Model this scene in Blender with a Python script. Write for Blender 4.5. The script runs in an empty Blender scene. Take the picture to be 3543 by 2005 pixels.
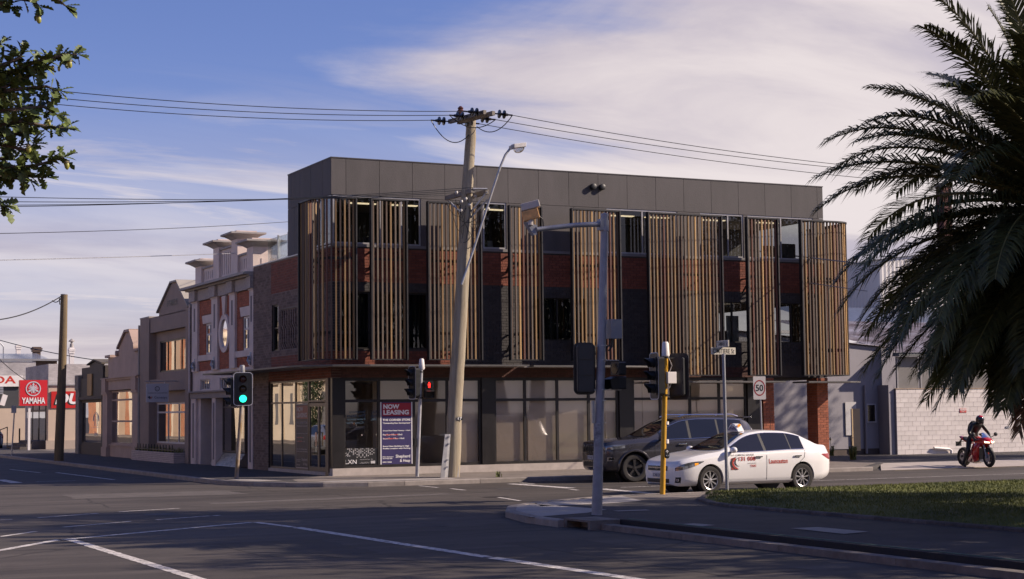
import bpy, bmesh, math, random
from mathutils import Vector, Matrix
random.seed(11)
sc = bpy.context.scene
COL = sc.collection
R_ = math.radians
# ---------------------------------------------------------------- camera
RC = ((0.89898238, 0.02236312, 0.4374135), (-0.43785018, 0.07064618, 0.896268), (-0.01085824, -0.99725072, 0.07330137))
CAM_H = 2.0
cd = bpy.data.cameras.new('camera'); cam = bpy.data.objects.new('camera', cd); COL.objects.link(cam)
cd.sensor_width = 36.0; cd.lens = 58.33; cd.clip_start = 0.1; cd.clip_end = 6000
cam.matrix_world = Matrix(((RC[0][0], -RC[0][1], -RC[0][2], 0), (RC[1][0], -RC[1][1], -RC[1][2], 0), (RC[2][0], -RC[2][1], -RC[2][2], CAM_H), (0, 0, 0, 1)))
sc.camera = cam
# ---------------------------------------------------------------- light: sun low from the right, a little behind the camera
SUN_AZ, SUN_EL = R_(-25), R_(30)          # azimuth from +X
sd = Vector((math.cos(SUN_AZ)*math.cos(SUN_EL), math.sin(SUN_AZ)*math.cos(SUN_EL), math.sin(SUN_EL)))
sl = bpy.data.lights.new('sun', 'SUN'); sl.energy = 5.0; sl.angle = R_(0.5); sl.color = (1.0, 0.84, 0.69)
so = bpy.data.objects.new('sun', sl); COL.objects.link(so); so.rotation_euler = sd.to_track_quat('Z', 'Y').to_euler(); so.location = sd*60
wd = bpy.data.worlds.new('World'); sc.world = wd; wd.use_nodes = True
nt = wd.node_tree; N = nt.nodes; L = nt.links
for n in list(N): N.remove(n)
def wn(t, **k):
    n = N.new(t)
    for a, b in k.items():
        setattr(n, a, b)
    return n
sky = wn('ShaderNodeTexSky', sky_type='NISHITA', sun_disc=False, sun_elevation=SUN_EL, sun_rotation=math.pi/2-SUN_AZ)
sky.air_density = 1.0; sky.dust_density = 0.6; sky.ozone_density = 3.0
tint = wn('ShaderNodeMix', data_type='RGBA', blend_type='MULTIPLY'); tint.inputs[0].default_value = 1.0
hsv = wn('ShaderNodeHueSaturation'); hsv.inputs['Saturation'].default_value = 1.12; L.new(sky.outputs[0], hsv.inputs['Color']); L.new(hsv.outputs[0], tint.inputs[6]); tint.inputs[7].default_value = (1.42, 1.14, 1.54, 1)
tc = wn('ShaderNodeTexCoord'); sep = wn('ShaderNodeSeparateXYZ'); L.new(tc.outputs['Generated'], sep.inputs[0])
def wm(op, a, b=None, clamp=False):
    n = wn('ShaderNodeMath', operation=op, use_clamp=clamp)
    for i, v in enumerate((a, b)):
        if v is None: continue
        if isinstance(v, (int, float)): n.inputs[i].default_value = v
        else: L.new(v, n.inputs[i])
    return n.outputs[0]
dz = wm('ADD', wm('MAXIMUM', sep.outputs[2], 0.0), 0.16)
cu = wm('DIVIDE', sep.outputs[0], dz); cv = wm('DIVIDE', sep.outputs[1], dz)
cb = wn('ShaderNodeCombineXYZ'); L.new(cu, cb.inputs[0]); L.new(cv, cb.inputs[1])
def wnoise(scale, detail, rough, dist=0.0, stretch=None, off=(0, 0, 0)):
    mp = wn('ShaderNodeMapping'); L.new(cb.outputs[0], mp.inputs[0]); mp.inputs['Location'].default_value = off
    if stretch:
        mp.inputs['Rotation'].default_value = (0, 0, stretch[0]); mp.inputs['Scale'].default_value = stretch[1]
    n = wn('ShaderNodeTexNoise'); n.inputs['Scale'].default_value = scale; n.inputs['Detail'].default_value = detail
    n.inputs['Roughness'].default_value = rough; n.inputs['Distortion'].default_value = dist
    L.new(mp.outputs[0], n.inputs[0]); return n.outputs[0]
def wramp(v, lo, hi):
    n = wn('ShaderNodeMapRange', interpolation_type='SMOOTHSTEP'); L.new(v, n.inputs[0])
    n.inputs[1].default_value = lo; n.inputs[2].default_value = hi; return n.outputs[0]
# a bank of thin cloud fills one side of the sky, blue with streaks of cirrus elsewhere, clear around the sun
caz = wm('ARCTAN2', sep.outputs[1], sep.outputs[0])
side = wm('SUBTRACT', wm('MINIMUM', wm('MULTIPLY', wm('SUBTRACT', 1.205, caz), 2.6), wm('MULTIPLY', wm('ADD', caz, 0.15), 2.5)), wm('MULTIPLY', wm('MAXIMUM', wm('SUBTRACT', sep.outputs[2], 0.26), 0.0), 2.6))
n1 = wnoise(0.55, 7, 0.52, 0.5, (0.5, (1.0, 1.9, 1)), (2.1, 0.4, 0)); n2 = wnoise(1.5, 9, 0.62, 0.9, (-0.25, (0.55, 2.2, 1)), (0.7, 3.3, 0))
n3 = wnoise(0.9, 12, 0.6, 0.6, (0.35, (0.7, 1.8, 1)), (1.3, 7.7, 0)); bank = wramp(wm('ADD', wm('ADD', side, wm('MULTIPLY', wm('SUBTRACT', n1, 0.5), 1.7)), wm('MULTIPLY', wm('SUBTRACT', n3, 0.5), 0.8)), 0.0, 0.36)
cirrus = wm('MULTIPLY', wm('MULTIPLY', wramp(n2, 0.44, 0.70), 0.80), wramp(sep.outputs[2], 0.215, 0.13))
low = wm('MULTIPLY', wramp(wnoise(0.34, 6, 0.5, 0.3, (0.15, (0.5, 1.5, 1)), (5.2, 1.1, 0)), 0.40, 0.62), wramp(sep.outputs[2], 0.20, 0.07))
cover = wm('MULTIPLY', wm('MAXIMUM', wm('MAXIMUM', wm('MULTIPLY', bank, wm('ADD', 0.86, wm('MULTIPLY', wramp(n3, 0.34, 0.55), 0.13))), cirrus), wm('MULTIPLY', low, 0.9)), 1.0, True)
cmix = wn('ShaderNodeMix', data_type='RGBA'); L.new(wramp(n3, 0.36, 0.62), cmix.inputs[0]); cmix.inputs[6].default_value = (7.0, 6.2, 6.9, 1); cmix.inputs[7].default_value = (10.2, 9.2, 9.2, 1)
mix = wn('ShaderNodeMix', data_type='RGBA'); L.new(cover, mix.inputs[0]); L.new(tint.outputs[2], mix.inputs[6]); L.new(cmix.outputs[2], mix.inputs[7])
bg = wn('ShaderNodeBackground'); bg.inputs[1].default_value = 0.062; L.new(mix.outputs[2], bg.inputs[0])
wo = wn('ShaderNodeOutputWorld'); L.new(bg.outputs[0], wo.inputs[0])
vs = sc.view_settings; vs.view_transform = 'Standard'; vs.look = 'None'; vs.gamma = 1.0; vs.use_curve_mapping = False; vs.exposure = 0.42
sc.render.resolution_x = 1024; sc.render.resolution_y = 579
sc.cycles.max_bounces = 8; sc.cycles.transparent_max_bounces = 16

# ---------------------------------------------------------------- helpers
def ray(px, py):
    c = (px-1771.5, py-1002.5, 5740.7)
    return Vector([sum(RC[i][j]*c[j] for j in range(3)) for i in range(3)])
def onZ(px, py, z=0.0): d = ray(px, py); t = (z-CAM_H)/d.z; return Vector((0, 0, CAM_H))+d*t
def onY(px, py, y): d = ray(px, py); return Vector((0, 0, CAM_H))+d*(y/d.y)
def onX(px, py, x): d = ray(px, py); return Vector((0, 0, CAM_H))+d*(x/d.x)
def atD(px, py, D): d = ray(px, py)/5740.7; return Vector((0, 0, CAM_H))+d*D
ORG = {}
def org(o): return ORG.get(o.name, Vector((0, 0, 0))) if o else Vector((0, 0, 0))
def tag(o, label=None, cat=None, group=None, kind=None):
    if label: o['label'] = label
    if cat: o['category'] = cat
    if group: o['group'] = group
    if kind: o['kind'] = kind
    return o
def empty(name, loc, label, cat, group=None, rz=0.0):
    o = bpy.data.objects.new(name, None); COL.objects.link(o); o.location = loc; o.rotation_euler = (0, 0, rz)
    o.empty_display_size = 0.1
    ORG[o.name] = Vector(loc)
    return tag(o, label, cat, group)
class MB:
    def __init__(s): s.v = []; s.f = []; s.m = []; s.mi = 0
    def face(s, pts):
        b = len(s.v); s.v += [tuple(p) for p in pts]; s.f.append(tuple(range(b, b+len(pts)))); s.m.append(s.mi); return s
    def mesh(s, vs_, fs):
        b = len(s.v); s.v += [tuple(p) for p in vs_]
        for f in fs: s.f.append(tuple(b+i for i in f)); s.m.append(s.mi)
        return s
    def box(s, x0, x1, y0, y1, z0, z1):
        return s.mesh([(x0, y0, z0), (x1, y0, z0), (x1, y1, z0), (x0, y1, z0), (x0, y0, z1), (x1, y0, z1), (x1, y1, z1), (x0, y1, z1)],
                      [(0, 3, 2, 1), (4, 5, 6, 7), (0, 1, 5, 4), (1, 2, 6, 5), (2, 3, 7, 6), (3, 0, 4, 7)])
    def obox(s, c, ax, hs):      # oriented box: centre, 3 unit axes, half sizes
        c = Vector(c); a = [Vector(ax[i])*hs[i] for i in range(3)]
        p = [c+a[0]*i+a[1]*j+a[2]*k for k in (-1, 1) for j, i in ((-1, -1), (-1, 1), (1, 1), (1, -1))]
        return s.mesh(p, [(0, 3, 2, 1), (4, 5, 6, 7), (0, 1, 5, 4), (1, 2, 6, 5), (2, 3, 7, 6), (3, 0, 4, 7)])
    def bar(s, a, b, w, h=None):
        a = Vector(a); b = Vector(b); d = b-a; l = d.length
        if l < 1e-6: return s
        d /= l; up = Vector((0, 0, 1)) if abs(d.z) < 0.95 else Vector((1, 0, 0))
        r = d.cross(up).normalized(); u = r.cross(d)
        return s.obox((a+b)/2, (d, r, u), (l/2, w/2, (h or w)/2))
    def tube(s, pts, rad, n=8, caps=True):
        pts = [Vector(p) for p in pts]; rs = rad if isinstance(rad, (list, tuple)) else [rad]*len(pts)
        b = len(s.v); up = None
        for i, p in enumerate(pts):
            d = (pts[min(i+1, len(pts)-1)]-pts[max(i-1, 0)])
            d = d.normalized() if d.length > 1e-9 else Vector((0, 0, 1))
            if up is None: up = Vector((0, 0, 1)) if abs(d.z) < 0.9 else Vector((1, 0, 0))
            r = d.cross(up).normalized(); u = r.cross(d).normalized(); up = u
            for k in range(n):
                a = 2*math.pi*k/n; s.v.append(tuple(p+(r*math.cos(a)+u*math.sin(a))*rs[i]))
        for i in range(len(pts)-1):
            for k in range(n):
                s.f.append((b+i*n+k, b+i*n+(k+1) % n, b+(i+1)*n+(k+1) % n, b+(i+1)*n+k)); s.m.append(s.mi)
        if caps:
            s.f.append(tuple(b+k for k in range(n))[::-1]); s.m.append(s.mi)
            e = b+(len(pts)-1)*n; s.f.append(tuple(e+k for k in range(n))); s.m.append(s.mi)
        return s
    def lathe(s, c, axis, prof, n=16):   # prof: (dist along axis, radius)
        c = Vector(c); a = Vector(axis).normalized()
        return s.tube2([c+a*t for t, r in prof], [max(r, 1e-4) for t, r in prof], a, n)
    def tube2(s, pts, rs, a, n):
        up = Vector((0, 0, 1)) if abs(a.z) < 0.9 else Vector((1, 0, 0)); r = a.cross(up).normalized(); u = r.cross(a); b = len(s.v)
        for p, q in zip(pts, rs):
            for k in range(n):
                t = 2*math.pi*k/n; s.v.append(tuple(p+(r*math.cos(t)+u*math.sin(t))*q))
        for i in range(len(pts)-1):
            for k in range(n):
                s.f.append((b+i*n+k, b+i*n+(k+1) % n, b+(i+1)*n+(k+1) % n, b+(i+1)*n+k)); s.m.append(s.mi)
        s.f.append(tuple(b+k for k in range(n))[::-1]); s.m.append(s.mi)
        e = b+(len(pts)-1)*n; s.f.append(tuple(e+k for k in range(n))); s.m.append(s.mi)
        return s
    def prism(s, poly, off):             # 3D polygon extruded by vector off
        n = len(poly); off = Vector(off); p = [Vector(q) for q in poly]
        return s.mesh(p+[q+off for q in p], [tuple(range(n))[::-1], tuple(range(n, 2*n))]+[(i, (i+1) % n, n+(i+1) % n, n+i) for i in range(n)])
    def build(s, name, mat, parent=None, smooth=False, local=False, bevel=0.0, fix=True, **t):
        me = bpy.data.meshes.new(name)
        o0 = Vector((0, 0, 0)) if local else org(parent)
        me.from_pydata([(p[0]-o0.x, p[1]-o0.y, p[2]-o0.z) for p in s.v], [], s.f)
        mats = mat if isinstance(mat, (list, tuple)) else [mat]
        for m in mats: me.materials.append(m)
        if len(mats) > 1: me.polygons.foreach_set('material_index', s.m)
        if fix:
            bm = bmesh.new(); bm.from_mesh(me); bmesh.ops.recalc_face_normals(bm, faces=bm.faces); bm.to_mesh(me); bm.free()
        if smooth:
            me.polygons.foreach_set('use_smooth', [True]*len(me.polygons))
            if smooth != 'all': me.set_sharp_from_angle(angle=R_(38))
        me.update()
        o = bpy.data.objects.new(name, me); COL.objects.link(o)
        if parent: o.parent = parent
        ORG[o.name] = o0
        if bevel > 0:
            md = o.modifiers.new('bevel', 'BEVEL'); md.width = bevel; md.segments = 2; md.limit_method = 'ANGLE'
        return tag(o, **t)
def copy_tree(o, parent=None):
    c = o.copy(); COL.objects.link(c); c.parent = parent; ORG[c.name] = ORG.get(o.name, Vector((0, 0, 0)))
    for ch in list(o.children): copy_tree(ch, c)
    return c
def interp(tab, x):
    if x <= tab[0][0]: return tab[0][1]
    for (a, p), (b, q) in zip(tab, tab[1:]):
        if x <= b:
            t = (x-a)/(b-a); t = t*t*(3-2*t)*0.5+t*0.5; return p+(q-p)*t
    return tab[-1][1]
# ---- text as flat mesh lettering
def lettering(body, mat, parent, o, right, up, w=None, h=None, name='lettering', bold=0.0, align='L', local=False, shear=0.0, depth=0.002, nrm=None, **t):
    cu_ = bpy.data.curves.new('txt', 'FONT'); cu_.body = body; cu_.size = 1.0; cu_.extrude = 0.0; cu_.offset = bold; cu_.shear = shear; cu_.resolution_u = 3
    cu_.space_line = 0.85
    if align == 'C': cu_.align_x = 'CENTER'
    ob = bpy.data.objects.new('txt', cu_); me = bpy.data.meshes.new_from_object(ob)
    bpy.data.objects.remove(ob); bpy.data.curves.remove(cu_)
    vs_ = [v.co.copy() for v in me.vertices]
    if not vs_: return None
    x0 = min(v.x for v in vs_); x1 = max(v.x for v in vs_); y0 = min(v.y for v in vs_); y1 = max(v.y for v in vs_)
    sx = (w/(x1-x0)) if w else None; sy = (h/(y1-y0)) if h else None
    sx = sx or sy; sy = sy or sx
    o = Vector(o)-(Vector((0, 0, 0)) if local else org(parent)); right = Vector(right).normalized(); up = Vector(up).normalized()
    for v in me.vertices:
        xx = (v.co.x-(x0 if align == 'L' else (x0+x1)/2))*sx; yy = (v.co.y-y0)*sy
        v.co = o+right*xx+up*yy
    me.materials.clear(); me.materials.append(mat)
    if nrm is not None:
        nn = right.cross(up)
        if nn.dot(Vector(nrm)) < 0: me.flip_normals()
    ob = bpy.data.objects.new(name, me); COL.objects.link(ob); ob.parent = parent; ORG[ob.name] = org(parent)
    return tag(ob, **t)
# ---------------------------------------------------------------- materials
MATS = {}
def mat(name, col, rough=0.7, var=0.12, scale=3.0, bump=0.0, bscale=60.0, metal=0.0, spec=0.5, island=0.0, coat=0.0, col2=None, vscale=None, stretch=None, emit=None, estr=0.0):
    if name in MATS: return MATS[name]
    m = bpy.data.materials.new(name); m.use_nodes = True; n = m.node_tree.nodes; l = m.node_tree.links; p = n['Principled BSDF']
    p.inputs['Roughness'].default_value = rough; p.inputs['Metallic'].default_value = metal; p.inputs['Specular IOR Level'].default_value = spec
    p.inputs['Coat Weight'].default_value = coat; p.inputs['Coat Roughness'].default_value = 0.05
    tcn = n.new('ShaderNodeTexCoord'); src = tcn.outputs['Object']
    if stretch:
        mp = n.new('ShaderNodeMapping'); mp.inputs['Scale'].default_value = stretch; l.new(src, mp.inputs[0]); src = mp.outputs[0]
    nz = n.new('ShaderNodeTexNoise'); nz.inputs['Scale'].default_value = scale; nz.inputs['Detail'].default_value = 8; nz.inputs['Roughness'].default_value = 0.65; l.new(src, nz.inputs[0])
    mr = n.new('ShaderNodeMapRange'); mr.inputs[1].default_value = 0.3; mr.inputs[2].default_value = 0.7; mr.inputs[3].default_value = 0; mr.inputs[4].default_value = 1; l.new(nz.outputs[0], mr.inputs[0])
    mx = n.new('ShaderNodeMix'); mx.data_type = 'RGBA'; l.new(mr.outputs[0], mx.inputs[0])
    a = [max(0.0, c*(1-var)) for c in col]; b = [min(1.0, c*(1+var)) for c in (col2 or col)]
    mx.inputs[6].default_value = (*a, 1); mx.inputs[7].default_value = (*b, 1); out = mx.outputs[2]
    if island > 0:
        g = n.new('ShaderNodeNewGeometry'); oi = n.new('ShaderNodeObjectInfo'); ad = n.new('ShaderNodeMath'); ad.operation = 'ADD'
        l.new(g.outputs['Random Per Island'], ad.inputs[0]); l.new(oi.outputs['Random'], ad.inputs[1])
        fr = n.new('ShaderNodeMath'); fr.operation = 'FRACT'; l.new(ad.outputs[0], fr.inputs[0])
        m2 = n.new('ShaderNodeMapRange'); m2.inputs[3].default_value = 1-island; m2.inputs[4].default_value = 1+island; l.new(fr.outputs[0], m2.inputs[0])
        vm = n.new('ShaderNodeVectorMath'); vm.operation = 'SCALE'; l.new(out, vm.inputs[0]); l.new(m2.outputs[0], vm.inputs['Scale']); out = vm.outputs[0]
    l.new(out, p.inputs['Base Color'])
    if rough > 0.2:
        rr = n.new('ShaderNodeMapRange'); rr.inputs[3].default_value = max(0.05, rough-0.1); rr.inputs[4].default_value = min(1, rough+0.1); l.new(nz.outputs[0], rr.inputs[0]); l.new(rr.outputs[0], p.inputs['Roughness'])
    if bump > 0:
        bz = n.new('ShaderNodeTexNoise'); bz.inputs['Scale'].default_value = bscale; bz.inputs['Detail'].default_value = 4; l.new(src, bz.inputs[0])
        bp = n.new('ShaderNodeBump'); bp.inputs['Strength'].default_value = min(1, bump); bp.inputs['Distance'].default_value = 0.02; l.new(bz.outputs[0], bp.inputs['Height']); l.new(bp.outputs[0], p.inputs['Normal'])
    if emit:
        p.inputs['Emission Color'].default_value = (*emit, 1); p.inputs['Emission Strength'].default_value = estr
    MATS[name] = m; return m
def glass(name, tint_=(0.55, 0.58, 0.58), rough=0.01, boost=1.0, base=0.03, wav=0.0):
    if name in MATS: return MATS[name]
    m = bpy.data.materials.new(name); m.use_nodes = True; n = m.node_tree.nodes; l = m.node_tree.links; n.remove(n['Principled BSDF'])
    out = n['Material Output']; tr = n.new('ShaderNodeBsdfTransparent'); tr.inputs[0].default_value = (*tint_, 1)
    gl = n.new('ShaderNodeBsdfGlossy'); gl.inputs['Roughness'].default_value = rough; gl.inputs[0].default_value = (0.95, 0.95, 0.95, 1)
    fr = n.new('ShaderNodeFresnel'); fr.inputs[0].default_value = 1.5
    ma = n.new('ShaderNodeMath'); ma.operation = 'MULTIPLY_ADD'; ma.use_clamp = True; l.new(fr.outputs[0], ma.inputs[0]); ma.inputs[1].default_value = boost; ma.inputs[2].default_value = base
    mx = n.new('ShaderNodeMixShader'); l.new(ma.outputs[0], mx.inputs[0]); l.new(tr.outputs[0], mx.inputs[1]); l.new(gl.outputs[0], mx.inputs[2]); l.new(mx.outputs[0], out.inputs[0])
    if wav > 0:
        tcn = n.new('ShaderNodeTexCoord'); nz = n.new('ShaderNodeTexNoise'); nz.inputs['Scale'].default_value = 0.8; nz.inputs['Detail'].default_value = 1; l.new(tcn.outputs['Object'], nz.inputs[0])
        bp = n.new('ShaderNodeBump'); bp.inputs['Strength'].default_value = wav; bp.inputs['Distance'].default_value = 0.02; l.new(nz.outputs[0], bp.inputs['Height']); l.new(bp.outputs[0], gl.inputs['Normal'])
    MATS[name] = m; return m
M_asph = mat('asphalt', (0.060, 0.054, 0.054), 0.85, 0.25, 0.35, 0.6, 180, col2=(0.085, 0.075, 0.072))
M_pathdark = mat('footpath asphalt', (0.055, 0.050, 0.050), 0.9, 0.2, 1.2, 0.6, 160, col2=(0.075, 0.067, 0.065))
M_path = mat('footpath seal', (0.20, 0.17, 0.145), 0.9, 0.2, 0.8, 0.5, 160)
M_conc = mat('concrete', (0.36, 0.33, 0.30), 0.85, 0.15, 2.0, 0.3, 120)
M_kerb = mat('kerb concrete', (0.28, 0.245, 0.215), 0.85, 0.25, 3.0, 0.4, 90, island=0.12)
M_kerbdark = mat('weathered kerb', (0.19, 0.165, 0.145), 0.9, 0.35, 4.0, 0.5, 70, island=0.15)
M_line = mat('road paint', (0.62, 0.58, 0.54), 0.7, 0.25, 5.0, 0.3, 150)
_n = M_line.node_tree.nodes; _l = M_line.node_tree.links; _t = _n.new('ShaderNodeTexCoord'); _z = _n.new('ShaderNodeTexNoise'); _z.inputs['Scale'].default_value = 9.0; _z.inputs['Detail'].default_value = 9; _z.inputs['Roughness'].default_value = 0.75; _l.new(_t.outputs['Object'], _z.inputs[0])
_r = _n.new('ShaderNodeMapRange'); _r.inputs[1].default_value = 0.38; _r.inputs[2].default_value = 0.50; _r.inputs[3].default_value = 0.25; _l.new(_z.outputs[0], _r.inputs[0]); _l.new(_r.outputs[0], _n['Principled BSDF'].inputs['Alpha'])
M_white = mat('white paint', (0.74, 0.70, 0.67), 0.6, 0.06, 2.0)
M_black = mat('black paint', (0.012, 0.012, 0.013), 0.5, 0.2, 3.0)
M_alu = mat('dark aluminium', (0.028, 0.025, 0.024), 0.4, 0.15, 4.0, metal=0.3)
M_bronze = mat('bronze aluminium', (0.13, 0.10, 0.075), 0.42, 0.12, 4.0, metal=0.3)
M_frame = mat('grey window frame', (0.33, 0.32, 0.32), 0.4, 0.1, 4.0, metal=0.4)
M_galv = mat('galvanised steel', (0.42, 0.42, 0.43), 0.45, 0.15, 7.0, metal=0.55)
M_steel = mat('grey painted steel', (0.26, 0.27, 0.30), 0.5, 0.18, 5.0, 0.1, 40, metal=0.2)
M_rubber = mat('rubber', (0.018, 0.017, 0.017), 0.75, 0.2, 8.0)
M_chrome = mat('chrome', (0.75, 0.75, 0.76), 0.12, 0.03, 4.0, metal=1.0)
M_redtxt = mat('red lettering', (0.55, 0.04, 0.02), 0.5, 0.05)
M_blk = mat('black lettering', (0.01, 0.01, 0.01), 0.6, 0.05)
M_wht = mat('white lettering', (0.80, 0.78, 0.77), 0.6, 0.04)
M_leafg = None
G_win = glass('window glass', (0.62, 0.64, 0.64), 0.005, 0.9, 0.0, 0.02)
G_shop = glass('shop glass', (0.95, 0.93, 0.90), 0.02, 0.8, 0.015, 0.02)
G_tam = glass('old shop glass', (0.45, 0.42, 0.40), 0.005, 1.5, 0.16, 0.06)
G_clear = glass('clear glass', (0.82, 0.87, 0.90), 0.005, 0.8, 0.03)
G_car = glass('car glass', (0.10, 0.11, 0.12), 0.01, 1.0, 0.05)
# ================================================================ SETTING
def sheet(name, poly, z, m, skirt=0.0, **t):
    b = MB()
    if skirt > 0: b.prism([(p[0], p[1], z-skirt) for p in poly], (0, 0, skirt))
    else: b.face([(p[0], p[1], z) for p in poly])
    t.setdefault('kind', 'structure')
    return b.build(name, m, **t)
g = MB(); S = 2500.0
xs = [-S, -200, -60, -20, 0, 20, 40, 60, 120, 300, S]; ys = [-S, -200, -60, -10, 10, 30, 50, 80, 140, 300, S]
for a, b_ in zip(xs, xs[1:]):
    for c, d in zip(ys, ys[1:]): g.face([(a, c, 0), (b_, c, 0), (b_, d, 0), (a, d, 0)])
def road_material():
    m = bpy.data.materials.new('road asphalt'); m.use_nodes = True; n = m.node_tree.nodes; l = m.node_tree.links; p = n['Principled BSDF']
    tcn = n.new('ShaderNodeTexCoord')
    def nz(scale, stretch=(1, 1, 1), det=8, rough=0.6):
        mp = n.new('ShaderNodeMapping'); mp.inputs['Scale'].default_value = stretch; l.new(tcn.outputs['Object'], mp.inputs[0])
        q = n.new('ShaderNodeTexNoise'); q.inputs['Scale'].default_value = scale; q.inputs['Detail'].default_value = det; q.inputs['Roughness'].default_value = rough; l.new(mp.outputs[0], q.inputs[0]); return q.outputs[0]
    def rng(v, a, b, lo, hi):
        q = n.new('ShaderNodeMapRange'); l.new(v, q.inputs[0]); q.inputs[1].default_value = a; q.inputs[2].default_value = b; q.inputs[3].default_value = lo; q.inputs[4].default_value = hi; return q.outputs[0]
    def mul(a, b):
        q = n.new('ShaderNodeMath'); q.operation = 'MULTIPLY'; l.new(a, q.inputs[0]); l.new(b, q.inputs[1]); return q.outputs[0]
    big = rng(nz(0.12, (0.6, 1.6, 1)), 0.3, 0.7, 0.72, 1.28); mid = rng(nz(1.3, (0.35, 1.8, 1)), 0.3, 0.7, 0.74, 1.24); fine = rng(nz(55, det=3), 0.3, 0.7, 0.72, 1.28)
    tyre = mul(rng(nz(0.5, (0.10, 2.2, 1), 4), 0.42, 0.62, 1.0, 0.74), rng(nz(0.9, (1, 1, 1), 6), 0.60, 0.72, 1.0, 0.62))
    v = n.new('ShaderNodeTexVoronoi'); v.feature = 'DISTANCE_TO_EDGE'; v.inputs['Scale'].default_value = 0.22; dn = n.new('ShaderNodeTexNoise'); dn.inputs['Scale'].default_value = 0.8; dn.inputs['Detail'].default_value = 6; l.new(tcn.outputs['Object'], dn.inputs[0]); dm = n.new('ShaderNodeMix'); dm.data_type = 'VECTOR'; dm.inputs[0].default_value = 0.35; l.new(tcn.outputs['Object'], dm.inputs[4]); l.new(dn.outputs['Color'], dm.inputs[5]); l.new(dm.outputs[1], v.inputs[0])
    crack = rng(v.outputs[0], 0.0, 0.007, 0.42, 1.0)
    s = mul(mul(mul(mul(big, mid), fine), tyre), crack)
    vm = n.new('ShaderNodeVectorMath'); vm.operation = 'SCALE'; vm.inputs[0].default_value = (0.086, 0.073, 0.063); l.new(s, vm.inputs['Scale']); l.new(vm.outputs[0], p.inputs['Base Color'])
    p.inputs['Roughness'].default_value = 0.78; p.inputs['Specular IOR Level'].default_value = 0.35
    bp = n.new('ShaderNodeBump'); bp.inputs['Strength'].default_value = 0.5; bp.inputs['Distance'].default_value = 0.012; l.new(nz(90, det=3), bp.inputs['Height']); l.new(bp.outputs[0], p.inputs['Normal'])
    return m
M_road = road_material()
g.build('road', M_road, kind='structure')
# ---- footpath round the corner building
cn = [(13.50, 47.6), (13.62, 46.3), (13.98, 45.0), (14.55, 43.95), (15.3, 43.15), (16.4, 42.75), (17.4, 42.65)]
path_ne = [(13.5, 100.0)]+cn+[(33.4, 42.65), (36.2, 45.5), (36.2, 56.0), (17.2, 56.0), (17.2, 100.0)]
FP = sheet('footpath', path_ne, 0.12, [M_pathdark], 0.2)
FPc = sheet('footpath', [(17.3, 42.75), (33.2, 42.75), (35.8, 45.4), (35.8, 47.9), (17.0, 47.9), (15.2, 45.6), (14.9, 44.2), (16.3, 43.0)], 0.124, M_path)
FC = sheet('forecourt', [(36.2, 45.6), (90, 45.6), (90, 62), (36.2, 62)], 0.10, M_pathdark, 0.15)
DW = MB().mesh([(33.6, 42.35, 0.012), (90, 42.35, 0.012), (90, 45.6, 0.104), (36.15, 45.6, 0.104)], [(0, 1, 2, 3)]).build('driveway', mat('driveway concrete', (0.42, 0.37, 0.33), 0.85, 0.15, 1.0, 0.3, 120), kind='structure')
def kerb_run(parent, path, w, h, seg, m, inset=0.0, z0=0.0, name='kerb_stone', gap=0.012):
    # path: outer edge, left of travel is the footpath side
    pts = [Vector((p[0], p[1], 0)) for p in path]; n = 0
    for a, b_ in zip(pts, pts[1:]):
        d = b_-a; ln = d.length; d /= ln; nn = Vector((-d.y, d.x, 0)); k = max(1, round(ln/seg))
        for i in range(k):
            p = a+d*(ln*i/k+gap/2); q = a+d*(ln*(i+1)/k-gap/2)
            c = 0.02
            bb = MB(); P = [(-inset, 0), (-inset, h-c), (-inset+c, h), (w, h), (w, 0)]
            poly = [p+nn*u+Vector((0, 0, z0+v)) for u, v in P]
            bb.prism(poly, q-p); bb.build(name, m, parent); n += 1
# Tamar kerb and the corner, kerb outer edge slightly ahead of the path sheet
kp = [(13.35, 100.0), (13.35, 47.6), (13.48, 46.25), (13.85, 44.93), (14.44, 43.84), (15.22, 43.02), (16.36, 42.60), (17.4, 42.50), (33.4, 42.5)]
kerb_run(FP, kp, 0.16, 0.128, 2.4, M_kerb)
# pale concrete crossing ramps let into the corner
for poly in ([(13.66, 46.9), (14.2, 46.9), (14.75, 45.1), (14.06, 45.05), (13.74, 46.1)], [(15.15, 43.42), (15.8, 43.9), (19.2, 43.5), (19.1, 42.72), (16.45, 42.86), (15.5, 43.18)]): sheet('kerb_ramp', poly, 0.1325, M_conc)
# ---- the park corner in the foreground
park = [(14.16, -30), (14.16, 25.2), (13.62, 25.9), (13.65, 26.9), (14.0, 28.4), (14.7, 29.8), (15.75, 30.75), (17.2, 31.6), (18.6, 32.15), (90, 32.15), (90, -30)]
PK = sheet('park_footpath', park, 0.12, M_pathdark, 0.2)
sheet('park_footpath', [(15.9, 30.7), (17.3, 31.45), (18.7, 32.0), (21.2, 32.0), (20.6, 31.2), (18.6, 30.2)], 0.124, M_path)
for px in ([(1855, 1741), (2150, 1716), (2220, 1733), (2100, 1743), (1870, 1752)], [(1770, 1768), (1778, 1752), (1850, 1745), (2100, 1763), (2030, 1775), (1840, 1790), (1800, 1782)]):
    q = [onZ(x, y, 0.126) for x, y in px]; sheet('kerb_ramp', [(p.x, p.y) for p in q], 0.1262, M_conc)
for px in ([(2735, 1829), (2830, 1825), (3005, 1841), (2920, 1849)], [(2305, 1818), (2400, 1812), (2475, 1818), (2385, 1826)], [(2120, 1768), (2235, 1764), (2250, 1767), (2140, 1771)]):
    q = [onZ(x, y, 0.126) for x, y in px]
    tag(sheet('utility_cover', [(p.x, p.y) for p in q], 0.130, mat('cover plate', (0.30, 0.27, 0.25), 0.7, 0.2, 6, 0.4, 60)), None)
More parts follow.
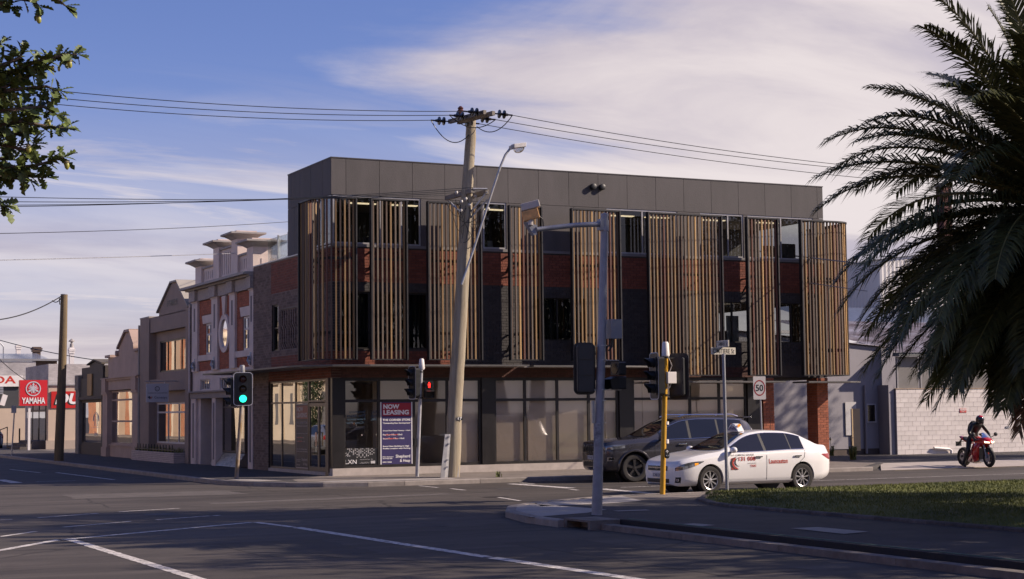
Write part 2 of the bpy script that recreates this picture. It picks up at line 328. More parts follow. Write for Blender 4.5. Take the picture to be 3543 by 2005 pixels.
kerb_run(PK, [(13.3, 25.55), (13.36, 26.95), (13.74, 28.55), (14.48, 30.0), (15.6, 31.0), (17.1, 31.85), (18.55, 32.36), (90, 32.36)][::-1], 0.2, 0.128, 2.6, M_kerb)
# old stone kerb with a black strip and a green arris along the near road
kerb_run(PK, [(13.86, 24.6), (13.86, -24)][::-1], 0.24, 0.095, 2.6, M_kerbdark)
MB().box(13.99, 14.12, -24, 24.6, 0.02, 0.165).build('kerb_strip', mat('black kerb strip', (0.014, 0.014, 0.018), 0.8, 0.3, 6.0, 0.4, 50), PK)
MB().box(14.125, 14.17, -24, 24.6, 0.02, 0.172).build('kerb_edging', mat('green kerb edge', (0.07, 0.13, 0.10), 0.8, 0.3, 5.0), PK)
dr = MB(); dr.box(13.42, 13.72, 24.6, 25.55, 0.125, 0.16); dr.box(13.42, 13.70, 24.6, 24.7, 0.0, 0.125); dr.box(13.42, 13.70, 25.45, 25.55, 0.0, 0.125); dr.box(13.70, 14.05, 24.6, 25.55, 0.0, 0.16)
dro = dr.build('storm_drain', M_kerbdark, label='concrete kerb inlet with a dark slot at the park corner', cat='drain')
# ---- lawn
lawn_edge = [(17.85, -28), (17.85, 26.9), (18.05, 27.9), (18.6, 29.2), (19.4, 30.3), (20.4, 31.0), (21.6, 31.25), (88, 31.25)]
LM = mat('lawn soil and thatch', (0.060, 0.085, 0.013), 0.95, 0.35, 0.4, 0.5, 60, col2=(0.105, 0.115, 0.024))
lw = MB(); cx_, cy_ = 40.0, 5.0
inner = [(x+(cx_-x)*0.04, y+(cy_-y)*0.04, 0.25) for x, y in lawn_edge]
outer = [(x, y, 0.15) for x, y in lawn_edge]
for i in range(len(outer)-1): lw.face([outer[i], outer[i+1], inner[i+1], inner[i]])
lw.face(inner+[(88, -28, 0.25)])
LW = lw.build('lawn', LM, kind='structure')
ed = [(17.72, -6.0), (17.72, 26.95), (17.95, 28.0), (18.5, 29.28), (19.32, 30.42), (20.38, 31.14), (21.6, 31.39), (40.0, 31.39)]
kerb_run(LW, ed[::-1], 0.13, 0.08, 0.44, mat('bluestone', (0.10, 0.085, 0.08), 0.9, 0.35, 6, 0.5, 60, island=0.25), z0=0.10, name='edging_stone')
def inpoly(x, y, poly):
    c = False; n = len(poly)
    for i in range(n):
        x0, y0 = poly[i]; x1, y1 = poly[(i+1) % n]
        if (y0 > y) != (y1 > y) and x < (x1-x0)*(y-y0)/(y1-y0)+x0: c = not c
    return c
rg = random.Random(3); gb = MB(); lp = lawn_edge+[(88, -28)]
k = 0
while k < 52000:
    x = rg.uniform(17.8, 33); y = rg.uniform(15, 31.3)
    if x/y > 1.12 or not inpoly(x, y, lp): continue
    k += 1; edge = min(1, max(0, (x-17.85)/1.0), max(0, (31.25-y)/1.0)); z = 0.15+0.10*min(1, max(0, min((x-17.85)/0.9, (31.25-y)/1.05)))
    h = rg.uniform(0.02, 0.055); a = rg.uniform(0, 6.28); w = rg.uniform(0.006, 0.013); lx = rg.uniform(-.03, .03); ly = rg.uniform(-.03, .03)
    gb.face([(x-w*math.cos(a), y-w*math.sin(a), z-0.01), (x+w*math.cos(a), y+w*math.sin(a), z-0.01), (x+lx, y+ly, z+h)])
M_grass = mat('grass blades', (0.080, 0.108, 0.016), 0.8, 0.3, 0.4, island=0.16, col2=(0.13, 0.135, 0.03))
gb.build('grass', M_grass, fix=False, kind='stuff', label='short mown grass of the park corner', cat='grass')
# ---- road markings: 4 mm sheets
def strip(name, pts, w, z=0.004, m=M_line, worn=True):
    b = MB(); P = [Vector((p[0], p[1], 0)) for p in pts]; rr = random.Random(len(pts)*7+int(P[0].x*100))
    for a, c in zip(P, P[1:]):
        d = c-a; ln = d.length; d /= ln; nn = Vector((-d.y, d.x, 0)); k = max(2, int(ln/0.12)); pv = None
        for i in range(k+1):
            q = a+d*ln*i/k; j1 = w/2*(1+(rr.uniform(-.14, .06) if worn else 0)); j2 = w/2*(1+(rr.uniform(-.14, .06) if worn else 0))
            cur = (q+nn*j1, q-nn*j2)
            if pv: b.face([(pv[0].x, pv[0].y, z), (cur[0].x, cur[0].y, z), (cur[1].x, cur[1].y, z), (pv[1].x, pv[1].y, z)])
            pv = cur
    o = b.build(name, m, fix=False, kind='structure'); o.visible_shadow = True
    return o
strip('road_marking', [(2.6, 24.2), (4.08, 26.0), (5.3, 27.70)], 0.16)
strip('road_marking', [(5.25, 27.6), (9.2, 29.98)], 0.15)
strip('road_marking', [(5.43, 27.55), (5.46, 24.0), (5.50, 20.0), (5.62, 10)], 0.17, 0.0045)
strip('road_marking', [(9.28, 29.95), (9.45, 28.3)], 0.15, 0.0045)
strip('road_marking', [(9.47, 28.2), (9.62, 24.6), (9.78, 20.9)], 0.20)
strip('road_marking', [(9.80, 20.8), (9.98, 17.6), (10.4, 8.0)], 0.21)
for a, b_ in (((0, 1858), (125, 1840)), ((220, 1825), (455, 1805)), ((540, 1800), (725, 1786)), ((735, 1786), (760, 1784)), ((130, 1793), (340, 1777)), ((410, 1772), (620, 1760)), ((0, 1800), (42, 1798))):
    p = onZ(*a); q = onZ(*b_); strip('lane_dash', [(p.x, p.y), (q.x, q.y)], 0.10)
for a, b_, w in (((0, 1661), (60, 1672), 0.35), ((195, 1636), (395, 1661), 0.14), ((125, 1667), (260, 1664), 0.10), ((35, 1625), (140, 1637), 0.10)):
    p = onZ(*a); q = onZ(*b_); strip('lane_dash', [(p.x, p.y), (q.x, q.y)], w)
for a, b_, w in (((1450, 1682), (1515, 1688), 0.1), ((1560, 1692), (1608, 1697), 0.12), ((1970, 1694), (2000, 1697), 0.12), ((1800, 1672), (1850, 1676), 0.1), ((1725, 1722), (1800, 1734), 0.1)):
    p = onZ(*a); q = onZ(*b_); strip('lane_dash', [(p.x, p.y), (q.x, q.y)], w)
strip('stop_line', [(20.55, 34.2), (20.7, 37.4)], 0.30)
strip('stop_line', [(20.3, 38.2), (20.2, 41.6)], 0.30)
strip('lane_line', [(21.5, 37.75), (90, 37.75)], 0.10)
strip('edge_line', [(34.0, 42.18), (90, 42.18)], 0.09, m=mat('yellow edge paint', (0.50, 0.40, 0.22), 0.7, 0.2, 5))
strip('edge_line', [(18.8, 32.62), (60, 32.62)], 0.07, m=M_line)
# repairs and covers in the carriageway
M_patch = mat('asphalt repair', (0.055, 0.048, 0.045), 0.85, 0.3, 2.0, 0.6, 140); M_patch2 = mat('pale asphalt repair', (0.115, 0.10, 0.09), 0.85, 0.25, 2.0, 0.6, 140)
def wobble(poly, n, amp, seed):
    rr_ = random.Random(seed); out = []
    for (a, b_), (c, d) in zip(poly, poly[1:]+poly[:1]):
        for k in range(n): t = k/n; out.append((a+(c-a)*t+rr_.uniform(-amp, amp), b_+(d-b_)*t+rr_.uniform(-amp, amp)))
    return out
for i, (poly, m_) in enumerate((([(7.2, 25.5), (8.9, 25.3), (8.8, 22.4), (7.1, 22.6)], M_patch), ([(10.4, 36.5), (16.6, 37.2), (16.5, 37.9), (10.3, 37.2)], M_patch2), ([(3.8, 32), (4.9, 32), (5.0, 40), (3.9, 40)], M_patch), ([(11.0, 23.0), (12.3, 23.0), (12.4, 17), (11.1, 17)], M_patch), ([(18.5, 38.6), (21.8, 38.8), (21.8, 39.6), (18.5, 39.4)], M_patch), ([(8.2, 41), (12.4, 40.6), (12.5, 43), (8.3, 43.4)], M_patch2))):
    sheet('road_patch', wobble(poly, 14, 0.05, i), 0.0022, m_)
for x, y in ((8.4, 33.6), (16.8, 35.4), (11.6, 27.2)): sheet('manhole_cover', [(x+0.32*math.cos(2*math.pi*k/20), y+0.32*math.sin(2*math.pi*k/20)) for k in range(20)], 0.0032, mat('cast iron', (0.05, 0.042, 0.038), 0.55, 0.4, 12, 0.6, 50, metal=0.4))
# ================================================================ brick and wall helpers
def AX(axis, plane, u, w, v):            # w: depth behind the face
    return (plane+w, u, v) if axis == 'X' else (u, plane+w, v)
def abox(b, axis, plane, u0, u1, w0, w1, v0, v1):
    p = AX(axis, plane, u0, w0, v0); q = AX(axis, plane, u1, w1, v1)
    b.box(min(p[0], q[0]), max(p[0], q[0]), min(p[1], q[1]), max(p[1], q[1]), min(p[2], q[2]), max(p[2], q[2])); return b
def wall_boxes(b, axis, plane, w0, w1, u0, u1, v0, v1, holes=()):
    us = sorted({u0, u1}|{c for h in holes for c in h[:2] if u0 < c < u1}); vs_ = sorted({v0, v1}|{c for h in holes for c in h[2:] if v0 < c < v1})
    for a, c in zip(us, us[1:]):
        for d, e in zip(vs_, vs_[1:]):
            mu, mv = (a+c)/2, (d+e)/2
            if any(h[0] < mu < h[1] and h[2] < mv < h[3] for h in holes): continue
            abox(b, axis, plane, a, c, w0, w1, d, e)
    return b
def brick_cells(u0, u1, v0, v1, bw, bh, j, holes=(), skip=None):
    out = []; r = 0; v = v0
    while v+bh*0.6 < v1:
        t = min(v+bh-j, v1); u = u0-(bw/2 if r % 2 else 0); c = 0
        while u < u1-0.01:
            a = max(u, u0); e = min(u+bw-j, u1)
            segs = [(a, e)]
            for h in holes:
                if v < h[3]-0.02 and t > h[2]+0.02:
                    ns = []
                    for p, q in segs:
                        if q <= h[0] or p >= h[1]: ns.append((p, q)); continue
                        if p < h[0]: ns.append((p, h[0]))
                        if q > h[1]: ns.append((h[1], q))
                    segs = ns
            for p, q in segs:
                if q-p > 0.03 and not (skip and skip((p+q)/2, (v+t)/2)): out.append((p, q, v, t))
            u += bw; c += 1
        v += bh; r += 1
    return out
BOXM = {}
def lay(parent, axis, plane, cells, m, budget, depth=0.05, name='brick', proud=0.004, seed=1):
    """budget cells become brick objects that share meshes, the rest one joined mesh"""
    rr = random.Random(seed); st = MB(); n = 0; o0 = org(parent)
    for p, q, v, t in cells:
        pr = rr.uniform(0, proud)
        if n < budget:
            w = round(q-p, 2); h = round(t-v, 3); key = (axis, w, h, round(depth, 3), m.name)
            if key not in BOXM:
                b = MB(); c = 0.004
                if axis == 'X': b.box(-depth/2, depth/2, -w/2, w/2, -h/2, h/2)
                else: b.box(-w/2, w/2, -depth/2, depth/2, -h/2, h/2)
                me = bpy.data.meshes.new(name); me.from_pydata(b.v, [], b.f); me.materials.append(m); BOXM[key] = me
            o = bpy.data.objects.new(name, BOXM[key]); COL.objects.link(o); o.parent = parent
            o.location = Vector(AX(axis, plane, (p+q)/2, depth/2-pr, (v+t)/2))-o0; n += 1
        else: abox(st, axis, plane, p, q, -pr, depth, v, t)
    if st.v: st.build(name+'work', m, parent, fix=False, kind='stuff')
    return n
M_brp = mat('brown purple brick', (0.150, 0.104, 0.088), 0.85, 0.2, 9, 0.4, 70, island=0.34)
M_brr = mat('red brick', (0.175, 0.052, 0.031), 0.85, 0.18, 9, 0.4, 70, island=0.22)
M_brd = mat('charcoal brick', (0.040, 0.035, 0.035), 0.75, 0.2, 9, 0.4, 70, island=0.2)
M_brb = mat('orange red brick', (0.30, 0.095, 0.048), 0.85, 0.15, 9, 0.4, 70, island=0.2)
M_mort = mat('grey mortar', (0.20, 0.17, 0.15), 0.95, 0.15, 10, 0.4, 90)
M_mortd = mat('dark mortar', (0.06, 0.048, 0.043), 0.95, 0.15, 10, 0.4, 90)
M_clad = mat('grey cement panel', (0.078, 0.070, 0.070), 0.75, 0.26, 1.1, 0.35, 55, island=0.05, stretch=(1, 1, 0.35))
M_beige = mat('beige interior lining', (0.72, 0.65, 0.57), 0.9, 0.06, 0.8)
M_intd = mat('interior dark', (0.15, 0.14, 0.135), 0.9, 0.15, 1.0)
M_ceil = mat('interior ceiling', (0.70, 0.66, 0.60), 0.9, 0.05, 1.0)
M_floor = mat('interior floor', (0.16, 0.13, 0.11), 0.6, 0.1, 1.0)
# ================================================================ CORNER BUILDING
X0, Y0 = 17.05, 47.4
CB = empty('corner_building', (X0, Y0, 0.12), 'three storey grey and brick corner building with vertical timber screens', 'building')
# --- masonry bodies (mortar coloured), the bricks sit in front of them
Z1, Z2, Z3, Z4 = 3.46, 7.07, 8.65, 9.80
wb = MB()
tw_win = (52.55, 53.25, 4.08, 5.62); pat = (50.0, 52.35, 4.10, 5.42)
wall_boxes(wb, 'X', X0, 0.012, 0.30, 47.42, 55.3, 3.07, Z2, [tw_win, pat])
abox(wb, 'X', X0, pat[0], pat[1], 0.062, 0.30, pat[2], pat[3])
abox(wb, 'X', X0, 53.62, 55.3, 0.012, 0.30, 0.05, 3.07)
wb.build('wall', M_mort, CB)
f1 = [(17.35, 20.25, 3.95, 5.70), (23.85, 25.75, 4.25, 5.66), (30.7, 32.35, 4.25, 5.66), (33.15, 34.75, 4.25, 5.66)]
wf = MB(); wall_boxes(wf, 'Y', Y0, 0.012, 0.28, X0+0.31, 35.36, 3.07, Z2, f1); wf.build('wall', M_mortd, CB)
wf = MB(); wf.box(35.05, 35.36, Y0+0.29, 49.0, 3.07, Z2); wf.box(35.05, 35.36, 54.2, 55.3, 3.07, Z2); wf.box(35.05, 35.36, 49.0, 54.2, 3.07, 4.1); wf.box(35.05, 35.36, 49.0, 54.2, 5.7, Z2); wf.box(17.3, 35.0, 55.0, 55.28, 0.05, Z2); wf.build('wall', M_mortd, CB)
# bricks, biggest ones first
bud = 300
def patskip(u, v):
    if not (pat[0] < u < pat[1] and pat[2] < v < pat[3]): return False
    i = int((u-pat[0])/0.115); r = int((v-pat[2])/0.0861) % 7
    return ((i+r) % 2 == 0) if r < 3 else (i % 2 == 0)
pilL = (32.66, 33.10); pilR = (34.92, 35.38)
for (a, c) in (pilR, pilL):
    pb = MB(); pb.box(a+0.01, c-0.01, Y0+0.012, Y0+0.62, 0.10, 3.06); P_ = pb.build('pillar', M_mort, CB)
    bud -= lay(P_, 'Y', Y0, brick_cells(a, c, 0.13, 3.06, 0.24, 0.086, 0.01), M_brb, 75)
    sb = MB()
    for p, q, v, t in brick_cells(Y0+0.05, Y0+0.60, 0.13, 3.06, 0.24, 0.086, 0.01):
        sb.box(a-0.002, a+0.06, p, q, v, t); sb.box(c-0.06, c+0.002, p, q, v, t)
    sb.build('brickwork', M_brb, P_, fix=False, kind='stuff')
cells = brick_cells(53.34, 55.3, 3.47, Z2, 0.24, 0.086, 0.012)+brick_cells(53.62, 55.3, 0.12, 3.45, 0.24, 0.086, 0.012)
patc = []
for r in range(int((pat[3]-pat[2])/0.0861)):
    for i in range(int((pat[1]-pat[0])/0.115)):
        u = pat[0]+i*0.115; v = pat[2]+r*0.0861
        if not patskip(u+0.05, v+0.04): patc.append((u, u+0.105, v, v+0.076))
lay(CB, 'X', X0, patc, M_brp, 60, seed=2)
cells += brick_cells(X0+30.4, 53.32, 3.92, 5.98, 0.24, 0.086, 0.012, [tw_win, pat])
lay(CB, 'X', X0, cells, M_brp, 110, seed=3)
lay(CB, 'X', X0, brick_cells(47.45, 53.33, 6.0, Z2-0.03, 0.24, 0.086, 0.010), M_brr, 60, seed=4)
lay(CB, 'X', X0, brick_cells(47.45, 53.32, 3.47, 3.90, 0.24, 0.086, 0.010)+brick_cells(47.45, 53.6, 3.08, 3.46, 0.24, 0.086, 0.010), M_brr, 0, seed=5)
lay(CB, 'Y', Y0, brick_cells(X0, 35.38, 6.0, Z2-0.03, 0.24, 0.086, 0.010), M_brr, 70, seed=6)
lay(CB, 'Y', Y0, brick_cells(X0, 35.38, 3.92, 5.99, 0.24, 0.086, 0.010, f1)+brick_cells(21.0, 35.38, 3.47, 3.90, 0.24, 0.086, 0.010), M_brd, 0, seed=7)
lay(CB, 'Y', Y0, brick_cells(X0, 20.95, 3.47, 3.90, 0.24, 0.086, 0.010)+[], M_brr, 0, seed=8)
lay(CB, 'Y', Y0, brick_cells(X0, 32.4, 3.08, 3.44, 0.24, 0.086, 0.010), mat('awning shaded brick', (0.075, 0.030, 0.022), 0.85, 0.2, 9, 0.4, 70, island=0.2), 0, seed=28)  # red brick darkened here to hold the awning's shade
MB().box(X0-0.03, X0+0.3, 47.4, 55.32, Z2-0.005, Z2+0.035).build('coping', M_frame, CB)
# --- windows
def window(parent, axis, plane, u0, u1, v0, v1, fm, gm, mull=(), trans=(), fw=0.05, rec=0.10, name='window', gs=None):
    b = MB()
    for (a, c, d, e) in ((u0, u0+fw, v0, v1), (u1-fw, u1, v0, v1), (u0+fw, u1-fw, v0, v0+fw), (u0+fw, u1-fw, v1-fw, v1)): abox(b, axis, plane, a, c, rec-0.03, rec+0.05, d, e)
    for m_ in mull: abox(b, axis, plane, m_-fw/2, m_+fw/2, rec-0.025, rec+0.045, v0+fw, v1-fw)
    for t_ in trans: abox(b, axis, plane, u0+fw, u1-fw, rec-0.02, rec+0.04, t_-fw/2, t_+fw/2)
    w = b.build(name, fm, parent)
    us = [u0+fw]+sorted(mull)+[u1-fw]; vs_ = [v0+fw]+sorted(trans)+[v1-fw]
    for a, c in zip(us, us[1:]):
        for d, e in zip(vs_, vs_[1:]):
            abox(MB(), axis, plane, a, c, rec, rec+0.008, d, e).build('pane', gm, w)
    return w
window(CB, 'X', X0, *tw_win, M_alu, G_win, trans=(4.85,))
for u0, u1, v0, v1 in f1:
    window(CB, 'Y', Y0, u0, u1, v0, v1, M_alu, G_win, mull=[(u0+u1)/2] if u1-u0 < 2 else [u0+0.95, u0+1.9], rec=0.12)
# first-floor room behind: pale lining so that the panes read as lit rooms
rm = MB(); rm.box(17.5, 30.2, 50.4, 50.5, 3.6, 6.0); rm.build('room_wall', mat('pale lining', (0.33, 0.31, 0.29), 0.9, 0.05, 1), CB)
rm = MB(); rm.box(17.36, 34.95, Y0+0.3, 54.9, 5.95, 6.02); rm.box(17.36, 34.95, Y0+0.3, 54.9, 3.50, 3.56); rm.build('floor_slab', M_ceil, CB)
for a in (17.7, 23.9, 25.2):      # dark vertical blinds
    bl = MB()
    for i in range(12 if a < 20 else 5): bl.box(a+i*0.2, a+i*0.2+0.19, Y0+0.42, Y0+0.43, 4.2, 5.7)
    bl.build('blind', mat('charcoal blind', (0.05, 0.05, 0.055), 0.9, 0.1, 3), CB)
for a in (31.55,): MB().box(a, a+0.5, Y0+0.5, Y0+0.52, 4.28, 5.2).build('blind', mat('white sky sheet', (0.82, 0.80, 0.82), 0.9, 0.04, 2), CB)  # white sheet standing for the bright sky seen through the pane
# --- ground floor shopfront, Cimitiere side
pl = MB(); pl.box(X0+0.02, 32.3, Y0-0.02, Y0+0.25, 0.10, 0.345); pl.box(X0-0.01, X0+0.25, Y0+0.26, 53.6, 0.10, 0.22); pl.build('plinth', mat('pale plinth concrete', (0.42, 0.37, 0.33), 0.85, 0.15, 3, 0.3, 90), CB)
XP = lambda px, y=1450: onY(px, y, Y0+0.08).x
pl_z0, pl_z1, tr_z = 0.345, 3.065, 2.37
for a, c in ((1147, 1186), (1665, 1708), (2141, 2187), (2585, 2632)): MB().box(XP(a), XP(c), Y0+0.01, Y0+0.20, pl_z0, pl_z1).build('column', mat('black column cladding', (0.014, 0.012, 0.012), 0.35, 0.2, 2), CB)
bays = [(1186, 1665, (1311, 1432, 1548)), (1708, 2141, (1817, 1929, 2038)), (2187, 2585, (2286, 2389, 2490))]
for a, c, ms in bays: window(CB, 'Y', Y0, XP(a), XP(c), pl_z0, pl_z1, M_alu, G_shop, mull=[XP(m_) for m_ in ms], trans=(tr_z,), fw=0.085, rec=0.10, name='shopfront')
# --- shopfront, Tamar side, with the glazed entrance doors
YP = lambda px, y=1450: onX(px, y, X0+0.06).y
window(CB, 'X', X0, YP(1068), 53.6, 0.22, 3.065, M_bronze, G_tam, mull=[YP(975), YP(1022)], trans=(2.36,), fw=0.06, rec=0.08, name='shopfront')
window(CB, 'X', X0, YP(1134)-0.0, YP(1068)-0.0, 2.36, 3.065, M_bronze, G_tam, mull=[], fw=0.06, rec=0.08, name='fanlight')
MB().box(X0-0.02, X0+0.28, Y0+0.27, YP(1134), 0.12, 3.065).build('corner_post', M_bronze, CB)
ya, yb = YP(1132), YP(1070); ym = (ya+yb)/2-0.06
for a, c, hs in ((ya, ym, 1), (ym, yb, -1)):
    d = MB()
    for (p, q, r, t) in ((a, a+0.07, 0.14, 2.33), (c-0.07, c, 0.14, 2.33), (a+0.07, c-0.07, 0.14, 0.36), (a+0.07, c-0.07, 2.22, 2.33)): abox(d, 'X', X0, p, q, 0.05, 0.11, r, t)
    D_ = d.build('door', M_bronze, CB); abox(MB(), 'X', X0, a+0.07, c-0.07, 0.075, 0.085, 0.36, 2.22).build('pane', G_tam, D_)
    hy = c-0.04 if hs == 1 else a+0.04
    MB().tube([(X0+0.05, hy, 1.0), (X0-0.03, hy, 1.0), (X0-0.03, hy, 1.42), (X0+0.05, hy, 1.42)], 0.015, 6).build('handle', M_chrome, D_)
# interior of the shop
it = MB(); it.box(21.0, 32.0, 47.62, 47.66, 0.36, 3.0); it.box(17.4, 20.9, 53.6, 53.7, 0.2, 3.05); it.box(20.95, 21.0, 47.66, 53.7, 0.2, 3.05); it.build('room_wall', M_beige, CB)
MB().box(17.36, 32.3, Y0+0.28, 54.9, 3.0, 3.05).build('ceiling', M_ceil, CB); MB().box(17.36, 32.3, Y0+0.28, 54.9, 0.10, 0.16).build('floor_slab', M_floor, CB)
rb = MB()
for px in (1830, 2100, 2230): rb.box(XP(px), XP(px)+0.05, 47.57, 47.61, 0.36, 3.0)
rb.box(19.3, 21.0, 49.8, 49.86, 0.2, 3.0); rb.build('partition', M_beige, CB)
# undercroft between the pillars
MB().box(32.3, 35.36, Y0+0.29, 54.9, 3.0, 3.06).build('soffit', M_brd, CB)
MB().box(32.28, 32.42, Y0+0.29, 54.9, 0.1, 3.0).build('side_wall', M_intd, CB)
window(CB, 'Y', 51.0, 31.2, 32.2, 0.3, 2.9, M_alu, G_shop)
# --- awnings: thin steel blades
M_awn = mat('steel awning', (0.10, 0.095, 0.09), 0.5, 0.15, 3, metal=0.3)
M_awnu = mat('awning soffit', (0.30, 0.27, 0.24), 0.7, 0.1, 3)
def awning(poly, z, th=0.05):
    b = MB(); b.prism([(x, y, z) for x, y in poly], (0, 0, th)); a = b.build('awning', M_awn, CB)
    MB().face([(x+(0.0), y, z-0.004) for x, y in poly]).build('lining', M_awnu, a, fix=False)
awning([(X0-1.15, 57.6), (X0-0.02, 57.6), (X0-0.02, Y0-0.02), (X0+0.2, Y0-0.02), (23.2, Y0-0.02), (23.2, 46.35), (17.9, 46.35), (16.8, 46.62), (16.1, 47.3), (X0-1.15, 48.2)], 3.40)
awning([(23.35, Y0-0.02), (27.9, Y0-0.02), (27.9, 46.7), (26.4, 46.35), (23.35, 46.35)], 3.385)
awning([(27.95, Y0-0.02), (32.9, Y0-0.02), (32.9, 46.4), (29.2, 46.35), (28.0, 46.85)], 2.88)
awning([(33.85, Y0-0.05), (36.1, Y0+0.4), (36.3, 46.75), (35.6, 46.4), (33.85, 46.4)], 2.87)
for x in (18.6, 22.5, 24.6): MB().box(x, x+1.1, 46.72, 46.8, 3.385, 3.399).build('awning_light', mat('light strip', (0.55, 0.5, 0.45), 0.5, 0.05), CB)
# --- second floor: grey cement panels and windows
tp = [1197, 1313, 1427, 1539, 1650, 1758, 1863, 1968, 2070, 2170, 2269, 2366, 2461, 2555, 2647, 2738, 2828]
xs_ = [X0]+[onY(px, 620+(px-1163)*0.0625, Y0).x for px in tp]+[35.36]
core = MB(); core.box(X0+0.03, 35.33, Y0+0.03, 51.5, Z3+0.02, Z4-0.06); core.build('parapet_wall', M_black, CB)
for a, c in zip(xs_, xs_[1:]): MB().box(a+0.006, c-0.006, Y0, Y0+0.028, Z3, Z4-0.03).build('cladding_panel', M_clad, CB)
ys_ = [Y0+0.03, 48.15, 49.3, 50.4, 51.2, 51.55]
wl = [48.9]  # corner glazing ends here on the Tamar side
for a, c in zip(ys_, ys_[1:]): MB().box(X0, X0+0.028, a+0.006, c-0.006, Z3, Z4-0.03).build('cladding_panel', M_clad, CB)
for a, c in ((48.9, 49.9), (49.9, 50.9), (50.9, 51.55)): MB().box(X0, X0+0.028, a+0.006, c-0.006, Z2+0.04, Z3-0.012).build('cladding_panel', M_clad, CB)
MB().box(X0-0.015, 35.375, Y0-0.015, 51.56, Z4-0.03, Z4).build('parapet_cap', mat('dark cap flashing', (0.07, 0.065, 0.065), 0.5, 0.1, 3, metal=0.3), CB)
XT = lambda px: onY(px, 800, Y0).x
wins = [(X0+0.06, XT(1456), [XT(1318), XT(1390)]), (XT(1672), XT(1752), []), (XT(2100), XT(2344), [XT(2224)]), (XT(2424), XT(2572), [XT(2520)]), (XT(2588), XT(2814), [XT(2703)])]
for a, c, ms in wins: window(CB, 'Y', Y0, a, c, Z2+0.09, Z3-0.01, M_frame, G_win, mull=ms, fw=0.05, rec=0.05)
window(CB, 'X', X0, Y0+0.08, 48.88, Z2+0.09, Z3-0.01, M_frame, G_win, mull=[48.2], fw=0.05, rec=0.05)
pan = []; e = XT(1456)
for a, c, ms in wins[1:]: pan.append((e, a)); e = c
pan.append((e, 35.36))
for a, c in pan:
    k = max(1, round((c-a)/1.15))
    for i in range(k): MB().box(a+(c-a)*i/k+0.006, a+(c-a)*(i+1)/k-0.006, Y0, Y0+0.028, Z2+0.04, Z3-0.012).build('cladding_panel', M_clad, CB)
MB().box(X0+0.03, 35.33, Y0-0.03, Y0+0.2, Z2-0.0, Z2+0.085).build('sill', mat('grey sill', (0.17, 0.16, 0.16), 0.6, 0.1, 3), CB)
rm = MB(); rm.box(X0+0.1, 35.3, 51.3, 51.45, Z2, Z3);
for a, c in pan: rm.box(a+0.02, c-0.02, Y0+0.03, Y0+0.12, Z2+0.04, Z3-0.01)
rm.box(X0+0.03, X0+0.12, 48.9, 51.5, Z2+0.04, Z3-0.01); rm.build('room_wall', M_intd, CB)
MB().box(X0+0.1, 35.3, Y0+0.2, 51.4, Z3-0.03, Z3+0.01).build('ceiling', M_ceil, CB); MB().box(X0+0.1, 35.3, Y0+0.21, 51.4, Z2-0.02, Z2+0.03).build('floor_slab', M_floor, CB)
rr = random.Random(5)
for i in range(9):          # office things by the windows
    x = (17.9, 18.6, 19.3, 22.3, 22.6, 28.3, 31.0, 33.4, 34.2)[i]; h = (0.5, 0.3, 0.42, 0.22, 0.36, 0.5, 0.7, 0.5, 0.6)[i]
    kind_ = ('monitor', 'desk_tray', 'monitor', 'desk_plant', 'paper_stand', 'monitor', 'desk_partition', 'monitor', 'desk_partition')[i]
    b = MB(); z = Z2+0.10; y = Y0+0.5
    if kind_ == 'monitor': b.box(x-0.27, x+0.27, y, y+0.03, z+0.12, z+h); b.box(x-0.03, x+0.03, y, y+0.03, z, z+0.12); b.box(x-0.12, x+0.12, y-0.06, y+0.1, z, z+0.012)
    elif kind_ == 'desk_plant':
        b.lathe((x, y, z), (0, 0, 1), [(0, 0.05), (0.1, 0.065)], 8)
        for k in range(14): a = k*2.4; b.face([(x, y, z+0.1), (x+0.12*math.cos(a), y+0.12*math.sin(a), z+0.12+0.01*k), (x+0.12*math.cos(a+.4), y+0.12*math.sin(a+.4), z+0.13+0.01*k)])
    elif kind_ == 'paper_stand': b.mesh([(x-0.1, y-0.05, z), (x+0.1, y-0.05, z), (x+0.1, y, z+0.3), (x-0.1, y, z+0.3), (x-0.1, y+0.06, z), (x+0.1, y+0.06, z)], [(0, 1, 2, 3), (3, 2, 5, 4), (0, 3, 4), (1, 5, 2)])
    else: b.box(x-0.3, x+0.3, y, y+0.04, z, z+h); b.box(x-0.33, x-0.3, y-0.1, y+0.14, z, z+h*0.9)
    lb = ['dark computer monitor at the left end of the top floor corner window', 'grey desk tray in the top floor corner window beside the monitor', 'computer monitor in the top floor window beside the second screen', 'small green plant on the top floor sill behind the utility pole', 'white paper stand on the top floor sill right of the utility pole', 'dark monitor behind the double top floor window', 'low dark partition in the top floor window with a pale pane', 'dark monitor in the rightmost top floor window, left pane', 'low partition in the rightmost top floor window, right pane'][i]
    b.build(kind_, {'desk_plant': mat('plant green', (0.05, 0.12, 0.03), 0.7, 0.3, 9), 'paper_stand': M_white}.get(kind_, M_intd), label=lb, cat={'desk_plant': 'plant', 'paper_stand': 'paper', 'monitor': 'monitor', 'desk_tray': 'tray'}.get(kind_, 'partition'))
for x in (18.2, 19.6, 22.7, 27.6, 29.0, 31.3, 33.6):       # recessed ceiling lights in the top floor offices
    MB().box(x, x+0.9, Y0+1.4, Y0+1.6, Z3-0.055, Z3-0.035).build('ceiling_light', mat('lit ceiling panel', (0.8, 0.7, 0.55), 0.5, 0.02, emit=(1.0, 0.78, 0.5), estr=1.6), CB)
for px, py in ((2050, 647), (2081, 649)):
    p = onY(px, py, Y0-0.02); b = MB(); b.lathe((p.x, Y0-0.14, p.z), (0, 1, 0), [(0, 0.085), (0.01, 0.1), (0.12, 0.1), (0.14, 0.1)], 16); b.build('vent_pipe', M_black, CB, smooth=True)
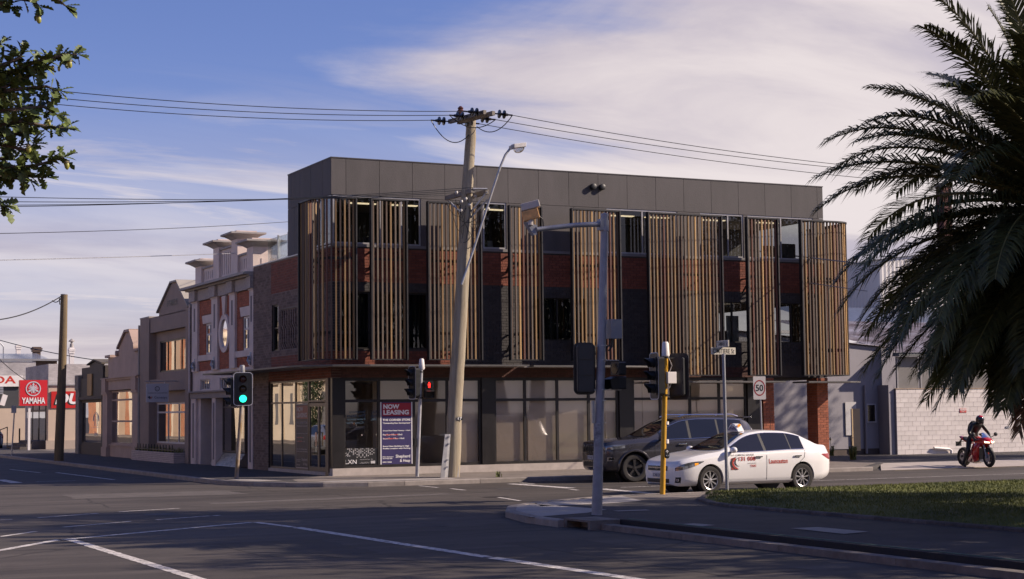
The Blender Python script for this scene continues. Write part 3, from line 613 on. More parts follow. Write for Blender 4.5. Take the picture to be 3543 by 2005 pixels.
# glass balustrade on the low roof behind the brick parapet
bl = empty('glass_balustrade', (17.3, 53.2, Z2), 'clear glass balustrade on the roof behind the brick parapet', 'balustrade')
for a in (51.7, 52.9, 54.0): MB().box(17.5, 17.52, a, a+1.1, Z2+0.12, Z2+0.95).build('pane', G_clear, bl); MB().box(17.48, 17.54, a-0.05, a, Z2, Z2+1.0).build('post', M_galv, bl)
# --- timber screens
SLM = [mat('slat oak', (0.27, 0.165, 0.068), 0.6, 0.2, 4, stretch=(8, 8, 0.4)), mat('slat gold', (0.50, 0.31, 0.12), 0.55, 0.15, 4, stretch=(8, 8, 0.4)), mat('slat brown', (0.10, 0.065, 0.042), 0.6, 0.2, 4, stretch=(8, 8, 0.4)),
       mat('slat red brown', (0.14, 0.058, 0.036), 0.6, 0.2, 4, stretch=(8, 8, 0.4)), mat('slat grey brown', (0.14, 0.105, 0.075), 0.6, 0.2, 4, stretch=(8, 8, 0.4))]
M_scrf = mat('screen steel', (0.016, 0.015, 0.016), 0.5, 0.2, 4)
YS = 46.78
def screen(path, z0, z1, pitch, seed, nclad=True):
    P = [Vector((x, y, 0)) for x, y in path]; seg = [(b_-a).length for a, b_ in zip(P, P[1:])]; tot = sum(seg); rr = random.Random(seed)
    def at(s):
        for a, b_, l_ in zip(P, P[1:], seg):
            if s <= l_: return a+(b_-a)*(s/l_), (b_-a)/l_
            s -= l_
        return P[-1], (P[-1]-P[-2]).normalized()
    fr = MB()
    def rail(z, h, w0, w1):
        n = max(1, int(tot/0.12)); pv = None
        for i in range(n+1):
            p, d = at(tot*i/n); nn = Vector((-d.y, d.x, 0)); cur = [p+nn*w0+Vector((0, 0, z)), p+nn*w1+Vector((0, 0, z)), p+nn*w1+Vector((0, 0, z+h)), p+nn*w0+Vector((0, 0, z+h))]
            if pv:
                for k in range(4): fr.face([pv[k], pv[(k+1) % 4], cur[(k+1) % 4], cur[k]])
            else: fr.face(cur)
            pv = cur
        fr.face(pv)
    rail(z1-0.02, 0.05, -0.055, 0.12); rail(z0, 0.025, -0.03, 0.10); rail(z0+(z1-z0)*0.16, 0.08, 0.085, 0.13); rail(z0+(z1-z0)*0.62, 0.08, 0.085, 0.13)
    for s in (0.0, tot): p, d = at(s); fr.obox(p+Vector((0, 0, (z0+z1)/2)), (d, Vector((-d.y, d.x, 0)), Vector((0, 0, 1))), (0.022, 0.085, (z1-z0)/2))
    p, d = at(tot/2); nn = Vector((-d.y, d.x, 0))
    for s in (0.15, 0.85):
        p, d = at(tot*s); nn = Vector((-d.y, d.x, 0))
        for zz in (z0+0.8, z0+3.3): fr.bar(p+nn*0.1+Vector((0, 0, zz)), p+nn*0.64+Vector((0, 0, zz+0.0)), 0.05); fr.bar(p+nn*0.1+Vector((0, 0, zz)), p+nn*0.64+Vector((0, 0, zz-0.5)), 0.04)
    F = MB(); F.v, F.f, F.m = fr.v, fr.f, fr.m
    S_ = F.build('slat_screen', M_scrf, CB, fix=True)
    n = round(tot/pitch); last = 0
    for i in range(n):
        p, d = at(tot*(i+0.5)/n); nn = Vector((-d.y, d.x, 0)); k = rr.choices(range(5), (3.9, 1.9, 3.4, 1.8, 2.5))[0]
        if k == last and rr.random() < 0.5: k = (k+2) % 5
        last = k
        b = MB(); b.obox(p+Vector((0, 0, (z0+z1)/2))+nn*rr.uniform(0.0, 0.02), (d, nn, Vector((0, 0, 1))), (0.023, 0.034, (z1-z0)/2-0.03)); b.build('slat', SLM[k], S_)
def arc(cx0, cy0, r, a0, a1, n=9): return [(cx0+r*math.cos(R_(a0+(a1-a0)*i/n)), cy0+r*math.sin(R_(a0+(a1-a0)*i/n))) for i in range(n+1)]
def sx(px, py=900): return onY(px, py, YS).x
r_ = 0.85; xl = X0-0.62
ylend = onX(1040, 900, xl).y
zt, zb = 8.47, 3.60
screen([(xl, ylend)]+arc(xl+r_, YS+r_, r_, 180, 270)+[(sx(1231), YS)], zb, zt, 0.135, 1)
for i, (a, c, zb_) in enumerate(((1284, 1406, zb), (1481, 1663, zb), (1763, 1873, zb), (1979, 2144, zb), (2243, 2496, 3.12), (2585, 2690, 3.12))): screen([(sx(a), YS), (sx(c), YS)], zb_, zt, 0.1355, 10+i)
xr = onY(2925, 1000, YS+0.55).x
screen([(sx(2771), YS)]+arc(xr-0.7, YS+0.7, 0.7, 270, 360)+[(xr, YS+2.6)], 3.12, zt, 0.1355, 30)
# ================================================================ TAMAR STREET TERRACE (all on the line X = X0)
M_wp = mat('pale pink-white render', (0.60, 0.50, 0.455), 0.75, 0.16, 1.2, 0.12, 40)
M_wps = mat('roughcast', (0.37, 0.32, 0.295), 0.9, 0.25, 14, 0.8, 40)
M_capg = mat('weathered cap', (0.34, 0.31, 0.29), 0.85, 0.2, 3, 0.2, 40)
M_slot = mat('slot shadow paint', (0.18, 0.155, 0.155), 0.9, 0.1, 2)  # flat strips: the slots' shade is put into this colour
M_timw = mat('white window timber', (0.55, 0.51, 0.49), 0.6, 0.1, 5)
def fb(b, y0, y1, w0, w1, z0, z1): return abox(b, 'X', X0, y0, y1, w0, w1, z0, z1)
B2 = empty('red_brick_shop', (X0, 59.4, 0.12), 'white rendered and red brick shop with oval window and stepped parapet', 'building')
b = MB(); fb(b, 55.34, 63.58, 0.30, 0.6, 2.9, 7.0); fb(b, 55.34, 63.58, 6.0, 6.2, 0.1, 7.6); fb(b, 63.3, 63.58, 0.3, 6.0, 0.1, 7.4); fb(b, 55.34, 55.6, 0.3, 6.0, 3.0, 7.4); fb(b, 55.6, 63.3, 0.5, 6.0, 6.8, 6.95); b.build('wall', M_wp, B2)
bays2 = [(60.60, 62.56), (58.25, 59.79), (55.80, 57.56)]; pil = [(62.56, 63.36), (59.79, 60.60), (57.56, 58.25), (55.34, 55.80)]
for i, (a, c) in enumerate(pil):
    b = MB(); fb(b, a, c, 0.0, 0.3, 3.66 if i else 3.66, 6.35); fb(b, a-0.04, c+0.04, -0.03, 0.3, 6.30, 6.36); P_ = b.build('pilaster', M_wp, B2)
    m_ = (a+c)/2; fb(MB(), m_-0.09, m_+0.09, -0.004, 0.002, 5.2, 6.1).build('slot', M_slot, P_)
w1 = (60.75, 61.7, 4.28, 5.44); w2 = (55.95, 56.85, 4.25, 5.44)
b = MB()
for (a, c), h in zip(bays2, ([w1], [], [w2])): wall_boxes(b, 'X', X0, 0.105, 0.29, a, c, 3.66, 6.35, h)
b.build('wall', mat('red mortar', (0.20, 0.09, 0.06), 0.95, 0.1, 8), B2)
cl = []
for (a, c), h in zip(bays2, ([(60.60, 62.1, 5.44, 5.78), (60.6, 62.56, 4.02, 4.26), w1], [], [(55.8, 57.2, 5.44, 5.8), (55.8, 57.56, 4.0, 4.24), w2])): cl += brick_cells(a, c, 3.67, 6.33, 0.24, 0.086, 0.012, h)
lay(B2, 'X', X0+0.09, cl, mat('terrace red brick', (0.33, 0.10, 0.055), 0.85, 0.2, 9, 0.4, 60, island=0.2), 290, seed=21)
for (a, c, z0, z1, sp) in ((60.62, 61.95, 5.45, 5.76, 0.12), (55.82, 57.0, 5.45, 5.78, 0.12)):
    MB().prism([(X0+0.05, a, z0), (X0+0.05, c, z0), (X0+0.05, c+sp, z1), (X0+0.05, a, z1)], (0.2, 0, 0)).build('lintel', M_wp, B2)
for a, c, z in ((60.6, 62.56, 4.04), (55.8, 57.56, 4.02)): fb(MB(), a, c, 0.02, 0.26, z, z+0.22).build('sill', M_wp, B2)
for w_ in (w1, w2): window(B2, 'X', X0, w_[0], w_[1], w_[2], w_[3], M_timw, G_tam, mull=[(w_[0]+w_[1])/2], trans=[w_[2]+0.75], fw=0.07, rec=0.15)
# oval window: ring, keystone and pane
oy, oz, ra, rb_ = 59.02, 4.96, 0.70, 0.70
rng_ = MB(); n = 28; st = []
for k in range(n):
    t = 2*math.pi*k/n; cy_, sz_ = math.cos(t), math.sin(t)
    st.append([(X0+0.02, oy+cy_*0.47, oz+sz_*0.70), (X0+0.28, oy+cy_*0.33, oz+sz_*0.54), (X0+0.02, oy+cy_*0.35, oz+sz_*0.55)])
    st[-1] = [(X0+0.10, oy+cy_*0.71, oz+sz_*0.72), (X0+0.02, oy+cy_*0.70, oz+sz_*0.71), (X0+0.02, oy+cy_*0.46, oz+sz_*0.52), (X0+0.25, oy+cy_*0.44, oz+sz_*0.50)]
for k in range(n):
    p, q = st[k], st[(k+1) % n]
    for j in range(3): rng_.face([p[j], p[j+1], q[j+1], q[j]])
OV = rng_.build('oval_window', M_wp, B2, smooth=True)
MB().face([(X0+0.075, oy+math.cos(2*math.pi*k/n)*0.47, oz+math.sin(2*math.pi*k/n)*0.53) for k in range(n)]).build('pane', glass('oval glass', (0.5, 0.5, 0.5), 0.05, 1.2, 0.15), OV, fix=False)
MB().prism([(X0+0.01, oy-0.11, 5.62), (X0+0.01, oy+0.11, 5.62), (X0+0.01, oy+0.26, 6.33), (X0+0.01, oy-0.26, 6.33)], (0.12, 0, 0)).build('keystone', M_wp, B2)
# entablature, parapet, piers
b = MB(); fb(b, 55.34, 63.5, 0.0, 0.4, 6.36, 6.78); b.build('frieze', M_wps, B2)
b = MB(); fb(b, 55.32, 63.75, -0.16, 0.45, 6.78, 6.84); fb(b, 55.32, 63.95, -0.36, 0.45, 6.84, 6.93); b.build('cornice', M_capg, B2)
for a, c in pil: fb(MB(), a-0.02, c+0.02, -0.12, 0.0, 6.36, 6.77).build('corbel', M_wps, B2)
piers = [(62.0, 62.85, 7.72), (59.6, 60.35, 8.22), (57.22, 57.98, 8.30), (55.36, 56.1, 7.85)]
for a, c, zt_ in piers:
    b = MB(); fb(b, a, c, 0.0, 0.65, 6.93, zt_); P_ = b.build('parapet_pier', M_wp, B2)
    b = MB(); lv = [(0.02, 0.0), (0.06, 0.03), (0.10, 0.06), (0.20, 0.12), (0.30, 0.15), (0.32, 0.16), (0.32, 0.22)]
    vs_ = [(X0+(-e if j in (0, 3) else 0.65+e), (a-e) if j in (0, 1) else (c+e), zt_-0.04+hh) for e, hh in lv for j in range(4)]
    b.mesh(vs_, [(4*i+j, 4*i+(j+1) % 4, 4*i+4+(j+1) % 4, 4*i+4+j) for i in range(len(lv)-1) for j in range(4)]+[(0, 1, 2, 3), tuple(4*(len(lv)-1)+j for j in range(4))[::-1]]); b.build('cap', M_capg, P_)
    fb(MB(), a-0.05, c+0.05, -0.05, 0.7, zt_+0.18, zt_+0.25).build('cap_block', M_wp, P_)
for a, c, zt_, ns in ((60.35, 62.0, 7.55, 6), (57.98, 59.6, 8.05, 6), (56.1, 57.22, 7.62, 5)):
    h = [(a+(c-a)*(i+0.75)/(ns+0.5), a+(c-a)*(i+0.75)/(ns+0.5)+0.07, 7.12, zt_-0.12) for i in range(ns)]
    b = MB(); wall_boxes(b, 'X', X0, 0.1, 0.2, a, c, 6.93, zt_, h); fb(b, a, c, 0.2, 0.4, 6.93, zt_-0.01); b.build('parapet', M_wp, B2)
    fb(MB(), a, c, 0.03, 0.45, zt_, zt_+0.07).build('coping', M_capg, B2)
# lower band, small highlights, canopy cornice, shop bays
h = [(61.05, 62.4, 2.94, 3.34), (58.5, 59.75, 2.94, 3.34), (56.0, 57.2, 2.94, 3.34)]
b = MB(); wall_boxes(b, 'X', X0, 0.08, 0.3, 55.34, 63.5, 2.9, 3.66, h); b.build('lower_band', M_wp, B2)
for q in h: window(B2, 'X', X0, q[0], q[1], q[2], q[3], M_timw, G_tam, mull=[q[0]+(q[1]-q[0])*k/4 for k in (1, 2, 3)], fw=0.04, rec=0.16, name='highlight_window')
b = MB(); fb(b, 55.34, 63.4, -0.05, 0.6, 2.62, 2.90); fb(b, 55.34, 63.5, -0.14, 0.6, 2.84, 2.90); b.build('string_cornice', mat('taupe band', (0.27, 0.23, 0.21), 0.8, 0.1, 2), B2)
for a, c in ((62.75, 63.45), (60.0, 60.5), (55.4, 55.95)):
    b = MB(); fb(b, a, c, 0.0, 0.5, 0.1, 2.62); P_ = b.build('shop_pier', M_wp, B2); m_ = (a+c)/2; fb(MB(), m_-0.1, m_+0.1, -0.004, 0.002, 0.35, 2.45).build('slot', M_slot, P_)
b = MB(); fb(b, 62.4, 62.75, 0.1, 1.4, 0.1, 2.62); b.build('side_wall', M_wp, B2)
window(B2, 'X', X0, 57.2, 60.0, 0.62, 2.58, mat('brown window timber', (0.10, 0.075, 0.06), 0.6, 0.2, 5), G_tam, mull=[], trans=[2.27], fw=0.07, rec=0.30, name='shop_window')
window(B2, 'X', X0, 60.5, 61.7, 0.62, 2.58, MATS['brown window timber'], G_tam, trans=[2.27], fw=0.07, rec=0.6, name='shop_window')
window(B2, 'X', X0, 61.7, 62.4, 0.14, 2.4, MATS['brown window timber'], G_tam, fw=0.1, rec=1.2, name='door')
window(B2, 'X', X0, 56.0, 57.15, 0.14, 2.58, MATS['brown window timber'], G_tam, trans=[2.27], fw=0.1, rec=1.0, name='door')
fb(MB(), 55.9, 62.4, 2.4, 2.5, 0.1, 2.7).build('room_wall', M_intd, B2); fb(MB(), 55.9, 62.4, 0.5, 2.4, 0.08, 0.13).build('shop_floor', M_floor, B2)
M_glz = mat('glazed cream brick', (0.36, 0.32, 0.24), 0.35, 0.3, 7, island=0.28)
for a, c, wd_ in ((57.25, 59.95, 0.0), (60.52, 61.6, 0.25)):   # sloping stall risers of glazed brick
    T = [Vector((X0+0.30+wd_, 0, 0.60)), Vector((X0-0.02+wd_, 0, 0.13))]
    b = MB(); b.prism([(T[0].x, a, T[0].z), (T[1].x, a, T[1].z), (T[0].x+0.3, a, 0.13), (T[0].x+0.3, a, 0.6)], (0, c-a, 0)); SR = b.build('stall_riser', M_mort, B2)
    d = (T[1]-T[0]); ln = d.length; d /= ln; nn = Vector((-1, 0, 0)).cross(Vector((0, 1, 0))); nn = Vector((d.z, 0, -d.x)); nn = -nn if nn.x > 0 else nn
    for r in range(7):
        u = a+(0.09 if r % 2 else 0)
        while u < c-0.05:
            e = min(u+0.18, c); p = T[0]+d*(ln*(r+0.5)/7); MB().obox((p.x+nn.x*0.004, (u+e)/2, p.z+nn.z*0.004), (Vector((0, 1, 0)), d, nn), ((e-u)/2-0.006, ln/14-0.006, 0.006)).build('brick', M_glz, SR); u += 0.19
for y in (62.9, 60.2, 55.6):          # cast bracket lamps on the piers
    p = (X0-0.02, y, 3.95); b = MB(); b.tube([(X0, y, 3.8), (X0-0.1, y-0.05, 4.0), (X0-0.16, y-0.1, 3.85), (X0-0.1, y-0.14, 3.75)], 0.035, 6); b.tube([(X0, y, 4.15), (X0-0.05, y, 3.7)], 0.05, 6); b.build('wall_bracket', M_galv, B2, smooth=True)
# ---------------------------------------------------------------- taupe building with the gable
M_tau = mat('taupe render', (0.265, 0.200, 0.165), 0.8, 0.14, 1.0, 0.1, 50); M_taul = mat('light taupe coping', (0.36, 0.33, 0.29), 0.8, 0.1, 2)
B3 = empty('taupe_gabled_shop', (X0, 67.5, 0.12), 'taupe rendered two storey shop with plain pointed gable and wide windows', 'building')
b = MB(); fb(b, 70.0, 71.6, -0.05, 0.9, 0.1, 6.15); b.build('pilaster', M_tau, B3)
b = MB(); fb(b, 63.6, 64.1, -0.05, 0.9, 0.1, 6.18); b.build('pilaster', M_tau, B3)
b = MB(); fb(b, 64.1, 70.0, 0.0, 0.9, 5.48, 6.13); fb(b, 64.1, 70.0, 0.0, 0.9, 3.0, 3.5); b.build('fascia', M_tau, B3)
b = MB(); wall_boxes(b, 'X', X0, 0.25, 0.55, 64.1, 70.0, 0.1, 5.48, [(64.75, 69.35, 3.80, 5.10), (65.3, 69.9, 0.84, 2.52)]); fb(b, 63.6, 71.6, 5.0, 5.2, 0.1, 6.0); fb(b, 71.4, 71.6, 0.9, 5.0, 0.1, 6.0); fb(b, 63.7, 71.4, 0.9, 5.0, 5.8, 5.95); b.build('wall', M_tau, B3)
gp = [(68.5, 6.10), (68.5, 6.34), (66.45, 7.34), (65.55, 7.34), (64.0, 6.34), (64.0, 6.10)]
MB().prism([(X0, y, z) for y, z in gp], (0.5, 0, 0)).build('gable', M_tau, B3)
cp = MB()
for (a, za), (c, zc) in (((68.7, 6.25), (66.47, 7.36)), ((65.53, 7.36), (63.75, 6.22))): cp.prism([(X0-0.08, a, za), (X0-0.08, c, zc), (X0-0.08, c, zc+0.07), (X0-0.08, a, za+0.07)], (1.5, 0, 0))
cp.box(X0-0.08, X0+1.42, 65.5, 66.5, 7.35, 7.42); cp.build('gable_coping', M_taul, B3)
fb(MB(), 70.0, 71.62, -0.07, 0.95, 6.15, 6.2).build('coping', M_taul, B3)
window(B3, 'X', X0, 64.75, 69.35, 3.80, 5.10, M_alu, G_tam, mull=[66.0, 67.1, 68.2], fw=0.06, rec=0.32)
window(B3, 'X', X0, 65.3, 69.9, 0.84, 2.52, M_timw, G_tam, mull=[66.4, 68.1], trans=[2.12], fw=0.07, rec=0.32)
fb(MB(), 64.1, 70.0, 1.9, 2.0, 0.3, 5.4).build('room_wall', M_intd, B3)
lettering('69 TAMAR ST.', mat('dark metal letters', (0.03, 0.027, 0.025), 0.5, 0.1), B3, (X0-0.02, 67.15, 6.42), (0, -1, 0), (0, 0, 1), w=1.75, h=0.26, bold=0.02, nrm=(-1, 0, 0))
PLT = empty('brick_planter', (X0-0.3, 68, 0.12), 'low white brick planter in front of the taupe shop', 'planter')
b = MB(); b.box(X0-0.42, X0+0.4, 64.36, 71.4, 0.1, 0.5); b.build('bed', M_mort, PLT)
M_wbr = mat('white painted brick', (0.52, 0.43, 0.40), 0.8, 0.1, 5, island=0.1)
lay(PLT, 'X', X0-0.44, brick_cells(64.35, 71.4, 0.11, 0.54, 0.30, 0.072, 0.014), M_wbr, 200, seed=9)
lay(PLT, 'Y', 64.33, brick_cells(X0-0.44, X0+0.1, 0.11, 0.54, 0.30, 0.072, 0.014), M_wbr, 40, seed=10)
b = MB()
for k in range(13): b.box(X0-0.36, X0-0.33, 64.9+k*0.48, 64.93+k*0.48, 0.5, 0.82)
b.box(X0-0.365, X0-0.325, 64.6, 71.2, 0.60, 0.635); b.build('rail', M_black, PLT)
pg = MB(); rr = random.Random(4)
for k in range(420):
    y = rr.uniform(64.5, 71.2); x = X0-0.05+rr.uniform(-.28, .28); a = rr.uniform(0, 6.28); h = rr.uniform(.1, .28); pg.face([(x, y, 0.5), (x+0.03*math.cos(a), y+0.03*math.sin(a), 0.5), (x+rr.uniform(-.1, .1), y+rr.uniform(-.1, .1), 0.5+h)])
pg.build('planting', M_grass, PLT, fix=False, kind='stuff')
# blade sign on a bracket
SG = empty('hanging_sign', (16.3, 65.4, 2.5), 'pale square shop sign hanging from a bracket on the taupe shop', 'sign')
MB().tube([(X0+0.5, 65.42, 3.35), (15.75, 65.42, 3.35)], 0.02, 6).build('bracket', M_galv, SG)
MB().box(15.78, 16.68, 65.40, 65.44, 2.52, 3.25).build('board', mat('pale blue sign board', (0.50, 0.49, 0.52), 0.5, 0.04, 2), SG)
b = MB(); b.box(15.9, 15.92, 65.41, 65.43, 3.25, 3.35); b.box(16.5, 16.52, 65.41, 65.43, 3.25, 3.35); b.build('hanger', M_galv, SG)
Msl = mat('slate print', (0.05, 0.05, 0.06), 0.5, 0.05)
b = MB(); n = 20
for k in range(n):
    a, c = 2*math.pi*k/n, 2*math.pi*(k+1)/n
    b.face([(16.22+r*math.cos(t), 65.397, 3.05+r*math.sin(t)) for r, t in ((0.075, a), (0.1, a), (0.1, c), (0.075, c))])
b.box(16.18, 16.26, 65.395, 65.398, 3.01, 3.02); b.box(16.18, 16.19, 65.395, 65.398, 3.02, 3.09); b.box(16.25, 16.26, 65.395, 65.398, 3.02, 3.07); b.box(16.19, 16.25, 65.395, 65.398, 3.08, 3.09); b.build('emblem', Msl, SG, fix=False)
lettering('GARRISONS LAUNCESTON', Msl, SG, (15.85, 65.396, 2.86), (1, 0, 0), (0, 0, 1), w=0.76, h=0.045, bold=0.01, nrm=(0, -1, 0))
lettering('Genesys', Msl, SG, (16.1, 65.396, 2.63), (1, 0, 0), (0, 0, 1), w=0.5, h=0.13, nrm=(0, -1, 0))
for dx, col, nm in ((0.0, (0.04, 0.05, 0.09), 'emblem'), (0.07, (0.5, 0.1, 0.03), 'emblem'), (0.13, (0.04, 0.12, 0.05), 'emblem')):
    MB().face([(15.88+dx-0.05*(dx < .05), 65.396, 2.72), (15.93+dx*0.4, 65.396, 2.63), (15.96+dx*0.5, 65.396, 2.70), (15.91+dx, 65.396, 2.77)]).build(nm, mat('emblem %.2f' % dx, col, 0.5, 0.05), SG, fix=False)
MB().tube([(X0-0.06, 71.75, 0.12), (X0-0.06, 71.75, 5.9)], 0.045, 8).build('downpipe', M_taul, B3, smooth=True)
MB().tube([(X0-0.04, 63.52, 2.9), (X0-0.04, 63.52, 6.3)], 0.04, 8).build('downpipe', M_wp, B2, smooth=True)
# ---------------------------------------------------------------- cream shop with the scrolled gable
M_crm = mat('pinkish cream render', (0.43, 0.315, 0.255), 0.8, 0.14, 1.2, 0.1, 50)
B4 = empty('cream_gabled_shop', (X0, 75.3, 0.12), 'small pinkish cream shop with tall pointed gable and panelled front', 'building')
gp = [(78.1, 3.75), (78.1, 4.70), (76.4, 4.70), (76.1, 4.85), (75.85, 5.1), (74.5, 5.72), (73.6, 5.72), (72.75, 5.05), (72.7, 4.8), (71.9, 4.8), (71.9, 3.75)]
MB().prism([(X0, y, z) for y, z in gp], (0.4, 0, 0)).build('parapet', M_crm, B4)
cp = MB()
for (a, za), (c, zc) in (((76.0, 5.02), (74.5, 5.74)), ((73.6, 5.74), (72.65, 5.02))): cp.prism([(X0-0.1, a, za), (X0-0.1, c, zc), (X0-0.1, c, zc+0.1), (X0-0.1, a, za+0.1)], (0.9, 0, 0))
cp.box(X0-0.1, X0+0.8, 73.55, 74.55, 5.73, 5.84); cp.box(X0-0.12, X0+0.5, 77.2, 78.3, 4.70, 4.82); cp.box(X0-0.12, X0+0.5, 71.85, 72.6, 4.82, 4.92); cp.tube([(X0-0.12, 72.72, 4.98), (X0+0.5, 72.72, 4.98)], 0.16, 12)
cp.tube([(X0-0.12, 76.05, 4.84), (X0+0.4, 76.05, 4.84)], 0.13, 12); cp.build('coping', M_crm, B4)
b = MB(); fb(b, 71.7, 78.9, -0.10, 0.4, 3.62, 3.75); fb(b, 71.7, 79.0, -0.18, 0.4, 3.71, 3.76); fb(b, 71.8, 78.8, -0.02, 0.3, 3.18, 3.62); b.build('cornice', M_crm, B4)
for a, c in ((77.9, 78.9), (71.9, 72.9)):
    b = MB(); fb(b, a, c, -0.08, 0.4, 0.1, 3.0); fb(b, a-0.05, c+0.05, -0.14, 0.4, 3.0, 3.1); fb(b, a+0.1, c-0.1, -0.16, 0.3, 3.1, 3.75); fb(b, a-0.04, c+0.04, -0.13, 0.4, 0.1, 0.55); b.build('pilaster', M_crm, B4)
b = MB(); fb(b, 72.9, 77.9, 0.06, 0.3, 0.1, 0.68); fb(b, 72.8, 78.0, 0.0, 0.3, 0.62, 0.70); b.build('stall_riser', M_crm, B4)
window(B4, 'X', X0, 72.9, 77.9, 0.69, 3.15, M_crm, G_tam, mull=[73.7, 76.9], trans=[1.75, 2.72], fw=0.08, rec=0.15)
b = MB(); fb(b, 71.9, 79.0, 2.0, 2.1, 0.2, 3.6); b.build('room_wall', M_intd, B4)
b = MB(); fb(b, 72.0, 78.9, 0.4, 7, 4.0, 4.1); fb(b, 78.7, 78.9, 0.3, 7, 0.1, 4.0); b.build('roof', mat('grey roof iron', (0.22, 0.22, 0.23), 0.5, 0.15, 4, metal=0.3), B4)
# ---------------------------------------------------------------- small olive shop
M_oli = mat('olive grey timber', (0.12, 0.10, 0.075), 0.8, 0.15, 3, stretch=(1, 1, .2)); M_olb = mat('dark brown timber', (0.07, 0.055, 0.045), 0.75, 0.15, 3)
B5 = empty('olive_weatherboard_shop', (X0, 82, 0.12), 'small olive timber shop with low gabled parapet and a single window', 'building')
b = MB(); fb(b, 84.5, 85.3, -0.06, 0.5, 0.1, 4.0); fb(b, 84.45, 85.35, -0.1, 0.5, 3.3, 4.05); b.build('side_pier', mat('weathered pier', (0.22, 0.19, 0.165), 0.85, 0.2, 3), B5)
y = 79.25
while y < 82.25:
    pk = 4.45+0.17*(1-abs((y-80.9)/1.6)); MB().box(X0+0.0, X0+0.05, y, y+0.235, 2.95, pk).build('plank', M_oli, B5); y += 0.25
while y < 84.45: MB().box(X0+0.03, X0+0.08, y, y+0.235, 2.95, 3.85).build('plank', M_oli, B5); y += 0.25
b = MB(); b.prism([(X0-0.1, 79.1, 4.46), (X0-0.1, 80.9, 4.68), (X0-0.1, 82.5, 4.48), (X0-0.1, 82.5, 4.54), (X0-0.1, 80.9, 4.75), (X0-0.1, 79.1, 4.53)], (0.8, 0, 0)); b.build('gable_coping', M_oli, B5)
b = MB(); fb(b, 79.1, 84.5, 0.08, 0.3, 2.7, 4.4); fb(b, 79.1, 84.5, 0.05, 0.3, 0.1, 0.62); fb(b, 79.05, 79.35, -0.04, 0.3, 0.1, 2.9); b.build('wall', M_olb, B5)
b = MB(); fb(b, 79.0, 84.5, -0.1, 0.2, 2.80, 2.95); b.build('cornice', M_olb, B5)
window(B5, 'X', X0, 79.4, 84.4, 0.6, 2.78, M_olb, G_tam, fw=0.12, rec=0.12)
fb(MB(), 79.0, 85.2, 1.8, 1.9, 0.1, 4.0).build('room_wall', M_intd, B5)
b = MB(); fb(b, 79.1, 85.3, 0.3, 8, 3.7, 3.8); fb(b, 85.1, 85.3, 0.5, 8, 0.1, 3.7); b.build('roof', MATS['grey roof iron'], B5)
lettering('den', M_wht, B5, (X0+0.115, 81.6, 1.05), (0, -1, 0), (0, 0, 1), w=0.75, h=0.22, nrm=(-1, 0, 0))
cr = MB()
for r, n_ in ((0.42, 16), (0.36, 16)):
    for k in range(n_):
        a, c = math.pi*k/n_, math.pi*(k+1)/n_; cr.bar((X0+0.115, 81.25+r*math.cos(a)*1.6, 1.75+r*math.sin(a)), (X0+0.115, 81.25+r*math.cos(c)*1.6, 1.75+r*math.sin(c)), 0.012)
for k in range(3): cr.bar((X0+0.115, 80.9+k*0.35, 1.5), (X0+0.115, 80.9+k*0.35, 2.0), 0.012); 
cr.bar((X0+0.115, 80.5, 1.45), (X0+0.115, 82.0, 1.45), 0.014); cr.build('window_crest', M_wht, B5, fix=False)
BD = MB().box(X0-0.08, X0-0.03, 81.4, 82.4, 3.0, 4.05).build('shop_board', mat('yellow ochre board', (0.42, 0.25, 0.10), 0.7, 0.15, 3), label='tall ochre signboard on the olive timber shop', cat='sign')
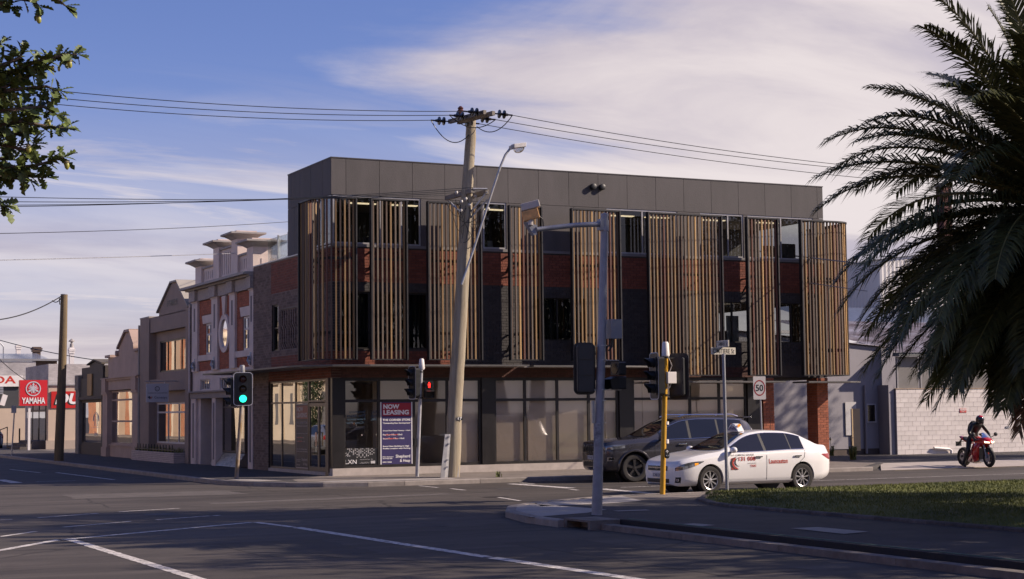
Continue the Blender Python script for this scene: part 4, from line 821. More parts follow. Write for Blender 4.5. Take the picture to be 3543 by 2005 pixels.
# ================================================================ MOTORCYCLE DEALERS AT THE FAR LEFT
sheet('forecourt', [(13.5, 86.2), (40, 86.2), (40, 132), (13.5, 132)], 0.115, mat('pale forecourt', (0.16, 0.14, 0.125), 0.9, 0.2, 0.6, 0.4, 100), 0.1)
def brickpaint(name, col, mort, sc_=1.0):
    m = bpy.data.materials.new(name); m.use_nodes = True; n = m.node_tree.nodes; l = m.node_tree.links; p = n['Principled BSDF']
    tcn = n.new('ShaderNodeTexCoord'); sp = n.new('ShaderNodeSeparateXYZ'); l.new(tcn.outputs['Object'], sp.inputs[0]); ad = n.new('ShaderNodeMath'); l.new(sp.outputs[0], ad.inputs[0]); l.new(sp.outputs[1], ad.inputs[1])
    cb_ = n.new('ShaderNodeCombineXYZ'); l.new(ad.outputs[0], cb_.inputs[0]); l.new(sp.outputs[2], cb_.inputs[1])
    bt = n.new('ShaderNodeTexBrick'); bt.inputs['Scale'].default_value = 1.0; bt.inputs['Brick Width'].default_value = 0.24; bt.inputs['Row Height'].default_value = 0.086; bt.inputs['Mortar Size'].default_value = 0.01
    bt.inputs['Color1'].default_value = (*[c*0.85 for c in col], 1); bt.inputs['Color2'].default_value = (*[min(1, c*1.12) for c in col], 1); bt.inputs['Mortar'].default_value = (*mort, 1); l.new(cb_.outputs[0], bt.inputs[0])
    nz = n.new('ShaderNodeTexNoise'); nz.inputs['Scale'].default_value = 0.7; nz.inputs['Detail'].default_value = 8; l.new(tcn.outputs['Object'], nz.inputs[0]); mr = n.new('ShaderNodeMapRange'); mr.inputs[1].default_value = 0.3; mr.inputs[2].default_value = 0.7; mr.inputs[3].default_value = 0.75; mr.inputs[4].default_value = 1.15; l.new(nz.outputs[0], mr.inputs[0])
    vm = n.new('ShaderNodeVectorMath'); vm.operation = 'SCALE'; l.new(bt.outputs[0], vm.inputs[0]); l.new(mr.outputs[0], vm.inputs['Scale']); l.new(vm.outputs[0], p.inputs['Base Color']); p.inputs['Roughness'].default_value = 0.9
    bp = n.new('ShaderNodeBump'); bp.inputs['Strength'].default_value = 0.4; bp.inputs['Distance'].default_value = 0.01; l.new(bt.outputs['Fac'], bp.inputs['Height']); bp.invert = True; l.new(bp.outputs[0], p.inputs['Normal']); return m
M_pgb = brickpaint('pale grey painted brick', (0.42, 0.40, 0.40), (0.36, 0.34, 0.34)); M_brnb = brickpaint('old brown brick', (0.12, 0.075, 0.055), (0.13, 0.11, 0.10))
M_crd = mat('dealer cream render', (0.50, 0.40, 0.31), 0.8, 0.06, 1)
DC = empty('cream_dealer_building', (20, 98, 0.12), 'cream rendered showroom block with red sign below a pale brick wall', 'building')
p = onY(168, 1335, 98); MB().box(p.x, 40, 98, 103.6, 0.25, p.z).build('wall', M_crd, DC)
MB().box(p.x-0.15, 40, 97.8, 97.99, 0.12, 0.62).build('plinth', mat('cream plinth', (0.40, 0.33, 0.27), 0.85, 0.1, 1), DC)
MB().box(p.x-0.06, 40, 97.9, 98.3, p.z, p.z+0.06).build('coping', M_frame, DC)
q = onY(168, 1260, 104); MB().box(q.x, 42, 104, 112, 0.1, q.z).build('upper_wall', M_pgb, DC)
s0 = onY(178, 1355, 97.9); s1 = onY(300, 1412, 97.9)
RS = empty('red_wall_sign', (s0.x, 97.9, s1.z), 'long red wall sign with slanted white letters on the cream showroom', 'sign')
MB().box(s0.x, s0.x+4.3, 97.93, 97.98, s1.z, s0.z).build('panel', mat('sign red', (0.52, 0.018, 0.014), 0.45, 0.06, 1), RS)
lettering('DUCATI', M_blk, RS, (s0.x+0.12, 97.925, s1.z+0.16), (1, 0, 0), (0, 0, 1), w=3.75, h=0.66, bold=0.045, shear=0.22, nrm=(0, -1, 0))
lettering('DUCATI', M_wht, RS, (s0.x+0.22, 97.918, s1.z+0.22), (1, 0, 0), (0, 0, 1), w=3.7, h=0.64, bold=0.04, shear=0.22, nrm=(0, -1, 0))
# glazed side of the showroom, steps, rail
for k in range(3):
    b = MB(); b.box(p.x-0.05, p.x+0.02, 98.6+k*2.1, 98.72+k*2.1, 0.6, 2.9); b.box(p.x-0.05, p.x+0.02, 98.72+k*2.1, 100.6+k*2.1, 2.3, 2.4); W_ = b.build('showroom_window', M_black, DC); MB().box(p.x-0.03, p.x-0.02, 98.72+k*2.1, 100.58+k*2.1, 0.6, 2.28).build('pane', G_tam, W_)
ST = empty('entrance_steps', (p.x-1, 100, 0.12), 'grey concrete steps with black handrail beside the showroom', 'steps')
for k in range(3): MB().box(p.x-1.5+k*0.35, p.x-0.06, 98.4, 103, 0.12+k*0.16, 0.28+k*0.16).build('step', mat('dark step concrete', (0.11, 0.095, 0.085), 0.9, 0.2, 2), ST)
b = MB()
for k in range(5): b.tube([(p.x-3.0+k*0.42, 104.0, 0.12), (p.x-3.0+k*0.42, 104.0, 0.75+k*0.16)], 0.03, 6)
b.tube([(p.x-3.0, 104.0, 0.75), (p.x-1.3, 104.0, 1.39)], 0.03, 6); b.tube([(p.x-3.6, 104, 0.12), (p.x-3.6, 104, 0.9)], 0.05, 6); b.tube([(p.x-0.6, 104, 0.4), (p.x-0.6, 104, 1.3)], 0.05, 6); b.build('handrail', M_black, ST)
HB = empty('pale_brick_dealer', (18, 126, 0.1), 'pale grey painted brick building with charcoal band at far left', 'building')
a = onY(-40, 1251, 126); c = onY(124, 1251, 126); d = onY(172, 1251, 126); e = onY(60, 1335, 126); g_ = onY(60, 1413, 126)
MB().box(a.x-4, c.x, 126, 140, e.z, a.z).build('wall', M_pgb, HB); MB().box(c.x, d.x+0.6, 126.3, 140, 0.1, a.z+0.05).build('wall', M_brnb, HB)
MB().box(a.x-4, c.x, 126.02, 140, g_.z, e.z).build('band', mat('charcoal painted band', (0.045, 0.047, 0.052), 0.7, 0.15, 1), HB); MB().box(a.x-4, c.x, 126.03, 140, 0.1, g_.z).build('base', M_crd, HB)
MB().box(a.x-4, d.x+0.7, 125.9, 126.4, a.z+0.05, a.z+0.2).build('coping', M_frame, HB)
s0 = onY(-60, 1300, 125.8); s1 = onY(79, 1338, 125.8)
HS = empty('white_fascia_sign', (s1.x, 125.8, s1.z), 'white fascia sign with red wide letters cut by the left edge', 'sign')
MB().box(s1.x-6.2, s1.x, 125.8, 125.95, s1.z, s0.z).build('panel', M_white, HS)
lettering('HONDA', M_redtxt, HS, (s1.x-4.6, 125.79, s1.z+0.22), (1, 0, 0), (0, 0, 1), w=4.1, h=0.55, bold=0.02, nrm=(0, -1, 0))
# lamp and small box on that wall
q = onY(12, 1385, 125.6); MB().obox((q.x, 125.6, q.z), (Vector((1, 0, -0.3)).normalized(), Vector((0, 1, 0)), Vector((0.3, 0, 1)).normalized()), (0.18, 0.12, 0.4)).build('flood_lamp', M_white, HB)
q = onY(6, 1350, 125.7); b = MB(); [b.box(q.x-0.8, q.x+0.1, 125.6, 125.95, q.z-0.3+k*0.12, q.z-0.22+k*0.12) for k in range(5)]; b.build('air_unit', M_galv, HB)
# hipped iron roof and chimneys behind
RF = empty('hip_roof_house', (20, 140, 0.1), 'house behind with blue grey corrugated hip roof above the pale brick wall', 'building')
a = onY(-60, 1251, 142); t0 = onY(-60, 1226, 146); t1 = onY(126, 1226, 146); e1 = onY(185, 1252, 142)
M_iron = mat('blue grey roof iron', (0.20, 0.23, 0.30), 0.5, 0.15, 3, metal=0.2)
b = MB(); n = 60
for k in range(n):
    u0, u1 = k/n, (k+1)/n
    for uu, vv, dz_ in ((u0, u0+(u1-u0)*0.5, 0.0), (u0+(u1-u0)*0.5, u1, 0.05)):
        pa = a.lerp(e1, uu); pb = a.lerp(e1, vv); qa = t0.lerp(t1, min(1, uu)); qb = t0.lerp(t1, min(1, vv)); o_ = Vector((0, -dz_, dz_)); b.face([pa+o_, pb+o_, qb+o_, qa+o_])
b.build('roof', M_iron, RF, fix=False); MB().box(a.x, e1.x, 142.3, 150, 0.1, a.z-0.05).build('wall', M_brnb, RF)
def chimney(px0, px1, pyb, pyt, Y, m, lab, cap=True, pot=False):
    p = onY(px0, pyb, Y); q = onY(px1, pyt, Y); w = q.x-p.x
    E_ = empty('chimney', (p.x+w/2, Y, 0.1), lab, 'chimney')
    zt_ = q.z; b = MB(); b.box(p.x, q.x, Y, Y+w, p.z-3.0, zt_-0.25); b.build('stack', m, E_)
    b = MB(); b.box(p.x-w*0.14, q.x+w*0.14, Y-w*0.14, Y+w*1.14, zt_-0.42, zt_-0.28); b.box(p.x-w*0.22, q.x+w*0.22, Y-w*0.22, Y+w*1.22, zt_-0.25, zt_-0.10); b.box(p.x-w*0.08, q.x+w*0.08, Y-w*0.08, Y+w*1.08, zt_-0.10, zt_); b.build('cap', m, E_)
    if pot: b = MB(); b.lathe((p.x+w/2, Y+w/2, zt_), (0, 0, 1), [(0, w*0.45), (0.25, w*0.4), (0.26, w*0.25), (0.4, w*0.25), (0.41, w*0.7), (0.46, w*0.68), (0.62, 0.02)], 12); b.build('chimney_pot', M_capg, E_, smooth=True)
chimney(57, 72, 1226, 1193, 150, M_white, 'white rendered chimney with moulded cap on the far hip roof')
chimney(116, 141, 1226, 1201, 150, M_brnb, 'broad brown brick chimney on the far hip roof')
chimney(241, 257, 1262, 1203, 118, M_white, 'tall white chimney with metal cowl behind the leaning timber pole', pot=True)
LP = empty('far_street_lamp', onZ(12, 1560, 0.1), 'small curved street lamp above the roof at far left', 'street lamp')
k0 = onY(12, 1230, 150); k1 = onY(12, 1200, 150); b = MB(); b.tube([k0-Vector((0, 0, 4)), k0, k1, k1+Vector((-0.25, 0, 0.3))], 0.06, 6); b.build('pole', M_steel, LP); MB().lathe(k1+Vector((-0.3, 0, 0.32)), (-1, 0, -0.1), [(0, 0.08), (0.15, 0.16), (0.4, 0.16), (0.5, 0.05)], 10).build('lamp_head', M_white, LP, smooth=True)
# ================================================================ SHEDS AT THE RIGHT
def corr(b, p0, p1, z0, z1, pitch=0.076, amp=0.012, slope=None):   # corrugated vertical sheet from p0 to p1 (xy), top may slope
    p0 = Vector((*p0, 0)); p1 = Vector((*p1, 0)); d = p1-p0; ln = d.length; d /= ln; nn = Vector((d.y, -d.x, 0)); n = int(ln/pitch)*2; vs_ = []
    for i in range(n+1):
        s = i/n; p = p0+d*ln*s+nn*(amp if i % 2 else 0); zt_ = z1 if slope is None else z1+(slope-z1)*s
        vs_ += [(p.x, p.y, z0), (p.x, p.y, zt_)]
    return b.mesh(vs_, [(2*i, 2*i+2, 2*i+3, 2*i+1) for i in range(n)])
M_shed = mat('grey shed iron', (0.27, 0.255, 0.275), 0.65, 0.1, 1.2, metal=0.1, stretch=(1, 1, 0.25)); M_rust = mat('rusty roof iron', (0.17, 0.075, 0.045), 0.8, 0.5, 0.8, metal=0.1, col2=(0.36, 0.34, 0.36))
SH = empty('corrugated_shed', (38, 55.6, 0.1), 'grey corrugated iron shed with rusty roof behind the corner building', 'shed')
ZT = 4.75
b = MB(); corr(b, (36.2, 54.3), (43.25, 54.3), 0.35, 5.0, slope=4.42); b.build('wall', M_shed, SH, smooth='all', fix=False)
MB().box(36.2, 43.25, 54.32, 54.5, 0.05, 0.34).build('base', mat('stained base', (0.10, 0.075, 0.065), 0.9, 0.3, 2), SH)
b = MB(); corr(b, (43.25, 54.3), (43.25, 64), 0.1, 4.42); b.build('side_wall', M_shed, SH, smooth='all', fix=False)
b = MB(); n = 80
for k in range(n):
    y0_, y1_ = 54.15+k*0.1, 54.2+k*0.1
    b.face([(36.1, y0_, 5.06), (43.4, y0_, 4.46), (43.4, y1_, 4.48), (36.1, y1_, 5.08)]); b.face([(36.1, y1_, 5.08), (43.4, y1_, 4.48), (43.4, y1_+0.05, 4.46), (36.1, y1_+0.05, 5.06)])
b.build('roof', M_rust, SH, fix=False)
b = MB(); b.box(39.0, 43.4, 56.6, 56.9, 5.1, 5.22); b.build('ridge_flashing', M_white, SH)
w0 = onY(2995, 1398, 54.26); w1_ = onY(3030, 1463, 54.26)
window(SH, 'Y', 54.26, w0.x, w1_.x, w1_.z, w0.z, mat('pale trim', (0.42, 0.40, 0.42), 0.7, 0.1, 2), glass('dirty glass', (0.3, 0.28, 0.25), 0.15, 0.8, 0.05), mull=[], trans=[], fw=0.05, rec=-0.02)
window(SH, 'Y', 54.26, w1_.x+0.25, w1_.x+0.75, w1_.z, w0.z, MATS['pale trim'], MATS['dirty glass'], fw=0.05, rec=-0.02)
MB().box(w0.x-0.1, w1_.x+0.9, 54.30, 54.34, w1_.z-0.1, w0.z+0.1).build('window_backing', M_beige, SH)
MB().tube([(42.3, 54.2, 0.15), (42.3, 54.2, 2.9)], 0.05, 8).build('downpipe', M_shed, SH)
b = MB(); b.box(43.0, 43.29, 53.6, 54.28, 0.08, 2.9); b.build('end_wall', M_shed, SH)
q = onY(2945, 1415, 54.25); q2 = onY(2977, 1560, 54.25); MB().box(q.x, q2.x, 54.22, 54.27, q2.z, q.z).build('door', mat('faded cream door', (0.55, 0.40, 0.22), 0.7, 0.1, 2), SH)
q = onY(2924, 1392, 54.25); q2 = onY(2962, 1412, 54.25); MB().box(q.x, q2.x, 54.24, 54.27, 0.9, q.z).build('sunlight_patch', mat('pale patch sheet', (0.52, 0.50, 0.49), 0.6, 0.1, 2), SH)  # pale sheet paints the patch of reflected sunlight on the shed wall
# block wall
BW = empty('block_wall_shed', (46, 53.5, 0.1), 'white painted concrete block building with high frosted windows', 'building')
YB = 53.5; zt_ = 2.72
MB().box(43.32, 75, YB+0.012, YB+0.2, 0.08, zt_).build('wall', mat('white block mortar', (0.52, 0.48, 0.46), 0.9, 0.1, 3), BW)
M_blk2 = mat('white painted block', (0.66, 0.61, 0.58), 0.8, 0.12, 0.9, 0.2, 60, island=0.07)
cells = brick_cells(43.3, 75, 0.10, zt_, 0.40, 0.19, 0.010); cells.sort(key=lambda c: c[0]); lay(BW, 'Y', YB, cells, M_blk2, 300, depth=0.06, name='block', proud=0.003, seed=12)
MB().box(43.28, 75, YB-0.02, YB+0.24, zt_+0.002, zt_+0.04).build('coping', mat('timber plate', (0.34, 0.25, 0.17), 0.8, 0.2, 4), BW)
x = 43.4
while x < 56:
    MB().box(x, x+0.07, YB+0.04, YB+0.12, zt_+0.04, 4.05).build('mullion', M_frame, BW); MB().box(x+0.075, x+1.12, YB+0.08, YB+0.09, zt_+0.05, 4.04).build('pane', mat('frosted pane', (0.22, 0.21, 0.20), 0.25, 0.1, 2), BW); x += 1.2
MB().box(43.3, 75, YB-0.25, YB+0.15, 4.06, 4.2).build('gutter', mat('teal grey gutter', (0.12, 0.13, 0.13), 0.5, 0.1, 2), BW)
b = MB()
for k in range(200):
    x0_ = 43.3+k*0.16; b.face([(x0_, YB-0.3, 4.2), (x0_+0.08, YB-0.3, 4.23), (x0_+0.08, 62, 6.0), (x0_, 62, 5.97)]); b.face([(x0_+0.08, YB-0.3, 4.23), (x0_+0.16, YB-0.3, 4.2), (x0_+0.16, 62, 5.97), (x0_+0.08, 62, 6.0)])
b.build('roof', M_rust, BW, fix=False)
PS = empty('parking_sign', (46.8, YB, 1.8), 'small red and white parking notice on the white block wall', 'sign')
q = onY(3321, 1414, YB-0.02); q2 = onY(3344, 1428, YB-0.02)
MB().box(q.x, q2.x, YB-0.02, YB-0.008, q2.z, q.z).build('plate', M_redtxt, PS); MB().box(q.x+0.01, q2.x-0.01, YB-0.024, YB-0.021, (q.z+q2.z)/2+0.01, q.z-0.01).build('band', M_white, PS)
lettering('Private Parking', M_redtxt, PS, (q.x+0.03, YB-0.026, q.z-0.07), (1, 0, 0), (0, 0, 1), w=(q2.x-q.x)-0.06, h=0.045, nrm=(0, -1, 0)); lettering('TOW AWAY\nAREA', M_wht, PS, ((q.x+q2.x)/2, YB-0.022, q2.z+0.01), (1, 0, 0), (0, 0, 1), h=0.075, align='C', nrm=(0, -1, 0))
q = onY(3232, 1552, YB-0.1); q2 = onY(3292, 1568, YB-0.1)
MB().tube([(q.x, YB-0.09, q.z+0.02), (q2.x-0.1, YB-0.09, q.z-0.05), (q2.x, YB-0.09, q.z-0.1), (q2.x, YB-0.09, 0.09)], 0.055, 8).build('drain_pipe', M_white, smooth=True, label='white bent drain pipe along the foot of the block wall', cat='pipe')
q = onY(3484, 1479, YB-0.02); MB().box(q.x-0.06, q.x+0.12, YB-0.03, YB-0.005, q.z-0.03, q.z+0.04).build('air_vent', M_steel, BW)
# big light shed and brick stack behind
GS = empty('tall_pale_shed', (66, 80, 0.1), 'tall pale ribbed steel shed standing behind the palm', 'shed')
M_pale = mat('pale ribbed steel', (0.52, 0.50, 0.48), 0.6, 0.06, 0.8, stretch=(1, 1, 0.2)); cx0 = onY(3045, 1000, 80).x; zc = onY(3045, 899, 80).z
b = MB(); corr(b, (cx0, 80), (cx0+16, 80), 7.7, zc, 0.3, 0.03, slope=zc+2.0); b.build('wall', M_pale, GS, fix=False)
b = MB(); corr(b, (cx0, 88), (cx0, 80), 7.7, zc, 0.3, 0.03); b.build('wall', M_pale, GS, fix=False)
MB().mesh([(cx0-0.2, 79.8, zc), (cx0+16, 79.8, zc+2), (cx0+16, 90, zc+2.1), (cx0-0.2, 90, zc+0.1)], [(0, 1, 2, 3)]).build('roof', M_iron, GS, fix=False)
b = MB()
for k in range(90):
    x0_ = cx0-8+k*0.3; b.face([(x0_, 70, 5.6), (x0_+0.15, 70, 5.64), (x0_+0.15, 80.2, 8.0), (x0_, 80.2, 7.96)]); b.face([(x0_+0.15, 70, 5.64), (x0_+0.3, 70, 5.6), (x0_+0.3, 80.2, 7.96), (x0_+0.15, 80.2, 8.0)])
b.build('lower_roof', M_iron, GS, fix=False); MB().box(cx0-8, cx0+18, 70.2, 79.9, 0.1, 5.5).build('lower_wall', M_shed, GS)
c0 = onY(3262, 644, 95); c1 = onY(3291, 644, 95)
SK = empty('brick_stack', (c0.x, 95, 0.1), 'dark red brick chimney stack rising behind the palm fronds', 'chimney')
MB().box(c0.x, c1.x, 95, 95+(c1.x-c0.x), 0.1, c0.z).build('shaft', brickpaint('dark red stack brick', (0.12, 0.04, 0.035), (0.10, 0.06, 0.05)), SK); MB().box(c0.x-0.08, c1.x+0.08, 94.92, 95.08+(c1.x-c0.x), c0.z, c0.z+0.25).build('cap', M_capg, SK)
# ================================================================ ACROSS TAMAR STREET (halls seen only mirrored in the shop windows, shop rows added)
OC = empty('cream_hall', (-4, 105, 0.1), 'cream rendered hall across the street, seen mirrored in the shop glass', 'building')
M_hall = mat('sunny cream render', (0.62, 0.52, 0.38), 0.8, 0.08, 1)
b = MB(); b.box(-12, -4, 88, 138, 0.1, 8.5); b.box(-3.99, -3.7, 88, 138, 4.2, 4.6); b.box(-3.99, -3.6, 88, 138, 8.2, 8.7); b.build('wall', M_hall, OC)
for k in range(14):
    y = 89.5+k*3.5; MB().box(-4.05, -3.98, y, y+1.3, 1.2, 3.5).build('window', M_intd, OC); MB().box(-3.99, -3.75, y-0.8, y-0.4, 0.1, 4.2).build('pilaster', M_hall, OC); MB().box(-4.05, -3.98, y, y+1.3, 5.2, 7.4).build('window', M_intd, OC)
OB = empty('orange_brick_hall', (-4, 160, 0.1), 'orange brick hall across the street, seen mirrored in the terrace windows', 'building')
b = MB(); b.box(-14, -4, 142, 185, 0.1, 9.5); b.build('wall', brickpaint('orange brick', (0.40, 0.14, 0.055), (0.35, 0.25, 0.18)), OB)
for k in range(8): y = 144+k*5; MB().box(-4.05, -3.98, y, y+1.6, 2.0, 6.0).build('window', M_intd, OB); MB().box(-3.99, -3.4, y-1.2, y-0.4, 0.1, 9.8).build('buttress', MATS['sunny cream render'], OB)
for i, (ya_, yb_, hh, col_, lab) in enumerate(((40, 84, 8.0, (0.45, 0.36, 0.27), 'sandstone coloured shop row across Tamar Street, outside the frame, added for bounced light'), (-6, 22, 7.0, (0.36, 0.17, 0.10), 'red brick corner shop behind the camera, outside the frame, added for bounced light'), (-50, -8, 8.5, (0.42, 0.38, 0.34), 'grey rendered shop row behind the camera, outside the frame, added for bounced light'))):  # unseen rows added to block sky and bounce warm light
    WR = empty('bounce_shop_row', (-6, (ya_+yb_)/2, 0.1), lab, 'building', 'added buildings across the street'); m_ = mat('row render %d' % i, col_, 0.85, 0.15, 1); b = MB(); b.box(-18, -6.2, ya_, yb_, 0.1, hh); b.box(-6.19, -5.9, ya_, yb_, hh-0.7, hh-0.3); b.build('wall', m_, WR)
    y = ya_+1.2
    while y < yb_-3: MB().box(-6.22, -6.14, y, y+2.2, 0.5, 2.8).build('window', M_intd, WR); MB().box(-6.22, -6.14, y+0.5, y+1.7, 4.2, 6.0).build('window', M_intd, WR); y += 4.0
    MB().box(-6.19, -3.6, ya_, yb_, 3.2, 3.32).build('verandah', M_capg, WR)
sheet('far_footpath', [(-4, 60), (-1, 60), (-1, 190), (-4, 190)], 0.1, M_path, 0.1)
# ================================================================ STREET FURNITURE
UP = Vector((0, 0, 1))
def basis(face):                       # face: horizontal direction something looks towards -> (right as seen by the viewer, up, face)
    f_ = Vector((face[0], face[1], 0)).normalized(); return Vector((-f_.y, f_.x, 0)), UP, f_
def rrect(c, r_, u_, w, h, rad, n=5):
    pts = []
    for sx_, sy_, a0 in ((1, 1, 0), (-1, 1, 90), (-1, -1, 180), (1, -1, 270)):
        for k in range(n+1):
            t = R_(a0+90*k/n); pts.append(c+r_*(sx_*(w/2-rad)+rad*math.cos(t))+u_*(sy_*(h/2-rad)+rad*math.sin(t)))
    return pts
M_sig = mat('signal black', (0.013, 0.013, 0.014), 0.45, 0.15, 5); M_sigb = mat('signal housing', (0.018, 0.019, 0.021), 0.45, 0.15, 5)
M_edge = mat('backboard white edge', (0.62, 0.61, 0.62), 0.6, 0.05); M_lens = mat('dark lens', (0.02, 0.018, 0.016), 0.2, 0.2, 30)
M_redoff = mat('unlit red lens', (0.05, 0.012, 0.012), 0.25, 0.1); M_ambo = mat('unlit amber lens', (0.045, 0.026, 0.012), 0.25, 0.1); M_gro = mat('unlit green lens', (0.012, 0.035, 0.03), 0.25, 0.1)
M_gron = mat('lit green lens', (0.02, 0.5, 0.35), 0.4, 0.1, emit=(0.02, 0.95, 0.55), estr=2.2)
M_redon = mat('lit red figure', (0.6, 0.02, 0.01), 0.4, 0.05, emit=(1.0, 0.02, 0.015), estr=2.5)
def signal_head(parent, c, face, lit=None, board=True, w=0.30, h=0.86, bw=0.56, bh=0.98, n=3, label=None, vis=True):
    r_, u_, f_ = basis(face); c = Vector(c)
    b = MB(); b.prism(rrect(c-f_*0.14, r_, u_, w, h, 0.05), f_*0.20)
    for k in range(n): zz = c+u_*(h*(n-1)/(2*n)-k*h/n); b.prism(rrect(zz-f_*0.16, r_, u_, w*0.86, h/n*0.86, 0.03), f_*0.02)
    H = b.build('signal_head', M_sigb, parent); 
    if label: H['label'] = label
    if board:
        MB().prism(rrect(c+f_*0.03, r_, u_, bw, bh, 0.10), f_*0.012).build('backboard', M_sig, H)
        b = MB(); o_ = rrect(c+f_*0.045, r_, u_, bw, bh, 0.10); i_ = rrect(c+f_*0.045, r_, u_, bw-0.035, bh-0.035, 0.085); m_ = len(o_)
        b.mesh(o_+i_, [(k, (k+1) % m_, m_+(k+1) % m_, m_+k) for k in range(m_)]); b.build('board_edge', M_edge, H, fix=False)
    for k in range(n):
        zz = c+u_*(h*(n-1)/(2*n)-k*h/n)+f_*0.062; off = (M_redoff, M_ambo, M_gro)[k if n == 3 else (0 if k == 0 else 2)]
        b = MB(); b.lathe(zz, f_, [(0, 0.105), (0.012, 0.10), (0.022, 0.07), (0.028, 0.01)], 18); b.build('lens', M_gron if lit == k else off, H, smooth=True)
        if vis:
            b = MB(); ns = 18
            for j in range(ns):
                a0, a1 = R_(-50+280*j/ns), R_(-50+280*(j+1)/ns); ln = lambda a: 0.10+0.13*max(0, math.sin(a))
                p = [zz+(r_*math.cos(a)+u_*math.sin(a))*0.115 for a in (a0, a1)]; b.face([p[0], p[1], p[1]+f_*ln(a1), p[0]+f_*ln(a0)])
            o_ = b.build('visor', M_sig, H, smooth='all', fix=False)
    return H
def ped_head(parent, c, face, lit=True):
    r_, u_, f_ = basis(face); c = Vector(c); b = MB(); b.prism(rrect(c-f_*0.1, r_, u_, 0.26, 0.24, 0.03), f_*0.16); b.prism(rrect(c-f_*0.1-u_*0.26, r_, u_, 0.26, 0.24, 0.03), f_*0.16); H = b.build('pedestrian_head', M_sigb, parent)
    b = MB(); b.lathe(c+f_*0.06, f_, [(0, 0.105), (0.008, 0.1)], 18); b.lathe(c+f_*0.06-u_*0.26, f_, [(0, 0.105), (0.008, 0.1)], 18); b.build('lens', M_lens, H)
    q = c+f_*0.072
    if lit:
        b = MB(); b.face([q+r_*0.02*math.cos(t)+u_*(0.066+0.02*math.sin(t)) for t in [2*math.pi*k/10 for k in range(10)]])
        for poly in ([(-.035, .04), (.035, .04), (.042, -.02), (.03, -.02), (.025, .0), (-.025, .0), (-.03, -.02), (-.042, -.02)], [(-.025, .0), (.025, .0), (.03, -.085), (.008, -.085), (0, -.03), (-.008, -.085), (-.03, -.085)]): b.face([q+r_*x+u_*y for x, y in poly])
        b.build('red_figure', M_redon, H, fix=False)
    b = MB(); cc = c-u_*0.26+f_*0.06
    for s in (-1, 1): b.prism([cc+r_*0.125*s+u_*0.11, cc+r_*0.125*s-u_*0.11, cc+r_*0.125*s-u_*0.12+f_*0.16, cc+r_*0.125*s+u_*0.06+f_*0.2], r_*0.004)
    b.prism([cc+r_*0.125+u_*0.115, cc-r_*0.125+u_*0.115, cc-r_*0.125+u_*0.06+f_*0.2, cc+r_*0.125+u_*0.06+f_*0.2], u_*0.004); b.build('visor', M_sig, H)
    return H
M_ylw = mat('yellow post paint', (0.56, 0.30, 0.015), 0.45, 0.12, 4, 0.1, 40); M_ylwx = mat('chipped yellow post', (0.40, 0.22, 0.03), 0.6, 0.5, 7, 0.2, 40, col2=(0.22, 0.20, 0.19), stretch=(1, 1, 0.4))
def tocam(p): return (-p[0], -p[1])
# --- left signal, green
TS = empty('traffic_signal', onZ(818, 1657, 0.12), 'traffic signal showing green on a chipped yellow post at the corner', 'traffic signal', 'traffic signals of the crossing')
p0 = onZ(818, 1657, 0.12); yb = p0.y; q = lambda px, py: onY(px, py, yb)
MB().tube([p0, q(836, 1400), q(838, 1290)], [0.062, 0.058, 0.055], 14).build('post', M_ylwx, TS, smooth=True)
b = MB(); b.lathe(q(838, 1300), UP, [(0, 0.07), (0.03, 0.085), (0.28, 0.078), (0.31, 0.05)], 14); b.build('cap', M_galv, TS, smooth=True)
signal_head(TS, q(847, 1347)+Vector((-0.12, -0.22, 0)), tocam(p0), lit=2); signal_head(TS, q(812, 1350)+Vector((-0.05, 0.1, -0.05)), (-1, 0.15), board=False, w=0.28)
# --- centre pedestrian post, galvanised
PS2 = empty('traffic_signal', onZ(1443, 1650, 0.12), 'galvanised signal post with red pedestrian light beside the leasing poster', 'traffic signal', 'traffic signals of the crossing')
p0 = onZ(1443, 1650, 0.12); yb = p0.y
MB().tube([p0, q(1458, 1260)], [0.058, 0.056], 14).build('post', M_galv, PS2, smooth=True)
b = MB(); b.lathe(q(1459, 1280), UP, [(0, 0.07), (0.05, 0.095), (0.30, 0.07), (0.33, 0.045)], 14); b.build('antenna_cap', M_white, PS2, smooth=True)
hd = q(1428, 1325); signal_head(PS2, hd+Vector((0, -0.05, 0)), (-1.0, -0.04), bw=0.5, bh=0.98)
ped_head(PS2, q(1478, 1333)+Vector((0, -0.12, 0)), (-0.20, -1))
b = MB()
for zz in (1290, 1380): b.lathe(q(1456, zz), UP, [(0, 0.07), (0.04, 0.07)], 12)
b.tube([q(1456, 1295), q(1428, 1290)], 0.02, 6); b.tube([q(1452, 1380), q(1428, 1372)], 0.02, 6); b.tube([q(1460, 1320), q(1476, 1322)], 0.02, 6); b.build('bracket', M_sig, PS2)
b = MB(); b.box(p0.x-0.11, p0.x-0.05, p0.y-0.1, p0.y+0.05, 1.0, 1.25); b.build('push_button', M_sig, PS2)
